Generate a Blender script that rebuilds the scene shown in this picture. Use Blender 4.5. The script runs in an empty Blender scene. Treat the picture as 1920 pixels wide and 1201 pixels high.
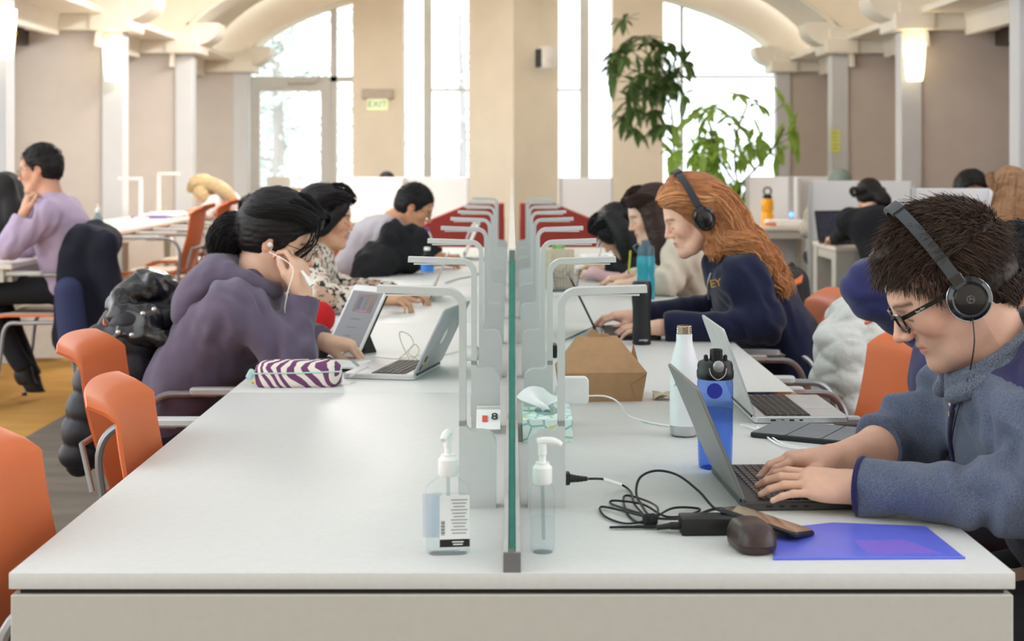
import bpy, bmesh, math, random
import numpy as np
from mathutils import Vector, Matrix, Euler

random.seed(7); RNG = np.random.default_rng(7)
SC = bpy.context.scene
COL = SC.collection

# ------------------------------------------------------------------ camera, sky, light, exposure
FPX, VPX, HZN, CAMZ, TAB = 2780.0, 960.0, 300.0, 1.36, 0.74
cam_d = bpy.data.cameras.new('camera'); cam = bpy.data.objects.new('camera', cam_d); COL.objects.link(cam)
cam.location = (0, 0, CAMZ); cam.rotation_euler = (math.pi/2, 0, 0)
cam_d.sensor_width = 36.0; cam_d.lens = FPX/1920*36.0
cam_d.shift_x = 0.0; cam_d.shift_y = -(600.5-HZN)/1920.0
cam_d.clip_start = 0.05; cam_d.clip_end = 200
cam_d.dof.use_dof = True; cam_d.dof.focus_distance = 3.1; cam_d.dof.aperture_fstop = 5.6
SC.camera = cam
world = bpy.data.worlds.new('overcast_sky'); SC.world = world; world.use_nodes = True
bg = world.node_tree.nodes['Background']; bg.inputs[0].default_value = (0.93, 0.97, 1.0, 1); bg.inputs[1].default_value = 2.4
vs = SC.view_settings; vs.view_transform = 'Standard'; vs.look = 'None'; vs.gamma = 1.0; vs.use_curve_mapping = False
vs.exposure = 0.34
SC.cycles.use_denoising = True
SC.cycles.max_bounces = 8; SC.cycles.transparent_max_bounces = 24; SC.cycles.transmission_bounces = 10
SC.cycles.caustics_reflective = False; SC.cycles.caustics_refractive = False
SC.cycles.sample_clamp_indirect = 6

def px(x, y, Y):
    """world point seen at photograph pixel (x, y) at depth Y"""
    return Vector(((x-VPX)*Y/FPX, Y, CAMZ-(y-HZN)*Y/FPX))
def tp(x, y, z=TAB):
    """point of the horizontal plane z seen at pixel (x, y)"""
    return px(x, y, FPX*(CAMZ-z)/(y-HZN))

# ------------------------------------------------------------------ materials
def lin(c):
    return tuple(((v/255)/12.92 if v <= 10.31 else (((v/255)+0.055)/1.055)**2.4) for v in c)
MATS = {}
def M(name, rgb, rough=0.5, metal=0.0, spec=0.5, var=None, bump=None, trans=0.0, ior=1.45, emit=None, vcol=False,
      sheen=0.0, sss=0.0, coat=0.0, alpha=1.0, tint2=None, stretch=(1,1,1)):
    if name in MATS: return MATS[name]
    m = bpy.data.materials.new(name); m.use_nodes = True; MATS[name] = m
    nt = m.node_tree; N = nt.nodes; L = nt.links; b = N['Principled BSDF']
    c = lin(rgb) + (1,)
    b.inputs['Base Color'].default_value = c; b.inputs['Roughness'].default_value = rough
    b.inputs['Metallic'].default_value = metal; b.inputs['Specular IOR Level'].default_value = spec
    b.inputs['IOR'].default_value = ior; b.inputs['Transmission Weight'].default_value = trans
    b.inputs['Sheen Weight'].default_value = sheen; b.inputs['Coat Weight'].default_value = coat
    b.inputs['Alpha'].default_value = alpha
    if sss:
        b.inputs['Subsurface Weight'].default_value = sss; b.inputs['Subsurface Radius'].default_value = (0.012, 0.005, 0.003)
        b.inputs['Subsurface Scale'].default_value = 1.0
    if emit:
        b.inputs['Emission Color'].default_value = lin(emit[0]) + (1,); b.inputs['Emission Strength'].default_value = emit[1]
    tc = N.new('ShaderNodeTexCoord'); mp = N.new('ShaderNodeMapping'); L.new(tc.outputs['Object'], mp.inputs[0])
    mp.inputs['Scale'].default_value = stretch
    src = None
    if vcol:
        at = N.new('ShaderNodeVertexColor'); at.layer_name = 'Col'; src = at.outputs[0]
    if var or tint2 or not vcol:
        sc, am = var or (14.0, 0.05)
        nz = N.new('ShaderNodeTexNoise'); nz.inputs['Scale'].default_value = sc; nz.inputs['Detail'].default_value = 4
        L.new(mp.outputs[0], nz.inputs['Vector'])
        mx = N.new('ShaderNodeMix'); mx.data_type = 'RGBA'; mx.blend_type = 'MIX' if tint2 else 'MULTIPLY'
        if tint2:
            rp = N.new('ShaderNodeValToRGB'); rp.color_ramp.elements[0].position = 0.5-am; rp.color_ramp.elements[1].position = 0.5+am
            L.new(nz.outputs[0], rp.inputs[0]); L.new(rp.outputs[0], mx.inputs[0])
            mx.inputs[7].default_value = lin(tint2)+(1,)
        else:
            mr = N.new('ShaderNodeMapRange'); mr.inputs[1].default_value = 0.3; mr.inputs[2].default_value = 0.7
            mr.inputs[3].default_value = 1-am; mr.inputs[4].default_value = 1+am
            L.new(nz.outputs[0], mr.inputs[0]); mx.inputs[0].default_value = 1.0
            L.new(mr.outputs[0], mx.inputs[7])
        if src: L.new(src, mx.inputs[6])
        else: mx.inputs[6].default_value = c
        L.new(mx.outputs[2], b.inputs['Base Color'])
    elif src: L.new(src, b.inputs['Base Color'])
    if bump:
        n2 = N.new('ShaderNodeTexNoise'); n2.inputs['Scale'].default_value = bump[0]; n2.inputs['Detail'].default_value = 3
        L.new(mp.outputs[0], n2.inputs['Vector'])
        bp = N.new('ShaderNodeBump'); bp.inputs['Strength'].default_value = bump[1]; bp.inputs['Distance'].default_value = 0.004
        L.new(n2.outputs[0], bp.inputs['Height']); L.new(bp.outputs[0], b.inputs['Normal'])
    return m
def glass(name, rgb, rough=0.02, ior=1.45, mixf=0.85):
    """thin clear material: mostly see-through with a fresnel gloss"""
    if name in MATS: return MATS[name]
    m = bpy.data.materials.new(name); m.use_nodes = True; MATS[name] = m
    nt = m.node_tree; N = nt.nodes; L = nt.links; N.remove(N['Principled BSDF'])
    t = N.new('ShaderNodeBsdfTransparent'); t.inputs[0].default_value = lin(rgb)+(1,)
    g = N.new('ShaderNodeBsdfGlossy'); g.inputs['Roughness'].default_value = rough
    lw = N.new('ShaderNodeLayerWeight'); lw.inputs[0].default_value = 0.5
    fr = N.new('ShaderNodeMath'); fr.operation = 'POWER'; L.new(lw.outputs['Facing'], fr.inputs[0]); fr.inputs[1].default_value = 4.0
    mu = N.new('ShaderNodeMath'); mu.operation = 'MULTIPLY_ADD'; L.new(fr.outputs[0], mu.inputs[0]); mu.inputs[1].default_value = min(0.8, (ior-1)*1.5); mu.inputs[2].default_value = ((ior-1)/(ior+1))**2
    mx = N.new('ShaderNodeMixShader'); L.new(mu.outputs[0], mx.inputs[0]); L.new(t.outputs[0], mx.inputs[1]); L.new(g.outputs[0], mx.inputs[2])
    L.new(mx.outputs[0], N['Material Output'].inputs[0])
    return m

# ------------------------------------------------------------------ mesh builder
def rot_to(d, up=(0, 0, 1)):
    z = Vector(d).normalized(); u = Vector(up)
    if abs(z.dot(u)) > 0.99: u = Vector((0, 1, 0))
    x = u.cross(z).normalized(); y = z.cross(x)
    return Matrix((x, y, z)).transposed()
def smooth_path(pts, n=6, closed=False):
    P = [Vector(p) for p in pts]; out = []; m = len(P)
    for i in range(m if closed else m-1):
        a = P[(i-1) % m] if (closed or i) else P[0]; b = P[i]; c = P[(i+1) % m]
        d = P[(i+2) % m] if (closed or i+2 < m) else P[-1]
        for k in range(n):
            t = k/n
            out.append(0.5*((2*b)+(c-a)*t+(2*a-5*b+4*c-d)*t*t+(3*b-a-3*c+d)*t**3))
    if not closed: out.append(P[-1])
    return out
def rrect(w, h, r, n=4):
    """rounded rectangle outline, counter-clockwise, centred"""
    out = []
    for cx, cy, a0 in ((w/2-r, h/2-r, 0), (-w/2+r, h/2-r, 90), (-w/2+r, -h/2+r, 180), (w/2-r, -h/2+r, 270)):
        for k in range(n+1):
            a = math.radians(a0+90*k/n); out.append((cx+r*math.cos(a), cy+r*math.sin(a)))
    return out
class MB:
    def __init__(s): s.v = []; s.f = []; s.m = []; s.mi = 0
    def add(s, V, F):
        o = len(s.v); s.v += [tuple(p) for p in V]; s.f += [tuple(i+o for i in f) for f in F]; s.m += [s.mi]*len(F); return s
    def mat(s, i): s.mi = i; return s
    def box(s, c, d, R=None, bev=0.0, seg=1):
        bm = bmesh.new(); bmesh.ops.create_cube(bm, size=1.0)
        for v in bm.verts: v.co = Vector((v.co.x*d[0], v.co.y*d[1], v.co.z*d[2]))
        if bev: bmesh.ops.bevel(bm, geom=bm.edges[:], offset=bev, segments=seg, affect='EDGES', profile=0.5)
        R = R or Matrix.Identity(3); c = Vector(c)
        bm.verts.index_update()
        V = [R @ v.co + c for v in bm.verts]; F = [[v.index for v in f.verts] for f in bm.faces]; bm.free()
        return s.add(V, F)
    def bar(s, a, b, w, h, up=(0, 0, 1), bev=0.0):
        a = Vector(a); b = Vector(b); R = rot_to(b-a, up)
        return s.box((a+b)/2, (w, h, (b-a).length), R, bev)
    def tube(s, pts, r, n=8, closed=False, caps=True, flat=None):
        P = [Vector(p) for p in pts]; m = len(P); V = []; F = []
        rs = r if isinstance(r, (list, tuple)) else [r]*m
        nrm = None
        for i in range(m):
            a = P[i-1] if (i or closed) else P[0]; b = P[(i+1) % m] if (i < m-1 or closed) else P[-1]
            t = (b-a)
            if t.length < 1e-9: t = Vector((0, 0, 1))
            t.normalize()
            if nrm is None:
                nrm = t.orthogonal().normalized() if flat is None else (Vector(flat)-t*Vector(flat).dot(t)).normalized()
            else:
                nrm = (nrm - t*nrm.dot(t)); nrm = nrm.normalized() if nrm.length > 1e-6 else t.orthogonal().normalized()
            bn = t.cross(nrm)
            for k in range(n):
                a2 = 2*math.pi*k/n
                V.append(P[i]+(nrm*math.cos(a2)+bn*math.sin(a2))*rs[i])
        for i in range(m if closed else m-1):
            j = (i+1) % m
            for k in range(n):
                l = (k+1) % n; F.append((i*n+k, i*n+l, j*n+l, j*n+k))
        if caps and not closed:
            F.append(tuple(range(n))[::-1]); F.append(tuple((m-1)*n+k for k in range(n)))
        return s.add(V, F)
    def ribbon(s, pts, w, h, side):
        """rectangular bar swept along a path; side = width direction"""
        P = [Vector(p) for p in pts]; m = len(P); V = []; F = []; sd = Vector(side).normalized()
        for i in range(m):
            t = (P[min(i+1, m-1)]-P[max(i-1, 0)]).normalized(); u = t.cross(sd).normalized()
            for a, b in ((-1, -1), (1, -1), (1, 1), (-1, 1)): V.append(P[i]+sd*(a*w/2)+u*(b*h/2))
        for i in range(m-1):
            for k in range(4): l = (k+1) % 4; F.append((i*4+k, i*4+l, i*4+4+l, i*4+4+k))
        F.append((3, 2, 1, 0)); F.append(tuple((m-1)*4+k for k in range(4)))
        return s.add(V, F)
    def lathe(s, prof, n=28, c=(0, 0, 0), R=None, sx=1.0, sy=1.0, caps=True, mod=None):
        V = []; F = []; m = len(prof); c = Vector(c); R = R or Matrix.Identity(3)
        for i, (r, z) in enumerate(prof):
            for k in range(n):
                a = 2*math.pi*k/n; rr = r*(mod(a, z) if mod else 1)
                V.append(c+R @ Vector((rr*math.cos(a)*sx, rr*math.sin(a)*sy, z)))
        for i in range(m-1):
            for k in range(n): l = (k+1) % n; F.append((i*n+k, i*n+l, (i+1)*n+l, (i+1)*n+k))
        if caps:
            if prof[0][0] > 1e-6: F.append(tuple(range(n))[::-1])
            if prof[-1][0] > 1e-6: F.append(tuple((m-1)*n+k for k in range(n)))
        return s.add(V, F)
    def prism(s, poly, h0, h1, R=None, c=(0, 0, 0), ch=0.0):
        """polygon (x, y) extruded along z from h0 to h1, ends chamfered by ch"""
        R = R or Matrix.Identity(3); c = Vector(c); n = len(poly)
        cx = sum(p[0] for p in poly)/n; cy = sum(p[1] for p in poly)/n
        w = max(p[0] for p in poly)-min(p[0] for p in poly); h = max(p[1] for p in poly)-min(p[1] for p in poly)
        fx = 1-2*ch/max(w, 1e-6); fy = 1-2*ch/max(h, 1e-6)
        L = [(h0, 1, 1), (h1, 1, 1)] if not ch else [(h0, fx, fy), (h0+ch, 1, 1), (h1-ch, 1, 1), (h1, fx, fy)]
        V = []; F = []
        for z, a, b in L:
            for x, y in poly: V.append(c+R @ Vector((cx+(x-cx)*a, cy+(y-cy)*b, z)))
        for i in range(len(L)-1):
            for k in range(n): l = (k+1) % n; F.append((i*n+k, i*n+l, (i+1)*n+l, (i+1)*n+k))
        F.append(tuple(range(n))[::-1]); F.append(tuple((len(L)-1)*n+k for k in range(n)))
        return s.add(V, F)
    def sheet(s, fn, nu, nv, th=0.0):
        """surface fn(u, v) for u, v in 0..1, thickened along its normals by th"""
        P = [[Vector(fn(i/nu, j/nv)) for j in range(nv+1)] for i in range(nu+1)]
        def nor(i, j):
            a = P[min(i+1, nu)][j]-P[max(i-1, 0)][j]; b = P[i][min(j+1, nv)]-P[i][max(j-1, 0)]
            c = a.cross(b); return c.normalized() if c.length > 1e-12 else Vector((0, 0, 1))
        w = nv+1; V = [P[i][j] for i in range(nu+1) for j in range(nv+1)]; F = []
        for i in range(nu):
            for j in range(nv): F.append((i*w+j, (i+1)*w+j, (i+1)*w+j+1, i*w+j+1))
        if th:
            o = len(V); V += [P[i][j]-nor(i, j)*th for i in range(nu+1) for j in range(nv+1)]
            for i in range(nu):
                for j in range(nv): F.append((o+i*w+j, o+i*w+j+1, o+(i+1)*w+j+1, o+(i+1)*w+j))
            for i in range(nu): F.append((i*w, o+i*w, o+(i+1)*w, (i+1)*w)); F.append((i*w+nv, (i+1)*w+nv, o+(i+1)*w+nv, o+i*w+nv))
            for j in range(nv): F.append((j, j+1, o+j+1, o+j)); F.append((nu*w+j, o+nu*w+j, o+nu*w+j+1, nu*w+j+1))
        return s.add(V, F)
    def sphere(s, c, r, nu=16, nv=10, R=None):
        r = (r, r, r) if not isinstance(r, (tuple, list)) else r
        prof = [(math.sin(math.pi*i/nv), -math.cos(math.pi*i/nv)) for i in range(nv+1)]
        R = R or Matrix.Identity(3); R2 = R @ Matrix.Diagonal(Vector(r))
        return s.lathe(prof, nu, c, R2, caps=False)
    def data(s, name, mats, ang=35):
        me = bpy.data.meshes.new(name); me.from_pydata(s.v, [], s.f)
        mats = mats if isinstance(mats, (list, tuple)) else [mats]
        for m in mats: me.materials.append(m)
        if len(mats) > 1: me.polygons.foreach_set('material_index', s.m)
        me.validate()
        bm = bmesh.new(); bm.from_mesh(me); bmesh.ops.remove_doubles(bm, verts=bm.verts, dist=1e-6)
        bmesh.ops.recalc_face_normals(bm, faces=bm.faces); bm.to_mesh(me); bm.free()
        me.polygons.foreach_set('use_smooth', [True]*len(me.polygons)); me.set_sharp_from_angle(angle=math.radians(ang))
        return me
    def build(s, name, mats, parent=None, ang=35, loc=None, rz=0.0, R=None):
        return link(name, s.data(name, mats, ang), parent, loc, rz, R)
def link(name, me, parent=None, loc=None, rz=0.0, R=None):
    o = bpy.data.objects.new(name, me); COL.objects.link(o)
    if parent is not None: o.parent = parent
    if R is not None:
        M4 = R.to_4x4(); M4.translation = Vector(loc or (0, 0, 0)); o.matrix_local = M4
    else:
        if loc is not None: o.location = loc
        o.rotation_euler = (0, 0, rz)
    return o
def empty(name, loc=(0, 0, 0), rz=0.0, R=None):
    o = bpy.data.objects.new(name, None); o.empty_display_size = 0.1; COL.objects.link(o)
    o.location = loc; o.rotation_euler = (0, 0, rz)
    if R is not None: o.rotation_euler = R.to_euler()
    return o
def tag(o, label=None, cat=None, group=None, kind=None):
    if label: o['label'] = label
    if cat: o['category'] = cat
    if group: o['group'] = group
    if kind: o['kind'] = kind
    return o
def thing(name, label, cat, loc=(0, 0, 0), rz=0.0, group=None, R=None):
    return tag(empty(name, loc, rz, R), label, cat, group)
def struct(name, mb, mat, parent=None, ang=35):
    o = mb.build(name, mat, parent, ang)
    if parent is None: o['kind'] = 'structure'
    return o
def copy_tree(o, parent=None):
    c = o.copy(); COL.objects.link(c); c.parent = parent
    if parent is not None: c.matrix_parent_inverse = o.matrix_parent_inverse.copy()
    for ch in o.children: copy_tree(ch, c)
    return c
def text_mesh(body, size, align='CENTER', extrude=0.0004):
    cu = bpy.data.curves.new('lettering', 'FONT'); cu.body = body; cu.size = size; cu.align_x = align; cu.align_y = 'CENTER'
    cu.extrude = extrude; cu.resolution_u = 3
    t = bpy.data.objects.new('lettering', cu); COL.objects.link(t)
    dg = bpy.context.evaluated_depsgraph_get()
    me = bpy.data.meshes.new_from_object(t.evaluated_get(dg)); bpy.data.objects.remove(t); return me
def text(body, size, mat, parent, loc, R, name='lettering'):
    me = text_mesh(body, size); me.materials.clear(); me.materials.append(mat)
    return link(name, me, parent, loc, R=R)

# ------------------------------------------------------------------ implicit surfaces for bodies, clothes and hair
def vnoise(P, seed=0):
    """vectorised 3-d value noise, -1..1"""
    I = np.floor(P).astype(np.int64); f = P-I; f = f*f*(3-2*f)
    def h(i, j, k):
        n = (i*374761393+j*668265263+k*2147483647+seed*974711) & 0x7fffffff
        n = ((n ^ (n >> 13))*1274126177) & 0x7fffffff
        return ((n ^ (n >> 16)) & 0xffff)/32767.5-1
    r = 0
    for a in (0, 1):
        for b in (0, 1):
            for c in (0, 1):
                r = r+h(I[:, 0]+a, I[:, 1]+b, I[:, 2]+c)*(f[:, 0] if a else 1-f[:, 0])*(f[:, 1] if b else 1-f[:, 1])*(f[:, 2] if c else 1-f[:, 2])
    return r
class Field:
    def __init__(s): s.ops = []
    def cone(s, a, b, r1, r2=None, k=0.02, sub=False):
        s.ops.append(('cone', np.array(a, float), np.array(b, float), r1, r1 if r2 is None else r2, k, sub)); return s
    def chain(s, pts, rs, k=0.02):
        for i in range(len(pts)-1): s.cone(pts[i], pts[i+1], rs[i], rs[i+1], k)
        return s
    def ell(s, c, r, R=None, k=0.02, sub=False):
        s.ops.append(('ell', np.array(c, float), np.array(r, float), np.eye(3) if R is None else np.array(R, float), None, k, sub)); return s
    def econe(s, a, b, w, r1, r2, k=0.03):
        s.ops.append(('econe', np.array(a, float), np.array(b, float), np.array(w, float), (r1, r2), k, False)); return s
    def cut(s, p, n, rad):
        s.ops.append(('cut', np.array(p, float), np.array(n, float)/np.linalg.norm(n), rad, None, 0, True)); return s
    def bounds(s, o):
        t = o[0]
        if t == 'cone': m = max(o[3], o[4]); return np.minimum(o[1], o[2])-m, np.maximum(o[1], o[2])+m
        if t == 'ell': e = np.abs(o[3]) @ o[2]; return o[1]-e, o[1]+e
        if t == 'econe': m = max(max(o[4][0]), max(o[4][1])); return np.minimum(o[1], o[2])-m, np.maximum(o[1], o[2])+m
        return o[1]-o[3], o[1]+o[3]
    def mesh(s, res, lo=None, hi=None):
        B = [s.bounds(o) for o in s.ops if not o[6]]
        l = np.min([b[0] for b in B], 0)-3*res; h = np.max([b[1] for b in B], 0)+3*res
        if lo is not None: l = np.maximum(l, np.array(lo, float)); h = np.minimum(h, np.array(hi, float))
        n = np.maximum(np.ceil((h-l)/res).astype(int)+1, 2)
        F = np.full(n, 0.06, np.float32)
        ax = [l[i]+res*np.arange(n[i]) for i in range(3)]
        for o in s.ops:
            bl, bh = s.bounds(o); k = o[5]; mg = k+2.5*res if o[0] != 'cut' else 0
            i0 = np.clip(np.floor((bl-mg-l)/res).astype(int), 0, n); i1 = np.clip(np.ceil((bh+mg-l)/res).astype(int)+1, 0, n)
            if np.any(i1 <= i0): continue
            sl = tuple(slice(i0[i], i1[i]) for i in range(3))
            X = ax[0][sl[0]][:, None, None]; Y = ax[1][sl[1]][None, :, None]; Z = ax[2][sl[2]][None, None, :]
            G = F[sl]
            if o[0] == 'cone':
                a, b = o[1], o[2]; d = b-a; dd = max(d @ d, 1e-12)
                t = np.clip(((X-a[0])*d[0]+(Y-a[1])*d[1]+(Z-a[2])*d[2])/dd, 0, 1)
                D = np.sqrt((X-a[0]-t*d[0])**2+(Y-a[1]-t*d[1])**2+(Z-a[2]-t*d[2])**2)-(o[3]+(o[4]-o[3])*t)
            elif o[0] == 'ell':
                c, r, R = o[1], o[2], o[3]
                q = [((X-c[0])*R[0, i]+(Y-c[1])*R[1, i]+(Z-c[2])*R[2, i])/r[i] for i in range(3)]
                k0 = np.sqrt(q[0]**2+q[1]**2+q[2]**2)
                k1 = np.sqrt((q[0]/r[0])**2+(q[1]/r[1])**2+(q[2]/r[2])**2)
                D = k0*(k0-1)/np.maximum(k1, 1e-6)
            elif o[0] == 'econe':
                a, b, w, (r1, r2) = o[1], o[2], o[3], o[4]; d = b-a; dd = max(d @ d, 1e-12)
                t = np.clip(((X-a[0])*d[0]+(Y-a[1])*d[1]+(Z-a[2])*d[2])/dd, 0, 1)
                qx, qy, qz = X-a[0]-t*d[0], Y-a[1]-t*d[1], Z-a[2]-t*d[2]
                lw = qx*w[0]+qy*w[1]+qz*w[2]; rest = np.maximum(qx*qx+qy*qy+qz*qz-lw*lw, 0)
                rw = r1[0]+(r2[0]-r1[0])*t; rd = r1[1]+(r2[1]-r1[1])*t
                k0 = np.sqrt((lw/rw)**2+rest/rd**2); k1 = np.sqrt((lw/rw**2)**2+rest/rd**4)
                D = k0*(k0-1)/np.maximum(k1, 1e-6)
            else:
                c, nn, rad = o[1], o[2], o[3]
                D = (X-c[0])*nn[0]+(Y-c[1])*nn[1]+(Z-c[2])*nn[2]
                ins = (X-c[0])**2+(Y-c[1])**2+(Z-c[2])**2 < rad*rad
                F[sl] = np.where(ins, np.maximum(G, D), G); continue
            if o[6]:
                D = -D; hh = np.maximum(k-np.abs(G-D), 0)/max(k, 1e-6); F[sl] = np.maximum(G, D)+hh*hh*k/4
            else:
                hh = np.maximum(k-np.abs(G-D), 0)/max(k, 1e-6); F[sl] = np.minimum(G, D)-hh*hh*k/4
        return surfnet(F, l, res)
def surfnet(F, lo, res):
    S = F < 0
    c = sum(S[a:F.shape[0]-1+a, b:F.shape[1]-1+b, d:F.shape[2]-1+d].astype(np.uint8) for a in (0, 1) for b in (0, 1) for d in (0, 1))
    act = (c > 0) & (c < 8); ijk = np.argwhere(act); idx = np.full(act.shape, -1, np.int64); idx[act] = np.arange(len(ijk))
    acc = np.zeros((len(ijk), 3)); cnt = np.zeros(len(ijk))
    cor = [np.array(q) for q in ((0,0,0),(1,0,0),(0,1,0),(1,1,0),(0,0,1),(1,0,1),(0,1,1),(1,1,1))]
    fv = [F[tuple((ijk+q).T)] for q in cor]
    for a, b in ((0,1),(2,3),(4,5),(6,7),(0,2),(1,3),(4,6),(5,7),(0,4),(1,5),(2,6),(3,7)):
        m = (fv[a] < 0) != (fv[b] < 0); t = fv[a]/np.where(m, fv[a]-fv[b], 1)
        acc += np.where(m[:, None], cor[a]+t[:, None]*(cor[b]-cor[a]), 0); cnt += m
    V = lo+res*(ijk+acc/np.maximum(cnt, 1)[:, None])
    Q = []
    for x in range(3):
        y, z = (x+1) % 3, (x+2) % 3
        A = [slice(None)]*3; B = [slice(None)]*3; A[x] = slice(0, -1); B[x] = slice(1, None)
        sa, sb = S[tuple(A)], S[tuple(B)]; e = np.argwhere(sa != sb)
        e = e[(e[:, y] > 0) & (e[:, z] > 0) & (e[:, y] < F.shape[y]-1) & (e[:, z] < F.shape[z]-1)]
        ins = sa[tuple(e.T)]
        oy = np.zeros(3, int); oy[y] = 1; oz = np.zeros(3, int); oz[z] = 1
        q = np.stack([idx[tuple((e-oy-oz).T)], idx[tuple((e-oz).T)], idx[tuple(e.T)], idx[tuple((e-oy).T)]], 1)
        q[~ins] = q[~ins][:, ::-1]; Q.append(q)
    return V, np.concatenate(Q)
def laplace(V, Q, it=2, lam=0.5):
    E = np.concatenate([Q[:, [0, 1]], Q[:, [1, 2]], Q[:, [2, 3]], Q[:, [3, 0]]])
    n = len(V); deg = np.bincount(E[:, 0], minlength=n)+np.bincount(E[:, 1], minlength=n)
    for _ in range(it):
        A = np.stack([np.bincount(E[:, 0], V[E[:, 1], i], n)+np.bincount(E[:, 1], V[E[:, 0], i], n) for i in range(3)], 1)
        V = V+lam*(A/np.maximum(deg, 1)[:, None]-V)
    return V
def normals(V, Q):
    fn = np.cross(V[Q[:, 2]]-V[Q[:, 0]], V[Q[:, 3]]-V[Q[:, 1]]); N = np.zeros_like(V)
    for j in range(Q.shape[1]):
        for i in range(3): N[:, i] += np.bincount(Q[:, j], fn[:, i], len(V))
    return N/np.maximum(np.linalg.norm(N, axis=1), 1e-12)[:, None]
def np_mesh(name, V, Q, mats, col=None, mi=None):
    me = bpy.data.meshes.new(name); n, f, k = len(V), len(Q), Q.shape[1]
    me.vertices.add(n); me.vertices.foreach_set('co', np.ascontiguousarray(V, np.float32).ravel())
    me.loops.add(f*k); me.loops.foreach_set('vertex_index', np.ascontiguousarray(Q, np.int32).ravel())
    me.polygons.add(f); me.polygons.foreach_set('loop_start', np.arange(0, f*k, k, dtype=np.int32))
    me.polygons.foreach_set('use_smooth', np.ones(f, bool))
    for m in (mats if isinstance(mats, (list, tuple)) else [mats]): me.materials.append(m)
    if mi is not None: me.polygons.foreach_set('material_index', np.asarray(mi, np.int32))
    me.update(calc_edges=True)
    if col is not None:
        ca = me.color_attributes.new('Col', 'FLOAT_COLOR', 'POINT')
        c4 = np.ones((n, 4), np.float32); c4[:, :3] = col; ca.data.foreach_set('color', c4.ravel())
    return me
def strands(P, r0, r1, rgb, jitter=0.25, name='hair', mat=None, parent=None, rng=RNG):
    """P: (N, K, 3) strand polylines -> one mesh of thin three-sided tubes with a shade per strand; returns V, Q, col"""
    N, K, _ = P.shape
    T = np.gradient(P, axis=1); T /= np.maximum(np.linalg.norm(T, axis=2), 1e-9)[..., None]
    ref = rng.normal(size=(N, 1, 3)); U = np.cross(T, ref); U /= np.maximum(np.linalg.norm(U, axis=2), 1e-9)[..., None]; W = np.cross(T, U)
    r = np.linspace(r0, r1, K)[None, :, None]
    V = np.stack([P+r*(U*math.cos(a)+W*math.sin(a)) for a in (0, 2.094, 4.189)], 2).reshape(-1, 3)
    b = (np.arange(N)[:, None, None]*K+np.arange(K-1)[None, :, None])*3+np.arange(3)[None, None, :]
    b2 = (np.arange(N)[:, None, None]*K+np.arange(K-1)[None, :, None])*3+((np.arange(3)+1) % 3)[None, None, :]
    Q = np.stack([b, b2, b2+3, b+3], -1).reshape(-1, 4)
    sh = np.repeat(1+jitter*rng.normal(size=N).clip(-1.8, 1.8), K*3)
    C = np.array(lin(rgb))[None, :]*sh[:, None]
    return V, Q, C.clip(0, 1)
def join(parts):
    Vs, Qs, Cs, o = [], [], [], 0
    for V, Q, C in parts:
        Vs.append(V); Qs.append(Q+o); Cs.append(np.broadcast_to(np.asarray(C, float), (len(V), 3))); o += len(V)
    return np.concatenate(Vs), np.concatenate(Qs), np.concatenate(Cs)

# ================================================================== THE ROOM
m_beige = M('beige_plaster', (244, 233, 216), 0.85, var=(3, 0.03), bump=(60, 0.05))
m_cream = M('cream_trim', (234, 228, 216), 0.7, var=(4, 0.02))
m_white = M('white_trim', (206, 207, 209), 0.6, var=(4, 0.02))
m_panel = M('taupe_wall_panel', (200, 190, 182), 0.9, var=(5, 0.03), bump=(140, 0.06))
m_pink = M('pale_pink_wall', (222, 198, 186), 0.85, var=(3, 0.03))
m_alu = M('grey_window_frame', (206, 207, 206), 0.4, metal=0.0, var=(8, 0.03))
m_pane = glass('window_glass', (250, 253, 252), 0.02, 1.3)
m_dark = M('dark_bronze', (70, 62, 56), 0.5, var=(8, 0.05))

# carpet: grey-brown with faint streaks; ochre carpet beyond the aisle line
def carpet(name, c1, c2, sc):
    m = M(name, c1, 0.95, spec=0.1, var=(sc, 0.28), tint2=c2, bump=(420, 0.5), stretch=(1.0, 3.2, 1.0)); return m
m_carpet = carpet('grey_brown_carpet', (124, 116, 106), (98, 90, 80), 2.2)
m_ochre = carpet('ochre_carpet', (196, 150, 84), (172, 128, 68), 2.0)
struct('floor', MB().box((1.8, 9.5, -0.05), (8.38, 27, 0.1)), m_carpet)
struct('floor', MB().box((-4.69, 9.5, -0.05), (4.6, 27, 0.1)), m_ochre)
struct('ground_outside', MB().box((0, 40, -0.35), (70, 33.8, 0.2)), M('pale_paving', (214, 214, 210), 0.9))

YC, YB, YA, YZ = 19.6, 16.2, 13.3, 10.2
PX = 3.50          # nave face of the piers
EA, EB, EZ = 3.72, 1.38, 2.38     # elliptical vault: half width, rise, springing height
def arch_plate(y0, y1, a, b, xo, ztop, n=40, zlow=None):
    """wall slab between y0 and y1 with an elliptical opening"""
    mb = MB(); pts = []
    for i in range(n+1):
        t = math.pi*(1-i/n); pts.append((a*math.cos(t), EZ+b*math.sin(t)))
    V = []; F = []
    for (x, z) in pts: V += [(x, y0, z), (x, y0, ztop), (x, y1, ztop), (x, y1, z)]
    for i in range(n):
        o = i*4; q = o+4
        F += [(o, q, q+1, o+1), (o+1, q+1, q+2, o+2), (o+2, q+2, q+3, o+3), (o+3, q+3, q, o)]
    F += [(0, 1, 2, 3), (n*4+3, n*4+2, n*4+1, n*4)]
    mb.add(V, F)
    for s in (-1, 1):
        zl = EZ if zlow is None else zlow
        mb.box((s*(a+xo)/2, (y0+y1)/2, (zl+ztop)/2), (xo-a, y1-y0, ztop-zl))
    return mb
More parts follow.
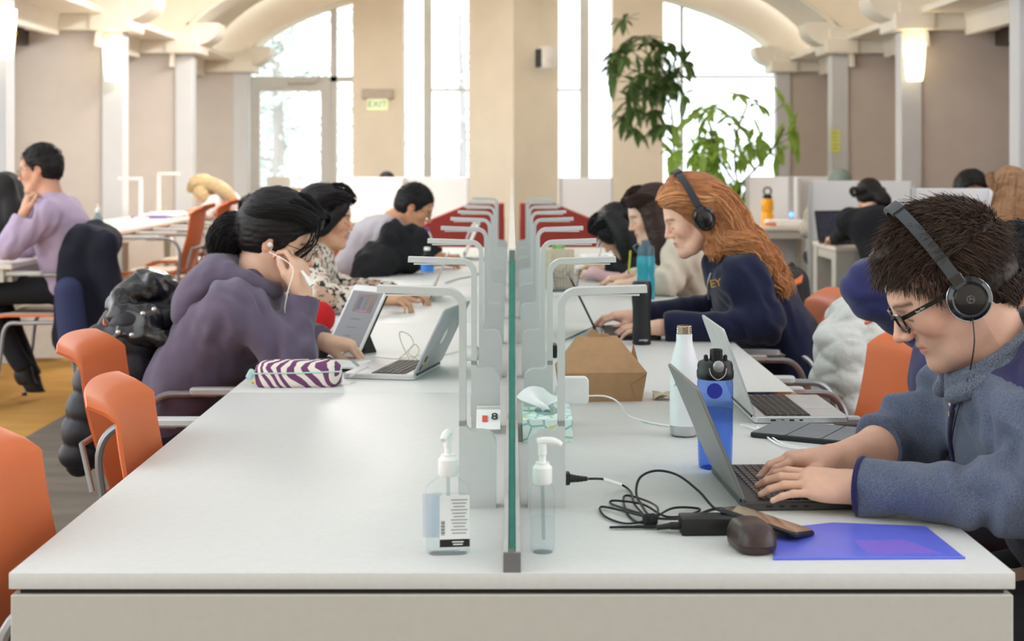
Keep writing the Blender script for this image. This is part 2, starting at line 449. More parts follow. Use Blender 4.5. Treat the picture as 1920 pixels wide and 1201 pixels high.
def vault(y0, y1, a, b, n=48):
    mb = MB()
    def fn(u, v):
        t = math.pi*(1-u); return (a*math.cos(t), y0+(y1-y0)*v, EZ+0.1+b*math.sin(t))
    return mb.sheet(fn, n, 2, -0.12)
for i, (y, nm) in enumerate(((YZ, 'arch_near'), (YA, 'arch_middle'), (YB, 'arch_rear'))):
    struct('wall_'+nm, arch_plate(y-0.02, y+0.5, EA, EB, 6.6, 4.7, zlow=2.62), m_beige)
    # raised cream edge that follows the arch
    rim = MB()
    pts = [(EA*math.cos(math.pi*(1-k/40)), y+0.23, EZ+EB*math.sin(math.pi*(1-k/40))) for k in range(41)]
    rim.ribbon([Vector((p[0]*0.999, p[1], p[2]-0.002)) for p in pts], 0.56, 0.04, (0, 1, 0))
    struct('trim_'+nm, rim, m_cream)
for i, (y0, y1, nm) in enumerate(((YZ+0.5, YA-0.02, 'front'), (YA+0.5, YB-0.02, 'middle'), (YB+0.5, YC, 'rear'))):
    struct('ceiling_'+nm, vault(y0, y1, EA+0.34, EB+0.32), m_cream)
    # curved strip lamp behind the arch that washes the vault
    cv = [((EA+0.17)*math.cos(math.pi*(1-k/36)), y0+0.06, EZ+0.05+(EB+0.16)*math.sin(math.pi*(1-k/36))) for k in range(3, 34)]
    lamp = MB().ribbon(cv, 0.05, 0.03, (0, 1, 0)).build('cove_lamp', M('cove_lamp_glow', (255, 240, 214), 0.5, emit=((255, 246, 232), 8.0)))
    tag(lamp, f'curved warm strip lamp behind the arch of the {nm} vault bay', 'lamp', 'cove lamps')

# piers: white end post, taupe panel, capital blocks and header beams
for s, sd in ((-1, 'left'), (1, 'right')):
    for y, nm in ((YZ, 'near'), (YA, 'middle'), (YB, 'rear'), (YC, 'end')):
        struct(f'wall_pier_{nm}_{sd}', MB().box((s*(PX+0.62), y+0.2, 1.26), (1.0, 0.24, 2.52)), m_panel)
        struct(f'trim_pier_post_{nm}_{sd}', MB().box((s*(PX+0.095), y+0.14, 1.26), (0.19, 0.20, 2.52), bev=0.008), m_white)
        cap = MB().box((s*(PX+0.09), y+0.18, 2.60), (0.36, 0.56, 0.16), bev=0.012).box((s*(PX+0.1), y+0.18, 2.73), (0.28, 0.48, 0.12), bev=0.01)
        cap.box((s*(PX+0.78), y+0.17, 2.60), (1.1, 0.46, 0.15), bev=0.01)
        struct(f'trim_capital_{nm}_{sd}', cap, m_cream)
        # curved bracket under the arch foot
        br = [(s*(PX+0.05-0.34*math.sin(t)), 2.60+0.20*(1-math.cos(t))) for t in [k*math.pi/2/8 for k in range(9)]]+[(s*(PX-0.29), 2.86), (s*(PX+0.05), 2.86)]
        struct(f'trim_bracket_{nm}_{sd}', MB().prism(br, y-0.02, y+0.42, Matrix(((1, 0, 0), (0, 0, 1), (0, 1, 0)))), m_cream)
    struct('ceiling_aisle_'+sd, MB().box((s*(PX+1.25), (YZ+YC)/2, 2.70), (2.2, YC-YZ, 0.06)), m_cream)
    struct('trim_curtain_rail_'+sd, MB().box((s*4.44, (YZ-1.5+YC)/2, 2.50), (0.16, YC-YZ+1.5, 0.22), bev=0.01), m_dark)
# outer aisle walls: windows on the left, solid on the right
wl = MB().box((-4.66, 14.6, 0.2), (0.2, 11.5, 0.4)).box((-4.66, 14.6, 2.85), (0.2, 11.5, 0.7))
for y in (8.95, YZ+0.1, YA+0.1, YB+0.1, YC+0.2): wl.box((-4.66, y, 1.5), (0.2, 0.3, 3.0))
struct('wall_left', wl, m_white)
for i, (y0, y1) in enumerate(((9.1, YZ-0.05), (YZ+0.25, YA-0.05), (YA+0.25, YB-0.05), (YB+0.25, YC+0.05))):
    wn = struct(f'window_{i+1}', MB().box((-4.66, (y0+y1)/2, 1.45), (0.05, 0.06, 2.1)).box((-4.66, (y0+y1)/2, 0.43), (0.08, y1-y0, 0.06)).box((-4.66, (y0+y1)/2, 2.47), (0.08, y1-y0, 0.06)), m_alu)
    MB().box((-4.66, (3*y0+y1)/4, 1.45), (0.01, (y1-y0)/2-0.04, 2.0)).build('pane', m_pane, wn)
    MB().box((-4.66, (y0+3*y1)/4, 1.45), (0.01, (y1-y0)/2-0.04, 2.0)).build('pane', m_pane, wn)
struct('wall_right', MB().box((4.66, 12.0, 1.6), (0.2, 15.8, 3.2)), m_pink)
struct('trim_right_wall_post', MB().box((4.5, YA-0.25, 1.3), (0.1, 0.1, 2.6)), m_white)

# unseen roof slats added above the frame, sized to cut daylight on the table
rf = MB()
for k in range(11): rf.box((0, -2.6+1.25*k, 4.5), (9.3, 0.78, 0.3))
for x in (-4.5, -1.5, 1.5, 4.5): rf.box((x, 3.6, 4.5), (0.4, 13.2, 0.3))
struct('ceiling_added_light_slats', rf, m_white)

struct('wall_front', MB().box((0, -3.2, 2.3), (9.6, 0.2, 4.6)), m_beige)  # unseen wall added behind the camera to block light from that side
# ---- end wall: arch, three columns, doors and windows
YW = 20.1
struct('wall_back', arch_plate(YW-0.35, YW+0.25, EA, EB, 7.0, 5.0, zlow=0.0), m_beige)
def wx(p, Y=YW): return (p-VPX)*Y/FPX
def wz(p, Y=YW): return CAMZ-(p-HZN)*Y/FPX
for nm, a, b in (('left', 664, 757), ('right', 1148, 1241)):
    struct(f'wall_column_{nm}', MB().box(((wx(a)+wx(b))/2, YW+0.05, 2.3), (wx(b)-wx(a), 0.5, 4.6)), m_beige)
cc = [(wx(878), YW+0.1), (wx(963), YW-0.45), (wx(1048), YW+0.1), (wx(1048), YW+0.5), (wx(878), YW+0.5)]
struct('wall_column_centre', MB().prism(cc, 0, 4.6), m_beige)
def frame_bars(mb, bars, y, d=0.09):
    for x0, x1, y0, y1 in bars: mb.box(((wx(x0)+wx(x1))/2, y, (wz(y0)+wz(y1))/2), (wx(x1)-wx(x0), d, wz(y0)-wz(y1)))
    return mb
def pane(par, x0, x1, y0, y1, y): return MB().box(((wx(x0)+wx(x1))/2, y, (wz(y0)+wz(y1))/2), (wx(x1)-wx(x0), 0.012, wz(y0)-wz(y1))).build('pane', m_pane, par)
YP = YW+0.2
w = struct('window_5', frame_bars(MB(), [(617, 629, -160, 480), (440, 664, 142, 152)], YP), m_alu)
pane(w, 440, 617, -160, 142, YP); pane(w, 629, 664, -160, 142, YP); pane(w, 629, 664, 152, 480, YP)
d = struct('door_1', frame_bars(MB(), [(462, 484, 152, 490), (599, 617, 152, 490), (484, 599, 152, 170), (484, 599, 440, 490)], YP-0.02), m_alu)
pane(d, 484, 599, 170, 440, YP)
frame_bars(MB(), [(484, 599, 352, 358)], YP-0.09, 0.05).build('push_bar', M('brass_bar', (196, 160, 110), 0.35, metal=0.6), d)
frame_bars(MB(), [(541, 590, 147, 155)], YP-0.1, 0.1).build('door_closer', M('closer_grey', (200, 198, 194), 0.5), d)
frame_bars(MB(), [(497, 541, 331, 350)], YP-0.03, 0.004).build('notice_sheet', M('paper', (244, 244, 242), 0.8), d)
w = struct('window_6', frame_bars(MB(), [(790, 806, -160, 480), (806, 880, 163, 168)], YW+0.5), m_alu)
pane(w, 806, 880, -160, 163, YW+0.5); pane(w, 806, 880, 168, 480, YW+0.5); pane(w, 740, 790, -160, 480, YW+0.5)
w = struct('window_7', frame_bars(MB(), [(1090, 1108, -160, 480), (1046, 1090, 163, 168)], YW+0.5), m_alu)
pane(w, 1046, 1090, -160, 163, YW+0.5); pane(w, 1046, 1090, 168, 480, YW+0.5); pane(w, 1108, 1165, -160, 480, YW+0.5)
w = struct('window_8', frame_bars(MB(), [(1278, 1284, -160, 480), (1241, 1480, 140, 145)], YP), m_alu)
pane(w, 1241, 1278, -160, 140, YP); pane(w, 1284, 1480, -160, 140, YP); pane(w, 1241, 1278, 145, 480, YP); pane(w, 1284, 1480, 145, 480, YP)
struct('trim_back_sill', MB().box((0, YW+0.42, 0.1), (7.2, 0.3, 0.2)), m_white)

# ---- exit sign, wall speaker, notice, sconces
ex = thing('exit_sign', 'small lit EXIT sign on the beige column beside the glass door', 'exit sign', (wx(711), YW-0.2, wz(190)))
MB().box((0, -0.03, 0.09), (0.42, 0.10, 0.13), bev=0.01).build('housing', M('sign_housing', (196, 184, 172), 0.5), ex)
pl = MB().box((0, -0.05, -0.045), (0.27, 0.02, 0.17)).build('lit_panel', M('sign_glow', (232, 240, 196), 0.4, emit=((232, 240, 200), 0.35)), ex)
text('EXIT', 0.125, M('sign_green', (70, 150, 84), 0.5), pl, (0, -0.063, -0.05), Matrix.Rotation(math.pi/2, 3, 'X'))
sp = thing('wall_speaker', 'white rounded speaker on the right face of the centre column', 'speaker', (wx(1016, 19.8), 19.72, wz(110, 19.8)), 0.55)
MB().lathe([(0.02, -0.15), (0.10, -0.14), (0.115, -0.1), (0.115, 0.11), (0.10, 0.15), (0.02, 0.16)], 24, (0.04, -0.06, 0)).build('body', M('speaker_white', (240, 240, 240), 0.4), sp)
MB().box((-0.06, -0.02, 0), (0.04, 0.16, 0.25), bev=0.015).build('bracket', M('speaker_grey', (60, 62, 64), 0.5), sp)
nt_ = thing('paper_notice', 'yellow-green paper notice taped to the white pier post', 'notice', px(1566, 264, YB+0.033))
MB().box((0, 0, 0), (0.105, 0.003, 0.25)).build('sheet', M('notice_yellow', (228, 232, 130), 0.8), nt_)
for k in range(5): MB().box((-0.005, -0.003, 0.085-0.042*k), (0.07-0.01*(k % 3), 0.002, 0.014)).build('print_line', M('notice_ink', (186, 190, 108), 0.8), nt_)
m_shade = M('sconce_glass', (255, 246, 224), 0.4, emit=((255, 240, 205), 2.2))
m_brass = M('brass', (196, 160, 90), 0.35, metal=0.8)
for x, y, Y, lb in ((213, 116, YA-0.08, 'tapered glowing glass sconce on the left white pier post'), (1715, 116, YA-0.08, 'tapered glowing glass sconce on the right white pier post'),
                    (4, 64, YZ-0.1, 'glowing sconce cut off by the left edge of the picture')):
    s = thing('wall_sconce', lb, 'sconce', px(x, y, Y), group='wall sconces')
    MB().lathe([(0.068, -0.17), (0.08, -0.1), (0.092, 0.05), (0.098, 0.17), (0.09, 0.17), (0.062, -0.165)], 24).build('glass_shade', m_shade, s)
    MB().box((0, 0.10, 0), (0.10, 0.05, 0.2), bev=0.01).build('backplate', m_brass, s)
    MB().tube([(-0.1, 0, 0.01), (0.1, 0, 0.01)], 0.008, 8).build('cross_pin', m_brass, s)

# ---- pale winter trees outside the windows (each a trunk with boughs and a cloud of small leaves)
def tree(name, label, x, y, h, wd, rgb, dens, seed):
    rg = np.random.default_rng(seed)
    t = thing(name, label, 'tree', (x, y, -0.25), group='trees outside the windows')
    mb = MB(); mb.tube(smooth_path([(0, 0, 0), (0.05, 0, h*0.4), (-0.04, 0, h*0.8), (0, 0, h)], 4), [0.14-0.12*i/12 for i in range(13)], 8)
    tips = []
    for i in range(26):
        z = h*(0.12+0.85*i/26); a = rg.uniform(0, 6.28); L = wd*(1.05-0.7*z/h)*rg.uniform(0.7, 1.1)
        e = Vector((math.cos(a)*L, math.sin(a)*L, z+rg.uniform(-0.1, 0.35))); mb.tube([(0, 0, z), (e.x*0.5, e.y*0.5, z+0.1), e], [0.035, 0.022, 0.008], 5)
        tips.append((np.array((0, 0, z)), np.array(e)))
    mb.build('trunk', M('grey_bark', (178, 172, 170), 0.9), t)
    n = dens; V = []; 
    ii = rg.integers(0, len(tips), n); f = rg.uniform(0.2, 1.05, n)[:, None]
    A = np.array([tips[i][0] for i in ii]); B = np.array([tips[i][1] for i in ii])
    C = A+(B-A)*f+rg.normal(size=(n, 3))*0.16
    u = rg.normal(size=(n, 3)); u /= np.linalg.norm(u, axis=1)[:, None]; w = np.cross(u, rg.normal(size=(n, 3))); w /= np.linalg.norm(w, axis=1)[:, None]
    s = rg.uniform(0.05, 0.11, n)[:, None]
    V = np.stack([C-u*s, C+w*s*0.5, C+u*s, C-w*s*0.5], 1).reshape(-1, 3); Q = np.arange(4*n).reshape(-1, 4)
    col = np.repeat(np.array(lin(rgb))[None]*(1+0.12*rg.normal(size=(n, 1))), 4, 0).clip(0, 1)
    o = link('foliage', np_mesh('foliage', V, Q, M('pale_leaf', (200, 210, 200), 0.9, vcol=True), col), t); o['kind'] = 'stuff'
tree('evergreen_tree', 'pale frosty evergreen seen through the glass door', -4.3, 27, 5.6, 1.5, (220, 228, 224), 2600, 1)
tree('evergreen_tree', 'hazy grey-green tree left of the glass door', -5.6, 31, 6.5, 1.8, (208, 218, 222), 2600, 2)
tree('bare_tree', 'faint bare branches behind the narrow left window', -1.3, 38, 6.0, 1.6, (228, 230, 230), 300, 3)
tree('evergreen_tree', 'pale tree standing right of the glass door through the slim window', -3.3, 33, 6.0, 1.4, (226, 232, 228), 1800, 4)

# ---- unseen light panels added above the frame to brighten the back walls, and recessed aisle downlights
m_added_glow = M('added_panel_glow', (255, 250, 240), 0.5, emit=((255, 250, 244), 40.0))
for x, y, lb in ((-1.9, 11.6, 'unseen light panel added under the nearest vault bay'), (-1.9, 14.9, 'unseen light panel added under the middle vault bay')):
    t = thing('added_light_panel', lb, 'lamp', (x, y, 3.32), group='added light panels')
    MB().box((0, 0, 0.05), (0.34, 2.3, 0.05), bev=0.01).build('housing', m_white, t)
    MB().box((0, 0, 0.0), (0.30, 2.26, 0.05), bev=0.01).build('diffuser', m_added_glow, t)
    for yy in (-0.9, 0.9): MB().tube([(0, yy, 0.07), (0, yy, 0.34)], 0.004, 6).build('rod', m_steel if 'm_steel' in globals() else m_alu, t)
m_down = M('downlight_glow', (255, 246, 230), 0.5, emit=((255, 244, 226), 8.0))
for s, sd in ((-1, 'left'), (1, 'right')):
    for y, nm in ((11.75, 'nearest'), (14.7, 'middle'), (17.9, 'farthest')):
        t = thing('ceiling_downlight', f'{nm} {"lit" if s < 0 else "unlit"} recessed downlight in the {sd} aisle ceiling', 'lamp', (s*3.98, y, 2.668), group='aisle downlights')
        MB().lathe([(0.09, 0.0), (0.115, -0.004), (0.115, 0.006), (0.09, 0.006)], 24).build('trim_ring', m_white, t)
        MB().lathe([(0.001, 0.001), (0.088, 0.001), (0.088, 0.006), (0.001, 0.006)], 24).build('lens', m_down if s < 0 else M('downlight_off', (214, 212, 206), 0.5), t)

# ================================================================== FURNITURE
# ---- the long shared table
m_top = M('table_laminate', (208, 208, 205), 0.46, var=(90, 0.025), bump=(700, 0.04))
m_apron = M('table_apron', (190, 187, 178), 0.5, var=(60, 0.02))
m_gap = M('shadow_gap_black', (26, 22, 22), 0.7)
m_steel = M('satin_grey_metal', (198, 200, 200), 0.42, metal=0.08, var=(30, 0.02))
TY0, TY1, TXC, TW = 2.228, 10.55, 0.0, 0.757
tb = thing('long_study_table', 'long pale grey shared study table running down the room', 'table', (TXC, TY0, 0))
seams = [TY0, 3.96, 5.65, 7.3, 8.95, TY1]
for a, b in zip(seams[:-1], seams[1:]):
    MB().box((0, (a+b)/2-TY0, TAB-0.0125), (2*TW, b-a-0.0015, 0.025), bev=0.0018, seg=2).build('table_top', m_top, tb)
MB().box((0, (TY1-TY0)/2, TAB-0.029), (2*TW-0.03, TY1-TY0-0.02, 0.008)).build('shadow_gap', m_gap, tb)
MB().box((0, 0.014, (TAB-0.033)/2), (2*TW-0.006, 0.026, TAB-0.033), bev=0.002).build('end_panel', m_apron, tb)
MB().box((0, TY1-TY0-0.014, (TAB-0.033)/2), (2*TW-0.006, 0.026, TAB-0.033), bev=0.002).build('end_panel', m_apron, tb)
for y in seams[1:-1]: MB().box((0, y-TY0, (TAB-0.033)/2), (0.9, 0.03, TAB-0.033)).build('support_panel', m_apron, tb)
MB().box((0, (TY1-TY0)/2, 0.55), (0.3, TY1-TY0-0.1, 0.25)).build('cable_trough', m_apron, tb)

# ---- glass divider sections in a grey shoe
m_dgl = glass('divider_glass', (228, 242, 238), 0.02, 1.45)
m_edge = M('glass_edge_teal', (64, 150, 140), 0.15, trans=0.25, var=(40, 0.1))
m_edge_t = M('glass_top_edge', (226, 226, 222), 0.3)
m_shoe = M('divider_shoe', (122, 123, 124), 0.4, metal=0.3)
GT = 1.207
for k, lb in zip(range(5), ('nearest', 'second', 'third', 'fourth', 'farthest')):
    a, b = seams[k]+(0.004 if k else 0.012), seams[k+1]-0.004
    g = thing('glass_divider', f'{lb} section of the frameless glass divider along the table centre', 'divider', (0, a, TAB), group='glass divider sections')
    MB().box((0, (b-a)/2, 0.2505), (0.010, b-a, GT-TAB-0.033)).build('glass_sheet', m_dgl, g)
    MB().box((0, -0.0006, 0.2505), (0.0065, 0.0012, GT-TAB-0.033)).build('polished_edge', m_edge, g)
    MB().box((0, b-a+0.0006, 0.2505), (0.0085, 0.0012, GT-TAB-0.033)).build('polished_edge', m_edge, g)
    MB().box((0, (b-a)/2, GT-TAB+0.0185), (0.0105, b-a, 0.003)).build('top_edge', m_edge_t, g)
    sh = MB().box((-0.0095, (b-a)/2, 0.0135), (0.007, b-a, 0.027)).box((0.0095, (b-a)/2, 0.0135), (0.007, b-a, 0.027)).box((0, (b-a)/2, 0.002), (0.026, b-a, 0.004))
    sh.build('shoe', M('shoe_aluminium', (206, 210, 210), 0.35, metal=0.4), g)
    if k == 0: MB().box((0, -0.006, 0.0145), (0.0262, 0.008, 0.029)).build('end_cap', m_shoe, g)

# ---- desk lamps: slim bent bar rising from a flat power base
def lamp_profile():
    """outline in (u, z): u grows away from the divider"""
    out = [(0.0, 0.0), (0.066, 0.0)]
    W = 0.0665; pw = 0.0125; H = 0.392; bh = 0.136
    out = [(0, 0), (W, 0), (W, H-0.032)]
    return W, pw, H, bh
def make_lamp():
    t = empty('desk_lamp')
    W, pw, H, bh = lamp_profile(); d = 0.034
    # base plate with rounded shoulder, in x = distance from the divider
    poly = [(0, 0), (W, 0), (W, bh+0.02)]
    poly += [(W-pw, bh+0.02)]
    for k in range(5): a = math.radians(0+90*k/4); poly.append((W-pw-0.012+0.012*math.cos(a), bh+0.012-0.012*math.sin(a)))
    for k in range(6): a = math.radians(90+90*k/5); poly.append((0.024+0.024*math.cos(a), bh-0.024+0.024*math.sin(a)))
    R = Matrix(((1, 0, 0), (0, 0, 1), (0, 1, 0)))     # (x, y, z) -> (x, z, y)
    MB().prism(poly, -d/2, d/2, R).build('base', m_steel, t, ang=25)
    # post and arm: one bent bar
    c = []
    xa = W-pw/2; zt = H-pw/2; r = 0.03
    c = [(xa, 0, bh+0.01), (xa, 0, zt-r)]
    for k in range(1, 8): a = math.pi/2*k/8; c.append((xa+r-r*math.cos(a), 0, zt-r+r*math.sin(a)))
    c += [(xa+r, 0, zt), (0.213, 0, zt+0.004)]
    MB().ribbon(c, d, pw, (0, 1, 0)).build('post_and_arm', m_steel, t, ang=25)
    MB().box((0.135, 0, zt-0.0065), (0.13, 0.022, 0.003)).build('led_strip', M('led_diffuser', (238, 238, 232), 0.5), t)
    MB().box((W+0.0008, 0.0, 0.05), (0.0016, 0.024, 0.05)).build('socket_plate', M('socket_grey', (206, 207, 206), 0.5), t)
    return t
proto_lamp = make_lamp()
LY = [2.66+0.79*k for k in range(9)]
ordn = ['nearest', 'second', 'third', 'fourth', 'fifth', 'sixth', 'seventh', 'eighth', 'farthest']
first = True
for k, y in enumerate(LY):
    for s, sd in ((-1, 'left'), (1, 'right')):
        t = proto_lamp if first else copy_tree(proto_lamp); first = False
        t.location = (s*0.028, y, TAB); t.rotation_euler = (0, 0, 0 if s > 0 else math.pi)
        ht = 'beside the hand sanitizer' if k == 0 else 'along the glass divider'
        tag(t, f'{ordn[k]} grey L-shaped desk lamp on the {sd} side {ht}', 'lamp', 'desk lamps along the divider')

# ---- orange stacking chairs with grey tube frames and arms
m_or = M('orange_plastic', (214, 108, 58), 0.48, var=(6, 0.03), bump=(900, 0.05))
m_tube = M('chair_tube_grey', (150, 150, 152), 0.35, metal=0.5)
m_pad = M('arm_pad_grey', (196, 197, 196), 0.45)
m_seatpad = M('seat_pad_beige', (186, 172, 158), 0.9, bump=(300, 0.2))
def make_chair(pad=False):
    """faces +x; origin on the floor under the seat centre"""
    t = empty('stacking_chair')
    def back(u, v):       # u across, v up
        y = (u-0.5)*0.44*(1.0-0.10*max(0, v-0.6)-0.05*(1-v)); z = 0.47+v*0.42
        lean = -0.19-0.10*v-0.02*math.sin(v*3.14)
        flare = -0.060*max(0, (v-0.88)/0.12)**1.5
        wrap = 0.032*(2*abs(u-0.5))**2
        if v > 0.86: z -= 0.012*((v-0.86)/0.14)**2*(2*abs(u-0.5))**2
        rc = 0.05; e = 0.22-abs(y); zz = 0.89-z
        return (lean+flare+wrap, y, z-(0.018*max(0, 1-e/rc)**2 if zz < 0.06 else 0))
    MB().sheet(back, 14, 20, 0.007).build('backrest', m_or, t, ang=60)
    def seat(u, v):
        x = -0.2+v*0.42; y = (u-0.5)*0.45*(1-0.08*v)
        return (x, y, 0.455+0.012*(2*abs(u-0.5))**2-0.02*max(0, (v-0.75)/0.25)**2+(0.03*max(0, (0.15-v)/0.15)**2))
    MB().sheet(seat, 12, 14, 0.012).build('seat', m_or, t, ang=60)
    if pad: MB().sheet(lambda u, v: Vector(seat(0.06+u*0.88, 0.08+v*0.84))+Vector((0, 0, 0.012)), 8, 8, 0.01).build('seat_pad', m_seatpad, t, ang=60)
    for s in (-1, 1):
        MB().tube(smooth_path([(0.19, s*0.235, 0.0), (0.15, s*0.235, 0.25), (0.12, s*0.235, 0.42), (0.02, s*0.235, 0.438), (-0.16, s*0.235, 0.44)], 5), 0.0105, 8).build('leg', m_tube, t)
        MB().tube(smooth_path([(-0.27, s*0.235, 0.0), (-0.22, s*0.235, 0.25), (-0.19, s*0.235, 0.44), (-0.20, s*0.245, 0.60), (-0.16, s*0.25, 0.672), (-0.08, s*0.25, 0.682), (0.0, s*0.25, 0.682)], 5), 0.0105, 8).build('leg', m_tube, t)
        MB().prism(rrect(0.27, 0.042, 0.02), -0.011, 0.011, None, (0.06, s*0.25, 0.69), 0.005).build('armrest', m_pad, t)
        MB().lathe([(0.013, 0), (0.013, 0.015)], 10, (0.19, s*0.235, 0)).build('foot_glide', m_gap, t)
    MB().tube([(-0.2, -0.235, 0.44), (-0.2, 0.235, 0.44)], 0.009, 8).build('cross_bar', m_tube, t)
    MB().tube([(-0.23, -0.2, 0.5), (-0.26, -0.19, 0.62), (-0.26, 0.19, 0.62), (-0.23, 0.2, 0.5)], 0.008, 8).build('back_brace', m_tube, t)
    return t
proto_chair = make_chair(); proto_chair_p = make_chair(True)
used = set()
def place_chair(x, y, rz, label, group, sc=1.0, pad=False):
    p = proto_chair_p if pad else proto_chair
    t = p if p.name not in used else copy_tree(p); used.add(p.name)
    t.location = (x, y, 0); t.rotation_euler = (0, 0, rz); t.scale = (sc, sc, sc)
    return tag(t, label, 'chair', group)
GL, GR = 'orange chairs along the left side of the long table', 'orange chairs along the right side of the long table'
place_chair(-0.60, 2.53, 0.06, 'orange chair nearest the camera cut by the left frame edge', GL)
place_chair(-0.555, 3.22, 0.08, 'empty orange chair pushed in at the bare near left table end', GL)
place_chair(-0.86, 4.05, 0.0, 'orange chair just behind the nearest empty one, pulled back from the table', GL)
place_chair(-0.93, 4.72, 0.05, 'orange chair under the black puffer coat and the hooded woman', GL)
place_chair(-0.86, 6.15, 0.0, 'orange chair of the woman in the spotted blouse', GL)
place_chair(-0.78, 6.95, 0.12, 'nearest of three empty orange chairs beyond the spotted blouse', GL)
place_chair(-0.80, 7.60, 0.05, 'middle of three empty orange chairs beyond the spotted blouse', GL)
place_chair(-0.86, 8.2, 0.05, 'farthest of three empty orange chairs, beside the black coat', GL)
place_chair(-0.82, 8.95, 0.0, 'orange chair of the man in the grey shirt', GL)
PI = math.pi
place_chair(1.15, 2.76, PI, 'orange chair of the man with glasses and headphones', GR)
place_chair(1.06, 3.45, PI, 'orange chair of the person in navy behind the headphone man', GR)
place_chair(0.80, 4.06, PI+0.1, 'empty orange chair right of the white quilted jacket', GR)
place_chair(0.79, 4.78, PI, 'orange chair carrying the white quilted jacket', GR)
place_chair(0.86, 5.42, PI, 'orange chair of the red-haired woman', GR)
place_chair(0.86, 6.25, PI, 'orange chair holding the black backpack behind the red-haired woman', GR)
place_chair(0.86, 7.1, PI, 'orange chair of the woman in the cream sweatshirt', GR)
place_chair(0.82, 7.95, PI, 'orange chair of the dark-haired woman bent over the table', GR)

# ---- left aisle table with its chairs
m_wood = M('pale_table_top', (222, 214, 204), 0.45, var=(20, 0.03))
def plain_table(name, label, x0, x1, y0, y1, z, leg=0.06, mat=None, ap=0.07, group=None, panel=False, inset=0.0):
    t = thing(name, label, 'table', ((x0+x1)/2, y0, 0), group=group); hx = (x1-x0)/2; D = y1-y0
    MB().box((0, D/2, z-0.015), (x1-x0, D, 0.03), bev=0.004).build('table_top', mat or m_wood, t)
    for sx in (-1, 1):
        MB().box((sx*(hx-0.03), D/2, z-0.03-ap/2), (0.03, D-0.1, ap)).build('apron', m_apron, t)
        for yy in (leg/2+0.005, D-leg/2-0.005): MB().box((sx*(hx-leg/2-0.004-inset), yy, (z-0.03)/2), (leg, leg, z-0.03), bev=0.004).build('leg', m_apron, t)
    for yy in (0.03, D-0.03): MB().box((0, yy, z-0.03-ap/2), (x1-x0-0.1, 0.03, ap)).build('apron', m_apron, t)
    if panel: MB().box((0, 0.12, z/2), (x1-x0-0.06, 0.03, z-0.05)).build('end_panel', m_wood, t)
    return t
plain_table('aisle_table', 'pale long table in the left aisle behind the lavender shirt', -3.42, -2.80, 9.9, 14.6, 0.86, panel=True)
plain_table('aisle_table', 'table at the left edge where the man in lavender leans', -3.9, -2.70, 8.0, 9.3, 0.80, inset=0.5)
GA = 'orange chairs at the left aisle table'
place_chair(-2.58, 10.75, PI, 'nearest orange chair with a padded seat at the left aisle table', GA, 1.18, True)
place_chair(-2.62, 11.9, PI, 'second orange chair with a padded seat at the left aisle table', GA, 1.18, True)
place_chair(-2.58, 13.1, PI, 'third orange chair at the left aisle table before the blonde woman', GA, 1.18, True)
place_chair(-2.62, 8.32, PI-0.02, 'orange chair of the man in the lavender shirt', GA, 1.08, True)
place_chair(-2.52, 14.0, PI, 'orange chair of the blonde woman at the aisle table', GA, 1.15, True)

# ---- study carrels with white boards at the back
m_board = M('white_board_panel', (232, 233, 236), 0.35, var=(2, 0.015))
def board(name, label, x0, x1, Y, ytop, zb=0.0, group='white carrel screens', wing=None):
    zt = CAMZ-(ytop-HZN)*Y/FPX
    t = thing(name, label, 'screen', ((x0+x1)/2, Y, zb), group=group); w = x1-x0
    MB().box((0, 0, (zt-zb)/2), (w, 0.03, zt-zb), bev=0.004).build('panel', m_board, t)
    MB().box((-w/2+0.012, 0, (zt-zb)/2), (0.024, 0.05, zt-zb)).build('edge_post', m_steel, t)
    MB().box((w/2-0.012, 0, (zt-zb)/2), (0.024, 0.05, zt-zb)).build('edge_post', m_steel, t)
    if wing: MB().box((wing[0], -wing[1]/2-0.016, (zt-zb+0.82)/2), (0.03, wing[1], zt-zb-0.82), bev=0.004).build('side_panel', m_board, t)
    return t
def bx(p, Y): return (p-VPX)*Y/FPX
board('carrel_screen', 'wide white screen behind the man in grey below the columns', bx(640, 14.5), bx(880, 14.5), 14.5, 332, wing=(0.0, 0.5))
board('carrel_screen', 'white screen in front of the right narrow window', bx(1048, 14.6), bx(1150, 14.6), 14.6, 333)
board('carrel_screen', 'white screen behind the orange bottle', bx(1398, 14.0), bx(1560, 14.0), 14.0, 331, 0.0, wing=(0.02, 0.35))
board('carrel_screen', 'white screen behind the woman in black', bx(1515, 11.4), bx(1712, 11.4), 11.4, 339, 0.0)
board('carrel_screen', 'grey-white screen nearest the right edge of the picture', bx(1708, 8.7), bx(1878, 8.7), 8.7, 353, 0.0, wing=(0.20, 0.3))
plain_table('carrel_desk', 'pale desk under the wide white screen at the back', bx(640, 14.3)-0.35, bx(878, 14.3), 13.6, 14.44, 0.80, 0.05)
plain_table('carrel_desk', 'small desk with the orange bottle on it', bx(1400, 13.8), bx(1508, 13.8), 13.2, 13.96, 0.76, 0.05)
plain_table('carrel_desk', 'grey desk with square legs in front of the woman in black', 2.30, 3.3, 10.55, 11.36, 0.74, 0.14)
plain_table('carrel_desk', 'desk of the light-haired woman by the right edge', bx(1760, 8.4), bx(1760, 8.4)+1.1, 8.0, 8.65, 0.74, 0.06)

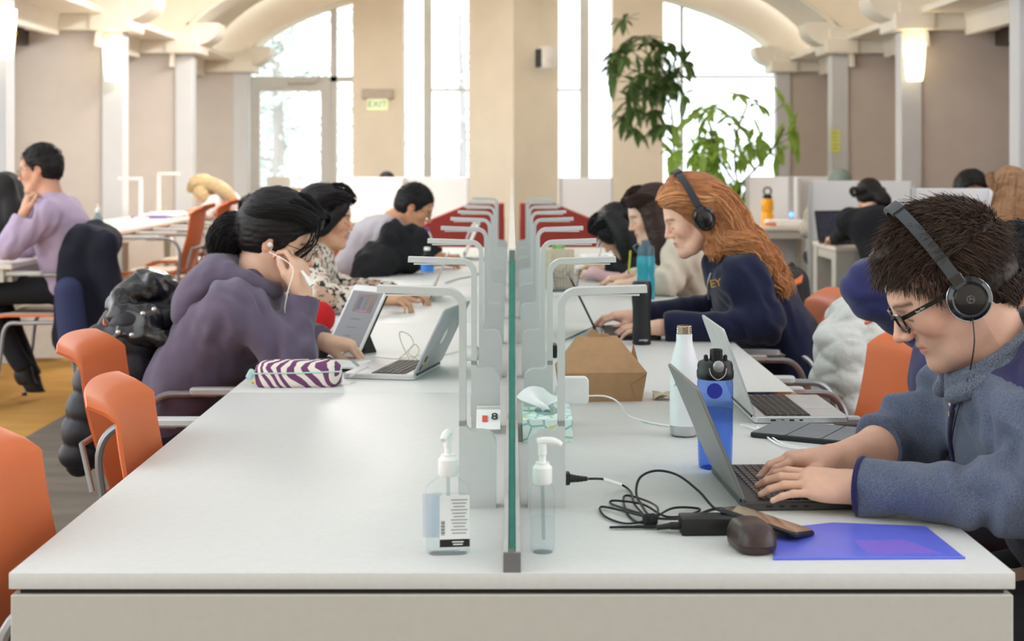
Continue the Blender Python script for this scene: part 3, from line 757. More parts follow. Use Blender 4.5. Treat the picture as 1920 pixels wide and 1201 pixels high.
# ---- red lounge chairs at the far end of the table
m_red = M('red_upholstery', (150, 52, 44), 0.85, var=(12, 0.05), bump=(300, 0.15), sheen=0.2)
for s, lb in ((-1, 'red angular high-arm lounge chair left of the divider at the table end'), (1, 'red angular high-arm lounge chair right of the divider at the table end')):
    t = thing('lounge_chair', lb, 'armchair', (s*0.42, 11.75, 0), group='red lounge chairs')
    # sloping outer arm, falls away from the divider
    R = Matrix(((1, 0, 0), (0, 0, 1), (0, 1, 0)))
    poly = [(-0.36, 0.08), (0.40, 0.08), (0.40, 0.72), (0.22, 0.90), (-0.10, 1.03), (-0.36, 1.03)]
    poly = [(p[0]*s, p[1]) for p in poly]
    MB().prism(poly if s > 0 else poly[::-1], -0.36, -0.25, R, ch=0.012).build('front_shell', m_red, t)
    MB().prism([(p[0]*0.95, p[1]*0.97) for p in (poly if s > 0 else poly[::-1])], 0.26, 0.38, R, ch=0.012).build('backrest', m_red, t)
    MB().box((0, 0.0, 0.34), (0.62, 0.5, 0.2), bev=0.04, seg=2).build('seat_cushion', m_red, t)
    MB().box((s*0.33, 0.0, 0.4), (0.1, 0.6, 0.62), bev=0.03, seg=2).build('arm', m_red, t)
    MB().box((-s*0.31, 0.0, 0.5), (0.1, 0.6, 0.84), bev=0.03, seg=2).build('arm', m_red, t)
    for a in (-0.3, 0.3):
        for b in (-0.26, 0.3): MB().lathe([(0.015, 0), (0.02, 0.1)], 10, (a, b, 0)).build('leg', m_dark, t)

# ================================================================== PEOPLE
Z3 = np.array((0., 0., 1.))
def npv(*a): return np.array(a, float)
def unit(v): v = np.asarray(v, float); return v/max(np.linalg.norm(v), 1e-9)
def head_frame(az, pitch, roll=0.0):
    """columns: forward, left, up.  az = heading in degrees (0 = +x, 90 = away from the camera), pitch > 0 looks down"""
    a, p, r = math.radians(az), math.radians(pitch), math.radians(roll)
    f0 = npv(math.cos(a), math.sin(a), 0); l = npv(-math.sin(a), math.cos(a), 0)
    f = f0*math.cos(p)-Z3*math.sin(p); u = Z3*math.cos(p)+f0*math.sin(p)
    l2 = l*math.cos(r)+u*math.sin(r); u2 = u*math.cos(r)-l*math.sin(r)
    return np.stack([f, l2, u2], 1)
class Head:
    def __init__(s, c, az, pitch, roll=0.0, sc=1.12): s.c = np.array(c, float); s.R = head_frame(az, pitch, roll); s.s = sc
    def __call__(s, x, y, z): return s.c+s.R @ (npv(x, y, z)*s.s)
    def local(s, V): return (V-s.c) @ s.R/s.s
    def mat(s):
        m = Matrix([[*(s.R[i]*s.s), s.c[i]] for i in range(3)]+[[0, 0, 0, 1]]); return m
def head_field(F, H, fem=False, lips=True, ears=True, big=0.0):
    s = H.s; R = H.R
    def E(c, r, k=0.02, sub=False, Rl=None): F.ell(H(*c), npv(*r)*s, R if Rl is None else R @ Rl, k*s, sub)
    def C(a, b, r1, r2, k=0.015, sub=False): F.cone(H(*a), H(*b), r1*s, r2*s, k*s, sub)
    jw = 0.9 if fem else 1.0
    E((-0.014, 0, 0.034), (0.098, 0.075, 0.087))
    E((0.028, 0, 0.03), (0.066, 0.064, 0.072), 0.03)
    E((0.036, 0, -0.035), (0.052, 0.056*jw, 0.075), 0.03)
    for q in (-1, 1):
        C((0.0, q*0.058*jw, -0.042), (0.05, q*0.033*jw, -0.092), 0.018, 0.017, 0.03)
        C((0.05, q*0.033*jw, -0.092), (0.078, q*0.008, -0.101), 0.017, 0.014, 0.025)
        E((0.062, q*0.040, -0.022), (0.026, 0.022, 0.024), 0.025)
    E((0.087, 0, -0.098), (0.015, 0.018, 0.015), 0.02)
    C((0.087, -0.030, 0.022), (0.087, 0.030, 0.022), 0.0085 if fem else 0.0105, 0.0085 if fem else 0.0105, 0.02)
    for q in (-1, 1): E((0.107, q*0.031, -0.001), (0.020, 0.018, 0.0135), 0.012, True)
    E((0.074, 0, -0.06), (0.024, 0.030, 0.026), 0.02)
    nl = (0.112 if fem else 0.119)+big
    C((0.092, 0, 0.014), (nl-0.002, 0, -0.026), 0.0075, 0.0098, 0.012)
    E((nl-0.001, 0, -0.0285), (0.0105, 0.0105, 0.009), 0.006)
    for q in (-1, 1): E((nl-0.013, q*0.0125, -0.0325), (0.011, 0.0075, 0.008), 0.006)
    for q in (-1, 1): E((0.0765, q*0.031, -0.002), (0.0148, 0.0155, 0.0140), 0.004)
    if lips:
        m = 1.0 if fem else 0.82
        for q in (-1, 1):
            C((0.0975, 0, -0.0570), (0.0935, q*0.012, -0.0585), 0.0054*m, 0.0050*m, 0.006); C((0.0935, q*0.012, -0.0585), (0.0845, q*0.022, -0.0625), 0.0050*m, 0.0030, 0.006)
            C((0.0950, 0, -0.0692), (0.0920, q*0.011, -0.0685), 0.0064*m, 0.0056*m, 0.006); C((0.0920, q*0.011, -0.0685), (0.0845, q*0.021, -0.0640), 0.0056*m, 0.0030, 0.006)
            C((0.1035, 0, -0.0632), (0.0985, q*0.012, -0.0634), 0.0016, 0.0016, 0.0025, True); C((0.0985, q*0.012, -0.0634), (0.0885, q*0.023, -0.0636), 0.0016, 0.0012, 0.0025, True)
    if ears:
        Rt = np.array(Matrix.Rotation(math.radians(-14), 3, 'Y'))
        for q in (-1, 1):
            E((-0.014, q*0.074, -0.004), (0.020, 0.0085, 0.032), 0.006, False, Rt)
            E((-0.010, q*0.0835, 0.000), (0.011, 0.0055, 0.018), 0.004, True, Rt)
            E((-0.008, q*0.073, -0.027), (0.009, 0.007, 0.011), 0.006)
def hand_field(F, wrist, d, n, side, curl=(0.35, 0.5, 0.4), sc=1.0, spread=0.0, thumb=0.0, nails=None, curls=None):
    """d: towards the fingers, n: back of the hand, side +1 = right hand"""
    d = unit(d); n = unit(np.asarray(n, float)-d*np.dot(n, d)); t = np.cross(n, d)*side; w = np.asarray(wrist, float)
    F.cone(w-d*0.03*sc, w+d*0.012*sc, 0.0235*sc, 0.024*sc, 0.015)
    spec = ((0.031, 0.090, (0.043, 0.026, 0.021), 0.0088), (0.0105, 0.094, (0.047, 0.030, 0.022), 0.0092), (-0.0100, 0.089, (0.043, 0.028, 0.022), 0.0086), (-0.0290, 0.080, (0.034, 0.021, 0.019), 0.0076))
    for i, (off, ln, ph, r) in enumerate(spec):
        a = w+d*0.012*sc+t*off*0.55*sc; k = w+d*ln*sc+t*off*sc+n*(0.002 if i in (1, 2) else -0.001)*sc
        F.cone(a, k, 0.0165*sc, (r+0.0035)*sc, 0.016*sc)
        cv = curls[i] if curls else curl
        ang = 0.0; p = k; sd = spread*(off/0.03)
        for j, L in enumerate(ph):
            ang += cv[j]; dr = unit(d*math.cos(ang)-n*math.sin(ang)+t*sd)
            q = p+dr*L*sc; r0 = r*(1-0.10*j); r1 = r*(1-0.10*(j+1))
            F.cone(p, q, r0*sc, r1*sc, 0.0035*sc); p = q
            if j == 2 and nails is not None: nails.append((q-dr*0.004*sc+unit(n*math.cos(ang)+d*math.sin(ang))*r1*sc*0.9))
    F.ell(w+d*0.05*sc-n*0.006*sc, npv(0.040, 0.036, 0.014)*sc, np.stack([d, t, n], 1), 0.02*sc)
    b = w+d*0.022*sc+t*0.022*sc-n*0.008*sc
    d1 = unit(d*0.75+t*(0.72-thumb)-n*(0.25+thumb*0.5)); d2 = unit(d*0.95+t*(0.25-thumb)-n*(0.22+thumb*0.6)); d3 = unit(d*1.0+t*(0.02-thumb)-n*(0.2+thumb*0.7))
    p1 = b+d1*0.044*sc; p2 = p1+d2*0.033*sc; p3 = p2+d3*0.026*sc
    F.cone(b, p1, 0.0175*sc, 0.0125*sc, 0.016*sc); F.cone(p1, p2, 0.0118*sc, 0.0105*sc, 0.005*sc); F.cone(p2, p3, 0.0105*sc, 0.0085*sc, 0.004*sc)
    if nails is not None: nails.append(p3-d3*0.003*sc+unit(n*0.6+t*0.8)*0.008*sc)

def skin_colours(V, H, base, brow, lipc, stub=0.0, nails=()):
    q = H.local(V); x, y, z = q[:, 0], q[:, 1], q[:, 2]; ay = np.abs(y)
    c = np.array(lin(base))[None].repeat(len(V), 0)
    def mixc(m, col, f): 
        nonlocal c
        m = np.clip(m, 0, 1)[:, None]*f; c = c*(1-m)+np.array(lin(col))[None]*m
    red = (min(255, base[0]+4), base[1]-26, base[2]-26)
    front = x > 0.02
    mixc(np.exp(-(((z+0.03)/0.022)**2+((ay-0.043)/0.02)**2))*front, red, 0.55)
    mixc(np.exp(-(((z+0.03)/0.010)**2+(y/0.014)**2))*(x > 0.1), red, 0.6)
    mixc((np.abs(q[:, 1]) > 0.074)*(np.abs(z) < 0.05)*(x < 0.02)*1.0, red, 0.35)
    if stub: mixc(np.clip((-0.045-z)/0.02, 0, 1)*(x > -0.01)*(z > -0.13)*(1-np.exp(-((ay)/0.02)**2)*(z > -0.05)), (96, 82, 74), stub)
    lip = np.exp(-((z+0.0632)/0.0085)**4)*(ay < 0.0225*(1-0.0))*(x > 0.078)*np.clip((0.0235-ay)/0.006, 0, 1)
    mixc(lip, lipc, 0.75)
    arch = 0.0215+0.004*np.clip((ay-0.012)/0.02, 0, 1)-0.007*np.clip((ay-0.038)/0.014, 0, 1)
    br = np.exp(-(((z-arch)/0.0042)**2))*(ay > 0.012)*(ay < 0.052)*(x > 0.05)
    mixc(br, brow, 0.85)
    lash = np.exp(-((z+0.0085)/0.0022)**2)*(np.abs(ay-0.031) < 0.0145)*(x > 0.07)
    mixc(lash, (40, 28, 24), 0.8)
    for p in nails:
        m = np.exp(-(np.sum((V-p)**2, 1)/0.0055**2)**2); mixc(m, (236, 200, 190), 0.7)
    return c
m_skin = M('skin', (220, 170, 145), 0.5, spec=0.35, vcol=True, sss=0.0, var=(60, 0.04), bump=(900, 0.06))
m_hair = M('hair', (40, 30, 25), 0.48, spec=0.28, vcol=True)

def person(label, H, skin, P, top, hand_sc=1.1, fem=False, brow=(50, 38, 30), lipc=(190, 110, 104), stub=0.0, hres=0.0035, bres=0.009, handres=0.0032, lower=(40, 42, 50), lower_mat=None,
           shoes=(40, 38, 38), ears=True, neck_r=0.055, legs=True, group=None, head_only=False, hands=(True, True)):
    """P: world joints  pelvis, chest, neck, sh (L, R), el (L, R), wr (L, R), hd (dir, normal, curl kwargs)(L, R), knee, ankle; top: dict of the upper garment"""
    fwd = unit(P['f']); left = np.cross(Z3, fwd); left = unit(left)
    parts = []; nails = []
    # head and neck
    F = Field(); head_field(F, H, fem, ears=ears)
    nb = np.asarray(P['neck'], float); hs = H.s
    F.cone(H(-0.030, 0, -0.035), nb, neck_r*hs, neck_r*1.08*hs, 0.03*hs)
    F.cone(nb, nb-Z3*0.05, neck_r*1.08*hs, neck_r*1.3*hs, 0.03)
    if not fem: F.cone(H(0.035, 0, -0.095), nb+fwd*0.025, 0.02*hs, 0.02, 0.04)
    V, Q = F.mesh(hres); parts.append((V, Q, skin_colours(V, H, skin, brow, lipc, stub)))
    # forearms and hands
    if not head_only:
        for i, sd in ((0, -1), (1, 1)):
            if not hands[i]: continue
            F = Field(); el, wr = npv(*P['el'][i]), npv(*P['wr'][i]); hd = P['hd'][i]
            fs = 0.8 if top.get('sleeve', (1, 1))[i] > 0.8 else 1.0; F.cone(el+(wr-el)*0.2, el+(wr-el)*0.4, 0.034*fs, 0.042*fs, 0.02); F.cone(el+(wr-el)*0.4, wr, 0.042*fs, 0.0265*hand_sc, 0.02)
            nl = []; hand_field(F, wr, hd[0], hd[1], sd, sc=hand_sc, nails=nl, **hd[2])
            V, Q = F.mesh(handres); c = skin_colours(V, H, skin, brow, lipc, 0, nl); parts.append((V, Q, c))
        # trunk and upper arms (under the clothes)
        F = Field(); pe, ch = npv(*P['pelvis']), npv(*P['chest'])
        F.econe(pe, ch, left, (0.13, 0.09), (0.135, 0.085), 0.04); F.econe(ch, nb-Z3*0.03, left, (0.125, 0.08), (0.055, 0.05), 0.05)
        for i in (0, 1):
            F.cone(P['sh'][i], P['el'][i], 0.04, 0.026, 0.03)
            F.cone(pe, P['knee'][i], 0.075, 0.05, 0.03); F.cone(P['knee'][i], P['ankle'][i], 0.05, 0.035, 0.02)
        V, Q = F.mesh(0.02); parts.append((V, Q, np.array(lin(skin))))
    V, Q, C = join(parts)
    body = link('person', np_mesh('person', V, Q, m_skin, C))
    tag(body, label, 'person', group)
    if head_only: return body
    # upper garment
    F = Field(); pe, ch = npv(*P['pelvis']), npv(*P['chest']); g = top.get('g', 0.0)
    mid = (pe+ch)/2+fwd*(-0.02)
    F.econe(pe+Z3*0.02, mid, left, (0.175+g, 0.125+g), (0.165+g, 0.115+g), 0.05)
    F.econe(mid, ch, left, (0.165+g, 0.115+g), (0.178+g, 0.122+g), 0.05)
    F.econe(ch, nb-Z3*0.015, left, (0.172+g, 0.115+g), (0.062+g*0.5, 0.062+g*0.5), 0.06)
    ar = top.get('arm', (0.066, 0.056, 0.048, 0.040))
    for i in (0, 1):
        sh, el, wr = npv(*P['sh'][i]), npv(*P['el'][i]), npv(*P['wr'][i])
        F.cone(nb-Z3*0.06, sh, 0.06+g*0.5, ar[0], 0.05); F.cone(ch, sh, 0.09, ar[0], 0.06)
        F.cone(sh, el, ar[0], ar[1], 0.035)
        e = top.get('sleeve', (0.97, 0.97))[i]; end = el+(wr-el)*e; dr = unit(wr-el)
        rend = ar[3]+(ar[2]-ar[3])*(1-e)
        F.cone(el, end, ar[2]*1.05, rend, 0.03)
        if e < 1.3:
            F.cone(end-dr*0.035, end, rend*1.04, rend*1.0, 0.012)
            F.cut(end, dr, 0.085)
    if 'extra' in top: top['extra'](F)
    res = top.get('res', bres)
    V, Q = F.mesh(res); V = laplace(V, Q, 1, 0.4); N = normals(V, Q)
    a = top.get('fold', 0.007)
    d = np.zeros(len(V))
    for i in (0, 1):      # creases gather round the elbows and arm pits
        for j, (p, rr) in enumerate(((P['el'][i], 0.13), (P['sh'][i], 0.14))):
            q = V-npv(*p); r = np.linalg.norm(q, axis=1); wgt = np.exp(-(r/rr)**2)
            ax = unit(npv(*P['wr'][i])-npv(*P['sh'][i])+npv(0.01, 0, 0.02))
            ph = (V @ ax)*95+2.2*vnoise(V*17, 3+i)+i; d += wgt*np.sin(ph)*a*0.75
    d += a*vnoise(V*npv(9, 9, 6), 5)*0.9+a*0.45*vnoise(V*22, 9)
    dr = unit(fwd*0.6+Z3*0.75); ph = (V @ dr)*34+2.6*vnoise(V*7, 21); d += a*0.5*np.sin(ph)*np.clip(vnoise(V*5, 31)+0.35, 0, 1)
    V = V+N*d[:, None]
    mats = top['mat'] if isinstance(top['mat'], (list, tuple)) else [top['mat']]
    mi = None
    if 'region' in top: cen = V[Q].mean(1); mi = top['region'](cen)
    link(top.get('name', 'sweater'), np_mesh('upper_garment', V, Q, mats, mi=mi), body)
    if legs:
        F = Field(); hw = left*0.095
        F.econe(pe+Z3*0.07, pe-Z3*0.01, left, (0.165, 0.12), (0.18, 0.125), 0.04)
        for i, sg in ((0, 1), (1, -1)):
            kn, an = npv(*P['knee'][i]), npv(*P['ankle'][i]); hp = pe+hw*sg
            F.cone(hp, kn, 0.092, 0.068, 0.03); F.cone(kn, an, 0.068, 0.052, 0.025); F.cut(an, unit(an-kn), 0.08)
        V, Q = F.mesh(0.013); N = normals(V, Q); V = V+N*(0.006*vnoise(V*13, 4))[:, None]
        link('trousers', np_mesh('trousers', V, Q, lower_mat or M('trouser_%d_%d_%d' % lower, lower, 0.9, bump=(200, 0.2))), body)
        for i in (0, 1):
            an = npv(*P['ankle'][i]); F = Field(); to = P.get('toe', fwd)
            F.cone(an-Z3*0.01, an-Z3*0.045, 0.042, 0.044, 0.02); F.cone(an-Z3*0.05-to*0.03, an-Z3*0.055+to*0.14, 0.040, 0.034, 0.03); F.cut(an-Z3*0.085, -Z3, 0.3)
            V, Q = F.mesh(0.010); link('shoe', np_mesh('shoe', V, Q, M('shoe_%d_%d_%d' % shoes, shoes, 0.6)), body)
    return body
def seat_pose(az, pelvis, lean, headc, elL, elR, wrL, wrR, hdL, hdR, chest=None, neck=None, shw=0.185, knee_z=0.5, reach=0.44, stance=0.1, shrug=0.0):
    """fill in the joints of a seated figure"""
    a = math.radians(az); f = npv(math.cos(a), math.sin(a), 0); l = np.cross(Z3, f); pe = npv(*pelvis)
    ch = npv(*chest) if chest is not None else pe+f*lean*0.8+Z3*0.36
    nb = npv(*neck) if neck is not None else ch+f*lean*0.35+Z3*0.17
    shc = ch*0.45+nb*0.55-Z3*(0.02-shrug)
    kn = [pe+f*reach+l*s*stance+Z3*(knee_z-pe[2]) for s in (1, -1)]
    an = [npv(k[0], k[1], 0.09)+f*0.02 for k in kn]
    return dict(f=f, pelvis=pe, chest=ch, neck=nb, sh=[shc+l*shw, shc-l*shw], el=[npv(*elL), npv(*elR)], wr=[npv(*wrL), npv(*wrR)], hd=[hdL, hdR], knee=kn, ankle=an)

from mathutils.bvhtree import BVHTree
def hit(o, x, y, off=0.0):
    """point of a mesh object's surface under photograph pixel (x, y), lifted by off along its normal"""
    if '_bvh' not in globals(): globals()['_bvh'] = {}
    if o.name not in _bvh: me = o.data; _bvh[o.name] = BVHTree.FromPolygons([v.co[:] for v in me.vertices], [p.vertices[:] for p in me.polygons])
    c = Vector((0, 0, CAMZ)); d = (px(x, y, 2.0)-c).normalized(); p, n, i, r = _bvh[o.name].ray_cast(c, d)
    if p is None: return px(x, y, 3.0), -d
    return p+n*off, n
# ---- hair builders
def scalp_cap(F, H, t=0.012, low=-0.02, front=0.062, k=0.02, back=-0.06, vol=0.0):
    """hair mass over the skull, trimmed at the hairline"""
    s = H.s
    F.ell(H(-0.018, 0, 0.040), npv(0.098+t, 0.076+t, 0.088+t)*s, H.R, k*s)
    F.ell(H(-0.045, 0, -0.005), npv(0.066+t, 0.066+t, 0.068+t)*s, H.R, 0.03*s)
    n = H.R @ unit((0.86, 0, -0.51)); F.cut(H(front, 0, 0.055), n, 0.5)
    F.cut(H(-0.03, 0, back), H.R @ unit((0.25, 0, -0.97)), 0.5)
def fur(H, n, rgb, length, t, rule, flow, jit=0.35, r0=0.0011, r1=0.0004, K=5, seed=1, lift=0.55):
    """short hair: strands standing out of the cap, combed along flow(local) """
    rg = np.random.default_rng(seed)
    D = rg.normal(size=(n*3, 3)); D /= np.linalg.norm(D, axis=1)[:, None]
    A = npv(0.098+t, 0.076+t, 0.088+t); p = npv(-0.018, 0, 0.040)+D*A
    lowm = p[:, 2] < 0.0
    p[lowm] = npv(-0.04, 0, 0.0)+D[lowm]*npv(0.072+t, 0.070+t, 0.075+t)
    p = p[rule(p)][:n]; nn = p-npv(-0.018, 0, 0.03); nn /= np.linalg.norm(nn, axis=1)[:, None]
    fl = np.array([flow(q) for q in p]); fl -= nn*np.sum(fl*nn, 1)[:, None]; fl /= np.maximum(np.linalg.norm(fl, axis=1), 1e-6)[:, None]
    fl += rg.normal(size=fl.shape)*jit
    L = length*(0.7+0.6*rg.random(len(p)))
    ts = np.linspace(0, 1, K)
    S = p[:, None, :]-nn[:, None, :]*0.003+L[:, None, None]*(ts[None, :, None]*(nn*lift)[:, None, :]+(ts**1.5)[None, :, None]*(fl*0.85)[:, None, :])
    W = H.c+(S*H.s) @ H.R.T
    return strands(W, r0*H.s, r1*H.s, rgb, 0.3, rng=rg)
def lock_mass(F, pts, rs, k=0.02):
    P = [npv(*p) for p in smooth_path(pts, 3)]; n = len(P); R = np.interp(np.linspace(0, 1, n), np.linspace(0, 1, len(rs)), rs)
    for i in range(n-1): F.cone(P[i], P[i+1], R[i], R[i+1], k)
def lock_strands(pts, rs, n, rgb, wave=0.0, wl=0.09, seed=0, r0=0.0012, r1=0.0006, spread=1.0, frizz=0.0):
    rg = np.random.default_rng(seed); P = np.array([tuple(p) for p in smooth_path(pts, 4)]); K = len(P)
    R = np.interp(np.linspace(0, 1, K), np.linspace(0, 1, len(rs)), rs)
    T = np.gradient(P, axis=0); T /= np.linalg.norm(T, axis=1)[:, None]; U = np.cross(T, npv(0.3, 1, 0.2)); U /= np.linalg.norm(U, axis=1)[:, None]; W = np.cross(T, U)
    a = rg.uniform(0, 6.283, n); rho = np.sqrt(rg.uniform(0.7, 1.1, n))*spread
    arc = np.concatenate([[0], np.cumsum(np.linalg.norm(np.diff(P, axis=0), axis=1))])
    ph = rg.uniform(0, 1.2, n); tw = rg.normal(size=n)*0.5
    aa = a[:, None]+tw[:, None]*np.linspace(0, 1, K)[None]
    wv = wave*np.sin(arc[None]/wl*6.283+ph[:, None]*2)*np.linspace(0.1, 1, K)[None]
    S = P[None]+(U[None]*np.cos(aa)[..., None]+W[None]*np.sin(aa)[..., None])*(R[None]*rho[:, None])[..., None]+U[None]*wv[..., None]
    if frizz: S = S+np.cumsum(rg.normal(size=S.shape)*frizz, 1)
    return strands(S, r0, r1, rgb, 0.28, rng=rg)
def hair_object(body, F, res, rgb, st, name='hair', streak=0.3, flow=(1, 1, 4), base=0.75):
    parts = []
    if F is not None and F.ops:
        V, Q = F.mesh(res); N = normals(V, Q)
        n = vnoise(V*npv(*flow)*38, 2)+0.6*vnoise(V*npv(*flow)*85, 7)
        V = V+N*(0.0022*n)[:, None]
        parts.append((V, Q, (np.array(lin(rgb))[None]*base*(1+streak*n[:, None])).clip(0, 1)))
    parts += st
    V, Q, C = join(parts); return link(name, np_mesh(name, V, Q, m_hair, C), body)

# ---- worn things, modelled in head coordinates
def glasses(H, label, rgb=(22, 20, 20), wire=False, sc=1.0):
    t = thing('eyeglasses', label, 'glasses'); t.matrix_world = H.mat(); t.matrix_basis = H.mat()
    m = M('glasses_frame_%d' % rgb[0], rgb, 0.25); r = 0.0010 if wire else 0.0021
    for q in (-1, 1):
        o = rrect(0.050, 0.033, 0.011, 4)
        pts = [(0.106-0.10*(abs(y+q*0.033)-0.033)*0.9, y+q*0.033, z-0.004) for y, z in o]
        MB().tube(pts, r, 6, closed=True).build('rim', m, t)
        MB().add([(p[0]-0.0004, p[1], p[2]) for p in pts], [tuple(range(len(pts)))]).build('lens', glass('lens_glass', (244, 248, 250), 0.02, 1.5), t)
        MB().ribbon([(0.103, q*0.060, 0.008), (0.096, q*0.071, 0.009), (0.04, q*0.078, 0.006), (-0.012, q*0.080, 0.004), (-0.032, q*0.078, -0.012)], 0.0075 if not wire else 0.002, 0.0026 if not wire else 0.0016, (0, 0, 1)).build('temple', m, t)
    MB().tube(smooth_path([(0.107, -0.010, 0.002), (0.112, 0, 0.005), (0.107, 0.010, 0.002)], 4), r, 6).build('bridge', m, t)
    return t
def headphones(H, label, tilt=0.0, cupy=0.076, cup=0.037, ring=True, bandrgb=(58, 62, 66), wide=0.088, thick=0.006, bw=0.020, top=0.140, ear=(-0.006, -0.006), fat=0.024, cx=1.0):
    t = thing('headphones', label, 'headphones'); t.matrix_basis = H.mat()
    mb_ = M('headphone_band_%d' % bandrgb[0], bandrgb, 0.4); mk = M('headphone_black', (18, 18, 20), 0.2, coat=0.4); mc = M('ear_cushion', (24, 24, 25), 0.7); mch = M('chrome_ring', (200, 200, 205), 0.15, metal=1.0)
    ex, ez = ear; T = math.tan(tilt)
    pts = []
    for k in range(25):
        a = math.pi*k/24; y = -wide*math.cos(a)*(1.0-0.02*math.sin(a)); z = ez+0.02+(top-ez-0.02)*math.sin(a)**0.8
        pts.append((ex+(z-ez)*T, y*1.02, z))
    MB().ribbon(pts, bw, thick*0.55, (math.cos(tilt), 0, -math.sin(tilt))).build('headband', mb_, t, ang=60)
    MB().ribbon(pts[9:16], bw*1.15, thick*1.5, (math.cos(tilt), 0, -math.sin(tilt))).build('band_pad', mb_, t, ang=60)
    for q in (-1, 1):
        R = rot_to((0, q, 0)); c = (ex, q*cupy, ez-0.006)
        MB().lathe([(cup*0.4, 0.0), (cup*0.92, 0.0), (cup*1.0, 0.005), (cup*0.95, fat*0.45)], 32, c, R, sx=cx).build('ear_cushion', mc, t)
        cb = MB().lathe([(cup*0.9, fat*0.4), (cup*0.98, fat*0.5), (cup*0.96, fat*0.78), (cup*0.80, fat*0.92), (cup*0.74, fat*0.86), (cup*0.70, fat*0.86), (cup*0.66, fat*0.93), (cup*0.45, fat*0.98), (0.001, fat)], 36, c, R, sx=cx).build('ear_cup', mk, t)
        if ring:
            MB().tube([Vector(c)+R @ Vector((cup*1.0*math.cos(a), cup*1.0*math.sin(a), fat*0.62)) for a in [k*math.pi/18 for k in range(36)]], 0.0011, 6, closed=True).build('chrome_ring', mch, cb)
            lg = MB().tube([Vector(c)+R @ Vector((0.0062*math.cos(a), 0.0062*math.sin(a), fat*1.005)) for a in [k*math.pi/12 for k in range(24)]], 0.0005, 5, closed=True)
            for (x0, y0), (x1, y1) in (((-0.004, -0.0035), (0.0005, 0.0045)), ((0.0005, 0.0045), (0.0035, -0.0035)), ((-0.002, 0.001), (0.004, -0.001))):
                lg.tube([Vector(c)+R @ Vector((x0, y0, fat*1.005)), Vector(c)+R @ Vector((x1, y1, fat*1.005))], 0.0004, 4)
            lg.build('logo', M('logo_grey', (120, 120, 124), 0.4), cb)
        MB().box((ex+0.022*T, q*(wide-0.001), ez+0.034), (bw*1.1, 0.009, 0.020), bev=0.002).build('yoke', mk, t)
    return t

# ---- the man with glasses and headphones (nearest on the right)
def hairline(p, pts):
    a = np.array(pts); return p[:, 2] > np.interp(p[:, 0], a[:, 0], a[:, 1])
MENS = [(-0.11, -0.085), (-0.07, -0.075), (-0.045, -0.035), (-0.03, 0.0), (-0.015, 0.03), (0.005, 0.03), (0.016, -0.025), (0.028, -0.028), (0.036, 0.005), (0.05, 0.028), (0.068, 0.05), (0.085, 0.068), (0.1, 0.08)]
def heather(name, a, b):
    m = M(name, a, 0.92, spec=0.15, var=(420, 0.22), tint2=b, bump=(520, 0.3), sheen=0.15); return m
m_fleece = heather('blue_grey_fleece', (108, 116, 136), (70, 78, 100))
m_navy = M('navy_knit', (44, 42, 84), 0.9, spec=0.15, bump=(500, 0.25), sheen=0.15)
H1 = Head((0.796, 2.70, 1.130), 176, 33, 0, 1.06)
pose = seat_pose(180, (1.13, 2.78, 0.53), 0.2, None, (0.865, 2.46, 0.802), (0.80, 2.975, 0.80), (0.608, 2.60, 0.787), (0.622, 2.86, 0.785),
    ((-0.95, 0.28, 0.03), (0.05, -0.42, 0.9), dict(curls=((0.12, 0.35, 0.25), (0.10, 0.35, 0.25), (0.06, 0.34, 0.25), (0.02, 0.25, 0.2)), spread=0.2, thumb=0.5)),
    ((-0.96, -0.12, 0.02), (0.05, 0.1, 1), dict(curl=(0.35, 0.5, 0.35), spread=0.05, thumb=0.05)),
    chest=(0.965, 2.74, 0.835), neck=(0.885, 2.72, 0.995), shw=0.20)
def man_extra(F):
    F.cone((0.955, 2.70, 1.02), (0.93, 2.60, 0.985), 0.05, 0.06, 0.05)
def man_region(c):
    z = c[:, 2]; r = np.hypot(c[:, 0]-0.90, c[:, 1]-2.72)
    m = ((z-0.955)+0.55*(c[:, 0]-0.90) > 0)
    return m.astype(int)
man = person('person in a blue-grey fleece typing on the black laptop, wearing headphones and glasses', H1, (222, 176, 152), pose,
    dict(mat=[m_fleece, m_navy], region=man_region, g=0.012, arm=(0.082, 0.068, 0.060, 0.047), sleeve=(1.0, 0.42), extra=man_extra, res=0.0055, fold=0.0125, name='fleece_pullover'),
    hand_sc=0.97, stub=0.22, hres=0.0024, handres=0.0024, lower=(38, 38, 44), brow=(70, 52, 42), lipc=(196, 112, 104), neck_r=0.058)
# turned-up knit collar, throat of a white t-shirt, cuff trims, zip
F = Field(); nb = npv(0.885, 2.72, 0.995)
for k in range(16):
    a0, a1 = 2*PI*k/16, 2*PI*(k+1)/16
    def cp(a):
        o = 0.5+0.5*math.cos(a)        # 1 at the back, 0 at the throat
        return nb+npv(0.086*math.cos(a)-0.002, 0.092*math.sin(a), -0.035+0.125*o)
    if 7 <= k <= 8: continue
    F.cone(cp(a0), cp(a1), 0.013, 0.013, 0.006); F.cone(cp(a0)-Z3*0.03+npv(0.006*math.cos(a0), 0.006*math.sin(a0), 0), cp(a1)-Z3*0.03+npv(0.006*math.cos(a1), 0.006*math.sin(a1), 0), 0.016, 0.016, 0.008)
V, Q = F.mesh(0.004); link('collar', np_mesh('collar', V, Q, heather('collar_knit', (126, 134, 148), (60, 66, 84))), man)
F = Field(); F.econe(nb+npv(-0.045, 0, -0.07), nb+npv(-0.035, 0, -0.01), (0, 1, 0), (0.055, 0.04), (0.05, 0.035), 0.01); V, Q = F.mesh(0.006)
link('t_shirt', np_mesh('t_shirt', V, Q, M('white_cotton', (226, 224, 222), 0.9)), man)
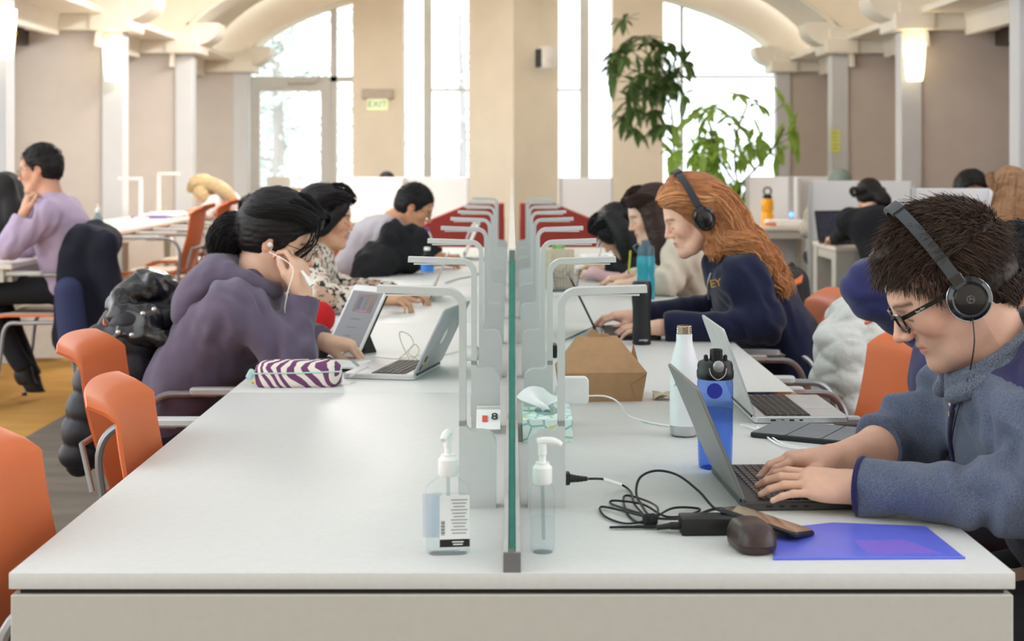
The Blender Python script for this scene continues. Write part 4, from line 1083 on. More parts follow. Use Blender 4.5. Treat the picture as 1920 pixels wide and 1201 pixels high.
MB().tube([npv(0.612, 2.5978, 0.788)+0.0495*(npv(0.478, 0.878, 0)*math.cos(k*PI/12)+Z3*math.sin(k*PI/12)) for k in range(24)], 0.005, 6, closed=True).build('cuff_trim', m_navy, man)
# hair: dark brown crop with combed strands
def man_flow(p):
    x, y, z = p
    if z > 0.06: return (0.9, 0.25*np.sign(y), 0.05-0.5*max(0, x))
    return (0.35 if x > 0 else -0.35, 0, -1.0)
hb = (66, 50, 41)
F = Field(); scalp_cap(F, H1, 0.007, front=0.062)
for q in (-1, 1): F.ell(H1(-0.006, q*0.092, -0.014), npv(0.026, 0.026, 0.034)*H1.s, H1.R, 0.005, True)
F.ell(H1(0.045, 0, 0.108), npv(0.046, 0.054, 0.016)*H1.s, H1.R, 0.02)
st = [fur(H1, 8500, hb, 0.021, 0.0165, lambda p: hairline(p, MENS), man_flow, 0.16, 0.0009, 0.0003, 5, 3, 0.30),
      fur(H1, 3000, hb, 0.030, 0.021, lambda p: (p[:, 2] > 0.06) & (p[:, 0] > -0.05) & hairline(p, MENS), man_flow, 0.2, 0.0009, 0.0003, 5, 4, 0.35),
      fur(H1, 1500, (90, 70, 58), 0.022, 0.020, lambda p: hairline(p, MENS) & (p[:, 2] > 0.03), man_flow, 0.2, 0.0007, 0.0003, 5, 5, 0.26)]
hair_object(man, F, 0.0035, hb, st, flow=(3, 3, 1.5), base=0.45)
gl1 = glasses(H1, 'black rectangular eyeglasses worn by the man typing on the black laptop')
text('Ray-Ban', 0.0052, M('logo_silver', (206, 206, 208), 0.4), gl1, (0.072, 0.0775, 0.0075), Matrix(((-1, 0, 0), (0, 0, 1), (0, 1, 0))), 'temple_logo')
hp = headphones(H1, 'black on-ear headphones with chrome rings on the short-haired man', 0.06, ear=(-0.004, -0.012), top=0.168, wide=0.101)
fl_ = [c for c in man.children if c.name.startswith('fleece')][0]; co_ = [c for c in man.children if c.name.startswith('collar')][0]
cord = [px(1823, 592, 2.60), px(1827, 640, 2.58), hit(co_, 1822, 690, 0.004)[0]]+[hit(fl_, x, y, 0.005)[0] for x, y in ((1816, 715), (1810, 735), (1804, 755), (1798, 775), (1794, 795), (1791, 815), (1789, 835), (1790, 850), (1792, 865))]
zp = [hit(fl_, x, y, 0.001)[0] for x, y in ((1792, 745), (1786, 775), (1783, 805), (1785, 835), (1790, 865))]
MB().tube(smooth_path(zp, 4), 0.006, 8).build('zip_placket', m_navy, man)
MB().box(hit(fl_, 1787, 772, 0.008)[0], (0.004, 0.004, 0.010), bev=0.001).build('zip_pull', M('zip_brass', (186, 170, 140), 0.3, metal=0.8), man)
MB().tube([H1.mat().inverted() @ p for p in smooth_path(cord, 6)], 0.0011, 6).build('cord', M('black_cord', (20, 18, 20), 0.5), hp)

# ---- the woman in the plum hoodie with a ponytail (left)
def up(v): return (v, (0, 0, 1), dict())
m_plum = M('plum_grey_fleece', (98, 88, 108), 0.95, spec=0.1, var=(30, 0.06), bump=(600, 0.25), sheen=0.25)
H2 = Head((-0.708, 4.50, 1.122), -6, 24, 0, 1.08)
pose = seat_pose(0, (-1.02, 4.50, 0.54), 0.25, None, (-0.55, 4.80, 0.80), (-0.625, 4.30, 0.795), (-0.592, 4.66, 0.79), (-0.622, 4.40, 0.965),
    ((0.98, -0.05, -0.12), (0.1, -0.15, 1), dict(curl=(0.8, 0.9, 0.6), thumb=0.4)),
    ((-0.12, 0.22, 0.95), (0.9, -0.45, 0.1), dict(curl=(0.55, 0.9, 0.6), thumb=0.2)),
    chest=(-0.85, 4.50, 0.865), neck=(-0.775, 4.50, 1.005), shw=0.165)
pose['el'][0] = npv(-0.79, 4.80, 0.80)
def hood(body, mat, c, f, drop, sz=1.0, tilt=35):
    """soft hood: a pouch lying behind the neck and a thick rolled rim round the collar"""
    c = npv(*c); f = unit(f); l = np.cross(Z3, f); F = Field(); R = np.stack([f, l, Z3], 1) @ np.array(Matrix.Rotation(math.radians(tilt), 3, 'Y'))
    F.ell(c-f*0.105*sz-Z3*drop, npv(0.060, 0.125, 0.105)*sz, R, 0.03)
    F.ell(c-f*0.145*sz-Z3*(drop+0.055*sz), npv(0.050, 0.095, 0.060)*sz, R, 0.04)
    for k in range(11):
        a = math.radians(-150+30*k); p = c-f*(0.082*math.cos(a))*sz+l*(0.098*math.sin(a))*sz+Z3*(0.030*math.cos(a)-0.012)*sz
        r = (0.026+0.010*math.cos(a))*sz
        if k: F.cone(pp, p, pr, r, 0.018)
        pp, pr = p, r
    V, Q = F.mesh(0.007); N = normals(V, Q); V = V+N*(0.006*vnoise(V*14, 3)+0.003*vnoise(V*33, 8))[:, None]
    return link('hood', np_mesh('hood', V, Q, mat), body)
hw_ = person('person in a plum-grey hoodie with a black ponytail, hand at mouth, reading a tablet', H2, (224, 182, 156), pose,
    dict(mat=m_plum, g=0.016, arm=(0.078, 0.070, 0.062, 0.050), sleeve=(0.98, 0.90), res=0.0075, fold=0.011, name='hoodie'),
    hand_sc=1.0, fem=True, hres=0.0038, handres=0.0034, lower=(40, 40, 58), brow=(40, 32, 30), ears=True)
hood(hw_, m_plum, (-0.79, 4.50, 1.015), (1, 0, 0), 0.035, 1.2, 40)
bk = (24, 21, 22)
F = Field(); scalp_cap(F, H2, 0.016, front=0.075, back=-0.055)
F.ell(H2(0.055, 0, 0.085), npv(0.045, 0.070, 0.038)*H2.s, H2.R, 0.03)
for q in (-1, 1): F.ell(H2(0.004, q*0.088, -0.022), npv(0.022, 0.02, 0.030)*H2.s, H2.R, 0.006, True)
pt = [H2(-0.085, 0, 0.015), px(462, 424, 4.5), px(440, 428, 4.5), px(424, 446, 4.5), px(418, 474, 4.5)]
lock_mass(F, pt, [0.022, 0.026, 0.046, 0.048, 0.026], 0.012)
fr = [H2(0.085, -0.045, 0.10), H2(0.105, -0.06, 0.05), H2(0.09, -0.068, 0.0), H2(0.07, -0.062, -0.03)]
st = [lock_strands(pt, [0.022, 0.028, 0.050, 0.055, 0.042], 700, bk, 0.002, seed=3, frizz=0.0012),
      lock_strands(fr, [0.014, 0.012, 0.011, 0.012], 46, bk, 0.003, seed=4)]
for k, q in enumerate((-1, -0.5, 0, 0.5, 1)):
    g = [H2(0.088, q*0.055, 0.09), H2(0.03, q*0.085, 0.125-0.03*abs(q)), H2(-0.06, q*0.08, 0.09-0.03*abs(q)), H2(-0.11, q*0.03, 0.03)]
    st.append(lock_strands(g, [0.024, 0.024, 0.022, 0.015], 220, bk, 0.0015, seed=10+k))
hair_object(hw_, F, 0.0045, bk, st, base=0.9)
MB().tube([npv(*pt[1])+npv(0.012, 0, 0)+0.03*npv(0, math.cos(a), math.sin(a)) for a in [k*PI/10 for k in range(20)]], 0.007, 6, closed=True).build('hair_tie', M('hair_tie_dark', (40, 30, 34), 0.7), hw_)
glasses(H2, 'thin dark eyeglasses on the woman in the plum hoodie', (30, 28, 30), wire=True)
ew = thing('earphones', 'white wired earphones hanging from the ear of the plum hoodie wearer', 'earphones')
ep = [H2(0.004, -0.086, -0.012), H2(0.012, -0.092, -0.03)]
MB().sphere(ep[0], 0.008, 10, 8).build('earbud', M('white_plastic', (236, 236, 234), 0.4), ew)
MB().tube(smooth_path([ep[1], px(548, 500, 4.33), px(540, 545, 4.30), px(534, 580, 4.32), px(540, 610, 4.36)], 5), 0.0015, 6).build('cord', M('white_plastic', (236, 236, 234), 0.4), ew)
tag(MB().tube([npv(*px(566, 508, 4.38)), npv(*px(583, 530, 4.36))], [0.004, 0.006], 8).tube([npv(*px(577, 521, 4.365)), npv(*px(585, 535, 4.355))], 0.008, 8).build('pen', M('white_plastic', (236, 236, 234), 0.4)), 'short white pen held at the mouth of the plum hoodie wearer', 'pen')

# ---- the red-haired woman with headphones (right)
m_nvy = M('navy_sweatshirt', (30, 33, 58), 0.95, spec=0.1, var=(25, 0.06), bump=(600, 0.25), sheen=0.2)
H3 = Head((0.655, 5.30, 1.160), 181, 22, 0, 1.06)
pose = seat_pose(180, (1.03, 5.36, 0.54), 0.2, None, (0.86, 5.07, 0.80), (0.84, 5.62, 0.80), (0.515, 5.10, 0.785), (0.46, 5.42, 0.79),
    ((-0.95, 0.25, 0.0), (0.05, -0.2, 1), dict(curl=(0.25, 0.4, 0.3), spread=0.1, thumb=0.3)),
    ((-0.96, -0.12, 0.04), (0.05, -0.1, 1), dict(curl=(0.3, 0.5, 0.35), spread=0.1, thumb=0.2)),
    chest=(0.862, 5.33, 0.885), neck=(0.765, 5.32, 1.03), shw=0.175)
rh = person('person with long wavy red hair in a navy hoodie typing on a laptop', H3, (236, 190, 166), pose,
    dict(mat=m_nvy, g=0.014, arm=(0.078, 0.068, 0.060, 0.046), sleeve=(0.97, 0.97), res=0.0085, fold=0.008, name='hoodie'),
    hand_sc=0.98, fem=True, hres=0.004, handres=0.0036, lower=(36, 38, 52), brow=(150, 96, 62), lipc=(206, 120, 112), ears=False)
hood(rh, m_nvy, (0.775, 5.32, 1.02), (-1, 0, 0), 0.04, 0.92, 30)
rd = (184, 120, 76); rd2 = (226, 168, 116)
F = Field(); scalp_cap(F, H3, 0.016, front=0.070, back=-0.075)
F.ell(H3(0.058, 0, 0.088), npv(0.04, 0.066, 0.032)*H3.s, H3.R, 0.03)
locks = [([H3(0.02, -0.0, 0.12), px(1352, 378, 5.25), px(1385, 425, 5.2), px(1412, 455, 5.2), px(1450, 500, 5.2), px(1468, 545, 5.22)], [0.045, 0.048, 0.045, 0.036, 0.028, 0.016]),
         ([H3(-0.03, 0.06, 0.02), px(1345, 425, 5.24), px(1366, 455, 5.20), px(1400, 455, 5.16), px(1435, 480, 5.15), px(1455, 520, 5.15), px(1472, 548, 5.15)], [0.03, 0.045, 0.042, 0.034, 0.03, 0.024, 0.012]),
         ([H3(-0.01, 0.065, -0.03), px(1345, 435, 5.24), px(1345, 460, 5.20), px(1336, 478, 5.17)], [0.022, 0.03, 0.022, 0.01]),
         ([H3(-0.02, 0, 0.11), px(1360, 395, 5.38), px(1400, 445, 5.40), px(1430, 500, 5.42)], [0.04, 0.045, 0.038, 0.025])]
st = []
for i, (p, r) in enumerate(locks):
    lock_mass(F, p, [x*0.9 for x in r], 0.03)
    st.append(lock_strands(p, r, 700, rd, 0.011, 0.085, 20+i, 0.0014, 0.0007, 1.06, 0.0018)); st.append(lock_strands(p, r, 260, rd2, 0.012, 0.085, 40+i, 0.0012, 0.0006, 1.1, 0.0022))
for k, q in enumerate((-1, -0.5, 0, 0.5, 1)):
    g = [H3(0.088, q*0.05, 0.085), H3(0.045, q*0.08, 0.118-0.035*abs(q)), H3(-0.03, q*0.088, 0.09-0.05*abs(q)), H3(-0.09, q*0.06, 0.02)]
    st.append(lock_strands(g, [0.020, 0.026, 0.024, 0.02], 260, rd, 0.003, seed=60+k)); st.append(lock_strands(g, [0.022, 0.028, 0.026, 0.02], 90, rd2, 0.003, seed=70+k))
hair_object(rh, F, 0.005, rd, st, base=0.7)
headphones(H3, 'black over-ear headphones on the red-haired woman', 0.10, cup=0.043, ring=False, bandrgb=(40, 44, 50), cupy=0.104, wide=0.132, top=0.166, ear=(-0.010, -0.002), fat=0.034, bw=0.024, cx=0.86)
hd_ = [c for c in rh.children if c.name.startswith('hoodie')][0]
qy_ = min(hit(hd_, x_, 531)[0].y for x_ in (1336, 1340, 1344, 1348))
tx = text('EY', 0.038, M('gold_print', (206, 158, 60), 0.6), rh, px(1342, 531, qy_-0.003), Matrix.Rotation(math.radians(-14), 3, 'Y') @ Matrix.Rotation(-0.35, 3, 'Z') @ Matrix.Rotation(PI/2, 3, 'X'), 'chest_lettering')
MB().tube(smooth_path([hit(hd_, x, y, 0.003)[0] for x, y in ((1334, 512), (1328, 535), (1329, 560), (1334, 582))], 4), 0.003, 6).build('zip', M('white_zip', (210, 212, 220), 0.5), rh)

# ---- the others
def simple(label, H, az, pelvis, chest, neck, elL, wrL, elR, wrR, topmat, skin, hair, locks=(), hc=(26, 22, 22), g=0.008, fem=True, cap=0.014, front=0.068, short=False, legs=True, hdL=None, hdR=None, lower=(40, 42, 52),
           extra=None, tname='sweater', arm=(0.072, 0.062, 0.056, 0.044), sleeve=(0.97, 0.97), res=0.011, hres=0.0055, shw=0.165, group=None, wave=0.0, back=-0.06, knee=None, ankle=None, toe=None, shoes=(40, 38, 38), pull=False, stn=200):
    a = math.radians(az); f = (math.cos(a), math.sin(a), -0.05)
    P = seat_pose(az, pelvis, 0.2, None, elL, elR, wrL, wrR, hdL or (f, (0, 0, 1), dict(curl=(0.4, 0.6, 0.4))), hdR or (f, (0, 0, 1), dict(curl=(0.5, 0.7, 0.5))), chest=chest, neck=neck, shw=shw)
    if knee: P['knee'] = [npv(*k) for k in knee]
    if ankle: P['ankle'] = [npv(*k) for k in ankle]
    if toe: P['toe'] = unit(toe)
    b = person(label, H, skin, P, dict(mat=topmat, g=g, arm=arm, sleeve=sleeve, res=res, fold=0.007, name=tname, extra=extra or (lambda F: None)), hand_sc=0.98, fem=fem, hres=hres, handres=0.005, lower=lower,
               brow=tuple(int(v*0.9) for v in hc), legs=legs, group=group, shoes=shoes, ears=short or pull)
    F = Field(); scalp_cap(F, H, cap, front=front, back=back); st = []
    if short or pull:
        for q in (-1, 1): F.ell(H(-0.006, q*0.09, -0.014), npv(0.026, 0.026, 0.034)*H.s, H.R, 0.005, True)
    if short: st.append(fur(H, 1600, hc, 0.016, cap, lambda p: hairline(p, MENS), man_flow, 0.2, 0.0016, 0.0006, 4, 5, 0.3))
    for i, (p, r) in enumerate(locks):
        lock_mass(F, p, [x*0.93 for x in r], 0.03); st.append(lock_strands(p, r, stn, hc, wave, seed=80+i, r0=0.002, r1=0.001, frizz=0.0006))
    if not short:
        for k, q in enumerate((-1, 0, 1)):
            gd = [H(0.09, q*0.05, 0.088), H(0.04, q*0.082, 0.122-0.035*abs(q)), H(-0.05, q*0.085, 0.08-0.05*abs(q)), H(-0.10, q*0.05, 0.0)]
            st.append(lock_strands(gd, [0.026, 0.03, 0.028, 0.02], 110, hc, 0.002, seed=120+k, r0=0.002, r1=0.001))
    hair_object(b, F, 0.006, hc, st, base=0.85)
    return b

# leopard-spot blouse
def spotted():
    m = M('spotted_blouse', (222, 210, 196), 0.8, bump=(60, 0.1)); nt = m.node_tree; N = nt.nodes; L = nt.links; b = N['Principled BSDF']
    tc = N.new('ShaderNodeTexCoord'); nz = N.new('ShaderNodeTexNoise'); nz.inputs['Scale'].default_value = 55; nz.inputs['Detail'].default_value = 2; L.new(tc.outputs['Object'], nz.inputs['Vector'])
    rp = N.new('ShaderNodeValToRGB'); e = rp.color_ramp.elements; e[0].position = 0.40; e[0].color = lin((36, 32, 34))+(1,); e[1].position = 0.46; e[1].color = lin((226, 214, 200))+(1,)
    L.new(nz.outputs[0], rp.inputs[0])
    n2 = N.new('ShaderNodeTexNoise'); n2.inputs['Scale'].default_value = 14; L.new(tc.outputs['Object'], n2.inputs['Vector'])
    r2 = N.new('ShaderNodeValToRGB'); r2.color_ramp.elements[0].position = 0.5; r2.color_ramp.elements[1].position = 0.62; L.new(n2.outputs[0], r2.inputs[0])
    mx = N.new('ShaderNodeMix'); mx.data_type = 'RGBA'; mx.blend_type = 'MULTIPLY'; mx.inputs[7].default_value = lin((220, 190, 176))+(1,)
    L.new(r2.outputs[0], mx.inputs[0]); L.new(rp.outputs[0], mx.inputs[6]); L.new(mx.outputs[2], b.inputs['Base Color']); return m
bh = (26, 23, 24)
H4 = Head(px(610, 407, 6.2), -2, 10, 0, 1.02)
simple('person with a black bob in a spotted black-and-cream blouse', H4, 0, (-1.0, 6.2, 0.54), (-0.90, 6.2, 0.86), (-0.825, 6.2, 1.005), (-0.78, 6.48, 0.80), (-0.50, 6.35, 0.795), (-0.76, 5.94, 0.805), (-0.545, 6.02, 0.80),
       spotted(), (214, 166, 134), None, [([H4(-0.02, -0.07, 0.06), H4(-0.03, -0.088, -0.02), H4(-0.045, -0.085, -0.09), H4(-0.04, -0.075, -0.13)], [0.03, 0.036, 0.034, 0.018]),
       ([H4(-0.07, 0, 0.04), H4(-0.095, 0, -0.04), H4(-0.09, 0.0, -0.12)], [0.06, 0.06, 0.04]), ([H4(0.06, -0.04, 0.10), H4(0.07, -0.07, 0.05), H4(0.035, -0.084, -0.01), H4(0.015, -0.084, -0.06)], [0.022, 0.02, 0.018, 0.008])], bh, fem=True, tname='blouse', res=0.009, hres=0.0045)
m_gsh = M('light_grey_jersey', (176, 172, 178), 0.9, bump=(300, 0.2), var=(10, 0.05))
H5 = Head(px(777, 388, 8.6), 0, 30, 0, 1.0)
man_g = simple('person with short black hair in a light grey jersey leaning over the table', H5, 0, (-1.0, 8.62, 0.54), (-0.80, 8.62, 0.895), (-0.685, 8.62, 1.015), (-0.68, 8.9, 0.80), (-0.42, 8.75, 0.79), (-0.66, 8.34, 0.80), (-0.44, 8.45, 0.79),
       m_gsh, (206, 152, 118), None, (), bh, fem=False, short=True, cap=0.012, tname='jersey')
glasses(H5, 'thin eyeglasses on the man in the grey jersey', (60, 54, 50), wire=True)
m_crm = M('cream_sweatshirt', (214, 202, 184), 0.95, bump=(400, 0.25), var=(12, 0.05), sheen=0.2)
H6 = Head(px(1222, 402, 7.0), 184, 20, 0, 1.04); brn = (54, 36, 30)
simple('person with long straight dark hair in a cream sweatshirt writing', H6, 180, (0.99, 7.02, 0.54), (0.83, 7.0, 0.87), (0.735, 7.0, 1.005), (0.71, 6.76, 0.80), (0.575, 6.84, 0.795), (0.72, 7.25, 0.80), (0.56, 7.12, 0.795),
       m_crm, (230, 190, 166), None, [([H6(0.0, 0.075, 0.05), H6(0.01, 0.09, -0.05), px(1238, 450, 6.88), px(1236, 490, 6.86)], [0.045, 0.05, 0.042, 0.022]),
       ([H6(-0.06, 0, 0.06), H6(-0.09, 0.02, -0.04), px(1262, 455, 6.95)], [0.065, 0.065, 0.04])], brn, tname='sweatshirt', g=0.014)
m_blk = M('black_knit', (26, 27, 32), 0.95, bump=(300, 0.25))
H7 = Head(px(1158, 432, 7.75), 182, 48, 0, 1.02)
simple('person with long black hair bent low over papers in a dark sweater', H7, 180, (0.97, 7.85, 0.54), (0.76, 7.83, 0.83), (0.66, 7.8, 0.94), (0.63, 7.55, 0.80), (0.50, 7.68, 0.795), (0.64, 8.08, 0.80), (0.48, 7.95, 0.795),
       m_blk, (226, 188, 164), None, [([H7(-0.02, 0.06, 0.07), px(1170, 440, 7.6), px(1178, 465, 7.58), px(1180, 490, 7.56)], [0.05, 0.055, 0.05, 0.02]), ([H7(-0.06, 0, 0.05), px(1185, 420, 7.75), px(1198, 450, 7.72)], [0.06, 0.055, 0.035]), ([H7(0.05, 0.06, 0.08), H7(0.06, 0.078, 0.03), H7(0.03, 0.085, -0.03)], [0.03, 0.03, 0.02])], (20, 19, 22))

# man in lavender at the left aisle table
m_lav = M('lavender_shirt', (176, 158, 184), 0.85, var=(10, 0.05), bump=(200, 0.1))
H8 = Head(px(76, 317, 8.3), 178, 10, 0, 1.06)
lav = simple('person in a lavender shirt with chin on hand at the left table', H8, 180, (-2.47, 8.3, 0.66), (-2.535, 8.3, 0.99), (-2.58, 8.3, 1.15), px(18, 462, 8.02), px(44, 402, 8.05), (-2.8, 8.55, 0.87), (-3.0, 8.45, 0.87),
       m_lav, (206, 156, 128), None, (), (30, 26, 26), fem=False, short=True, cap=0.010, front=0.055, tname='shirt', g=0.03, res=0.010, hres=0.005, shw=0.20, lower=(24, 25, 32), arm=(0.085, 0.074, 0.066, 0.048), sleeve=(0.95, 0.95),
       hdL=((0.12, 0.25, 0.95), (-0.8, -0.55, 0.1), dict(curl=(0.7, 0.9, 0.5))), knee=[(-2.95, 8.18, 0.62), (-2.95, 8.45, 0.62)], ankle=[(-2.70, 8.22, 0.20), (-2.72, 8.42, 0.13)], toe=(0.45, 0, -0.55), shoes=(30, 28, 28))
glasses(H8, 'grey eyeglasses on the man in the lavender shirt', (80, 70, 72), wire=True)
# blonde woman far left
m_wtee = M('white_tee', (226, 222, 220), 0.9)
H9 = Head(px(383, 356, 13.4), 190, 48, 0, 1.0); bl = (204, 178, 136)
simple('person with blonde hair in a white top bent over the aisle table', H9, 180, (-2.45, 13.6, 0.60), px(424, 385, 13.5), px(405, 366, 13.45), px(385, 398, 13.2), px(372, 398, 13.3), (-2.75, 13.8, 0.92), (-2.9, 13.7, 0.9),
       m_wtee, (222, 176, 150), None, [([H9(0.0, 0.0, 0.12), px(400, 345, 13.3), px(425, 360, 13.25), px(440, 378, 13.25)], [0.05, 0.055, 0.05, 0.03]), ([H9(0.02, 0.06, 0.06), H9(0.03, 0.09, -0.02), H9(0.03, 0.09, -0.09)], [0.05, 0.05, 0.03])], bl, tname='t_shirt', sleeve=(0.1, 0.1), res=0.014, hres=0.008, stn=120)
# woman in black at the carrel desk, seen from behind
H10 = Head(px(1630, 372, 10.35), 100, 32, 0, 1.0)
simple('person in a black jacket with her back turned, working at the carrel laptop', H10, 95, (2.60, 9.98, 0.53), px(1642, 425, 10.15), px(1636, 395, 10.28), px(1588, 432, 10.4), (2.33, 10.72, 0.79), px(1690, 440, 10.4), (2.62, 10.72, 0.79),
       m_blk, (220, 176, 150), None, [([H10(-0.085, 0, 0.02), px(1655, 372, 10.22), px(1661, 380, 10.2)], [0.03, 0.045, 0.03])], (30, 25, 25), tname='jacket', lower=(104, 86, 62), res=0.013, hres=0.0065, shw=0.18, g=0.014, stn=80)
# light-haired woman at the right edge, from behind
m_gry = M('oatmeal_sweater', (176, 168, 156), 0.95, bump=(200, 0.4))
H11 = Head(px(1893, 362, 8.1), 85, 8, 0, 1.05); lb_ = (158, 118, 84)
simple('person with long light brown hair in an oatmeal sweater at the right edge, from behind', H11, 90, (2.72, 7.75, 0.53), px(1895, 445, 7.9), px(1895, 400, 8.0), (2.45, 8.05, 0.82), (2.5, 8.25, 0.79), (3.0, 8.05, 0.82), (2.9, 8.25, 0.79),
       m_gry, (224, 180, 154), None, [([H11(-0.06, 0, 0.05), px(1888, 400, 7.8), px(1884, 440, 7.75), px(1882, 470, 7.72)], [0.075, 0.085, 0.07, 0.03]), ([H11(-0.06, -0.05, 0.05), px(1912, 410, 7.8), px(1918, 460, 7.75)], [0.06, 0.065, 0.03])], lb_, tname='sweater', res=0.013, hres=0.0065, wave=0.004)
# person in navy behind the headphone man, arm raised to the head
H12 = Head(px(1905, 535, 3.62), 150, 10, 0, 1.06)
m_nv2 = M('deep_blue_sweatshirt', (40, 40, 92), 0.95, bump=(500, 0.25), var=(20, 0.05), sheen=0.2)
nav = simple('person with black hair in a deep blue sweatshirt, elbow raised, behind the headphone man', H12, 180, (1.13, 3.52, 0.54), (1.10, 3.52, 0.84), (1.20, 3.56, 0.965), (0.98, 3.24, 0.79), (0.90, 3.36, 0.735), px(1640, 540, 3.66), px(1800, 470, 3.72),
       m_nv2, (170, 120, 92), None, (), (24, 22, 24), fem=False, short=True, cap=0.020, tname='sweatshirt', g=0.02, res=0.009, shw=0.2, arm=(0.085, 0.072, 0.066, 0.05), hdL=((-0.6, 0.5, -0.2), (0, 0, 1), dict(curl=(0.6, 0.8, 0.5))), hdR=((0.9, -0.2, 0.2), (0, 0.5, 0.8), dict(curl=(0.3, 0.4, 0.3))))
# people behind the screens: only the tops of their heads show
H13 = Head(px(1575, 350, 12.2), 270, 14, 0, 1.0)
b13 = simple('person in a grey-green beanie behind the white screen', H13, 270, (H13.c[0], 12.75, 0.53), (H13.c[0], 12.55, 0.84), (H13.c[0], 12.32, 0.98), (H13.c[0]+0.25, 12.3, 0.78), (H13.c[0]+0.15, 12.05, 0.78), (H13.c[0]-0.25, 12.3, 0.78), (H13.c[0]-0.15, 12.05, 0.78), m_gry, (200, 150, 124), None, (), (60, 50, 44), fem=False, short=True, res=0.016, hres=0.008)
F = Field(); F.ell(H13(-0.012, 0, 0.055), npv(0.116, 0.095, 0.094)*H13.s, H13.R); F.cut(H13(0.0, 0, 0.03), H13.R @ npv(0.1, 0, -1), 0.3); V, Q = F.mesh(0.007); link('beanie', np_mesh('beanie', V, Q, M('grey_green_knit', (128, 142, 134), 0.95, bump=(120, 0.6))), b13)
H14 = Head(px(1822, 365, 9.3), 268, 12, 0, 1.04)
simple('person with short curly black hair behind the nearest right screen', H14, 270, (H14.c[0], 9.9, 0.53), (H14.c[0], 9.7, 0.84), (H14.c[0], 9.45, 0.98), (H14.c[0]+0.25, 9.4, 0.78), (H14.c[0]+0.15, 9.15, 0.78), (H14.c[0]-0.25, 9.4, 0.78), (H14.c[0]-0.15, 9.15, 0.78), m_blk, (150, 104, 80), None, (), (26, 22, 21), fem=False, short=True, cap=0.026, res=0.016, hres=0.008)
H15 = Head(px(725, 348, 15.3), 270, 14, 0, 1.0)
simple('person with dark hair whose crown shows over the wide screen', H15, 270, (H15.c[0], 15.9, 0.55), (H15.c[0], 15.7, 0.86), (H15.c[0], 15.45, 1.0), (H15.c[0]+0.25, 15.4, 0.84), (H15.c[0]+0.15, 15.15, 0.84), (H15.c[0]-0.25, 15.4, 0.84), (H15.c[0]-0.15, 15.15, 0.84), m_blk, (210, 170, 146), None, (), (30, 26, 26), fem=False, short=True, res=0.016, hres=0.009)

# ================================================================== THINGS ON THE TABLE
m_wpl = M('white_plastic', (236, 236, 234), 0.4); m_bpl = M('black_plastic', (22, 22, 24), 0.4); m_silver = M('silver_aluminium', (206, 208, 210), 0.38, metal=0.55)
m_dkgrey = M('dark_grey_shell', (62, 60, 58), 0.45); m_keyb = M('black_keycap', (30, 29, 30), 0.45); m_cardb = M('brown_card', (176, 136, 100), 0.85, var=(40, 0.06)); m_paper = M('paper', (244, 244, 242), 0.8)
m_clear = glass('clear_plastic', (253, 254, 254), 0.06, 1.25); m_gel = glass('clear_gel', (249, 252, 253), 0.05, 1.12)
def curve_thing(name, label, cat, pts, r, mat, n=6, k=6, closed=False, group=None):
    o = MB().tube(smooth_path(pts, n, closed), r, k, closed=closed).build(name, mat); return tag(o, label, cat, group)

# ---- hand sanitizer bottles
p = tp(840, 1036)
t = thing('sanitizer_bottle', 'flat clear pump bottle of hand sanitizer with a printed back label', 'bottle', p, 0.12)
def body_ring(w, d, z, n=6): return [(x, y, z) for x, y in rrect(w, d, min(w, d)*0.42, n)]
rings = [(0.060, 0.030, 0.0), (0.070, 0.038, 0.004), (0.071, 0.039, 0.05), (0.071, 0.039, 0.098), (0.066, 0.036, 0.106), (0.052, 0.032, 0.113), (0.034, 0.028, 0.118), (0.026, 0.026, 0.124)]
def loft(mb, rings, n=6):
    V = []; F = []; m = None
    for w, d, z in rings:
        r = body_ring(w, d, z, n); m = len(r); V += r
    for i in range(len(rings)-1):
        for k in range(m): l = (k+1) % m; F.append((i*m+k, i*m+l, i*m+m+l, i*m+m+k))
    F.append(tuple(range(m))[::-1]); F.append(tuple((len(rings)-1)*m+k for k in range(m))); return mb.add(V, F)
loft(MB(), rings).build('bottle_body', m_clear, t, ang=50)
loft(MB(), [(0.056, 0.027, 0.003), (0.066, 0.034, 0.007), (0.067, 0.035, 0.07), (0.067, 0.035, 0.092)]).build('gel', m_gel, t, ang=50)
lb = MB().box((0.009, -0.0200, 0.055), (0.047, 0.0006, 0.080)).build('back_label', M('label_white', (230, 232, 232), 0.6), t)
MB().box((0.009, -0.0205, 0.0205), (0.047, 0.0006, 0.012)).build('black_band', M('label_black', (22, 20, 20), 0.5), lb)
for k in range(11): MB().box((0.016, -0.0205, 0.088-0.0052*k), (0.026-0.004*((k*7) % 3), 0.0006, 0.0016)).build('print_line', M('label_ink', (150, 152, 156), 0.6), lb)
for k in range(9): MB().box((-0.0095, -0.0205, 0.034+0.0026*k), (0.006, 0.0006, 0.0008+0.0008*(k % 2))).build('barcode_bar', M('label_black', (22, 20, 20), 0.5), lb)
MB().box((-0.024, 0.0198, 0.055), (0.03, 0.0006, 0.07)).build('front_label', M('label_lilac', (226, 230, 242), 0.6), t)
for k in range(2): MB().box((0.014, -0.0210, 0.0225-0.004*k), (0.018-0.003*k, 0.0006, 0.0016)).build('print_line', m_wpl, lb)
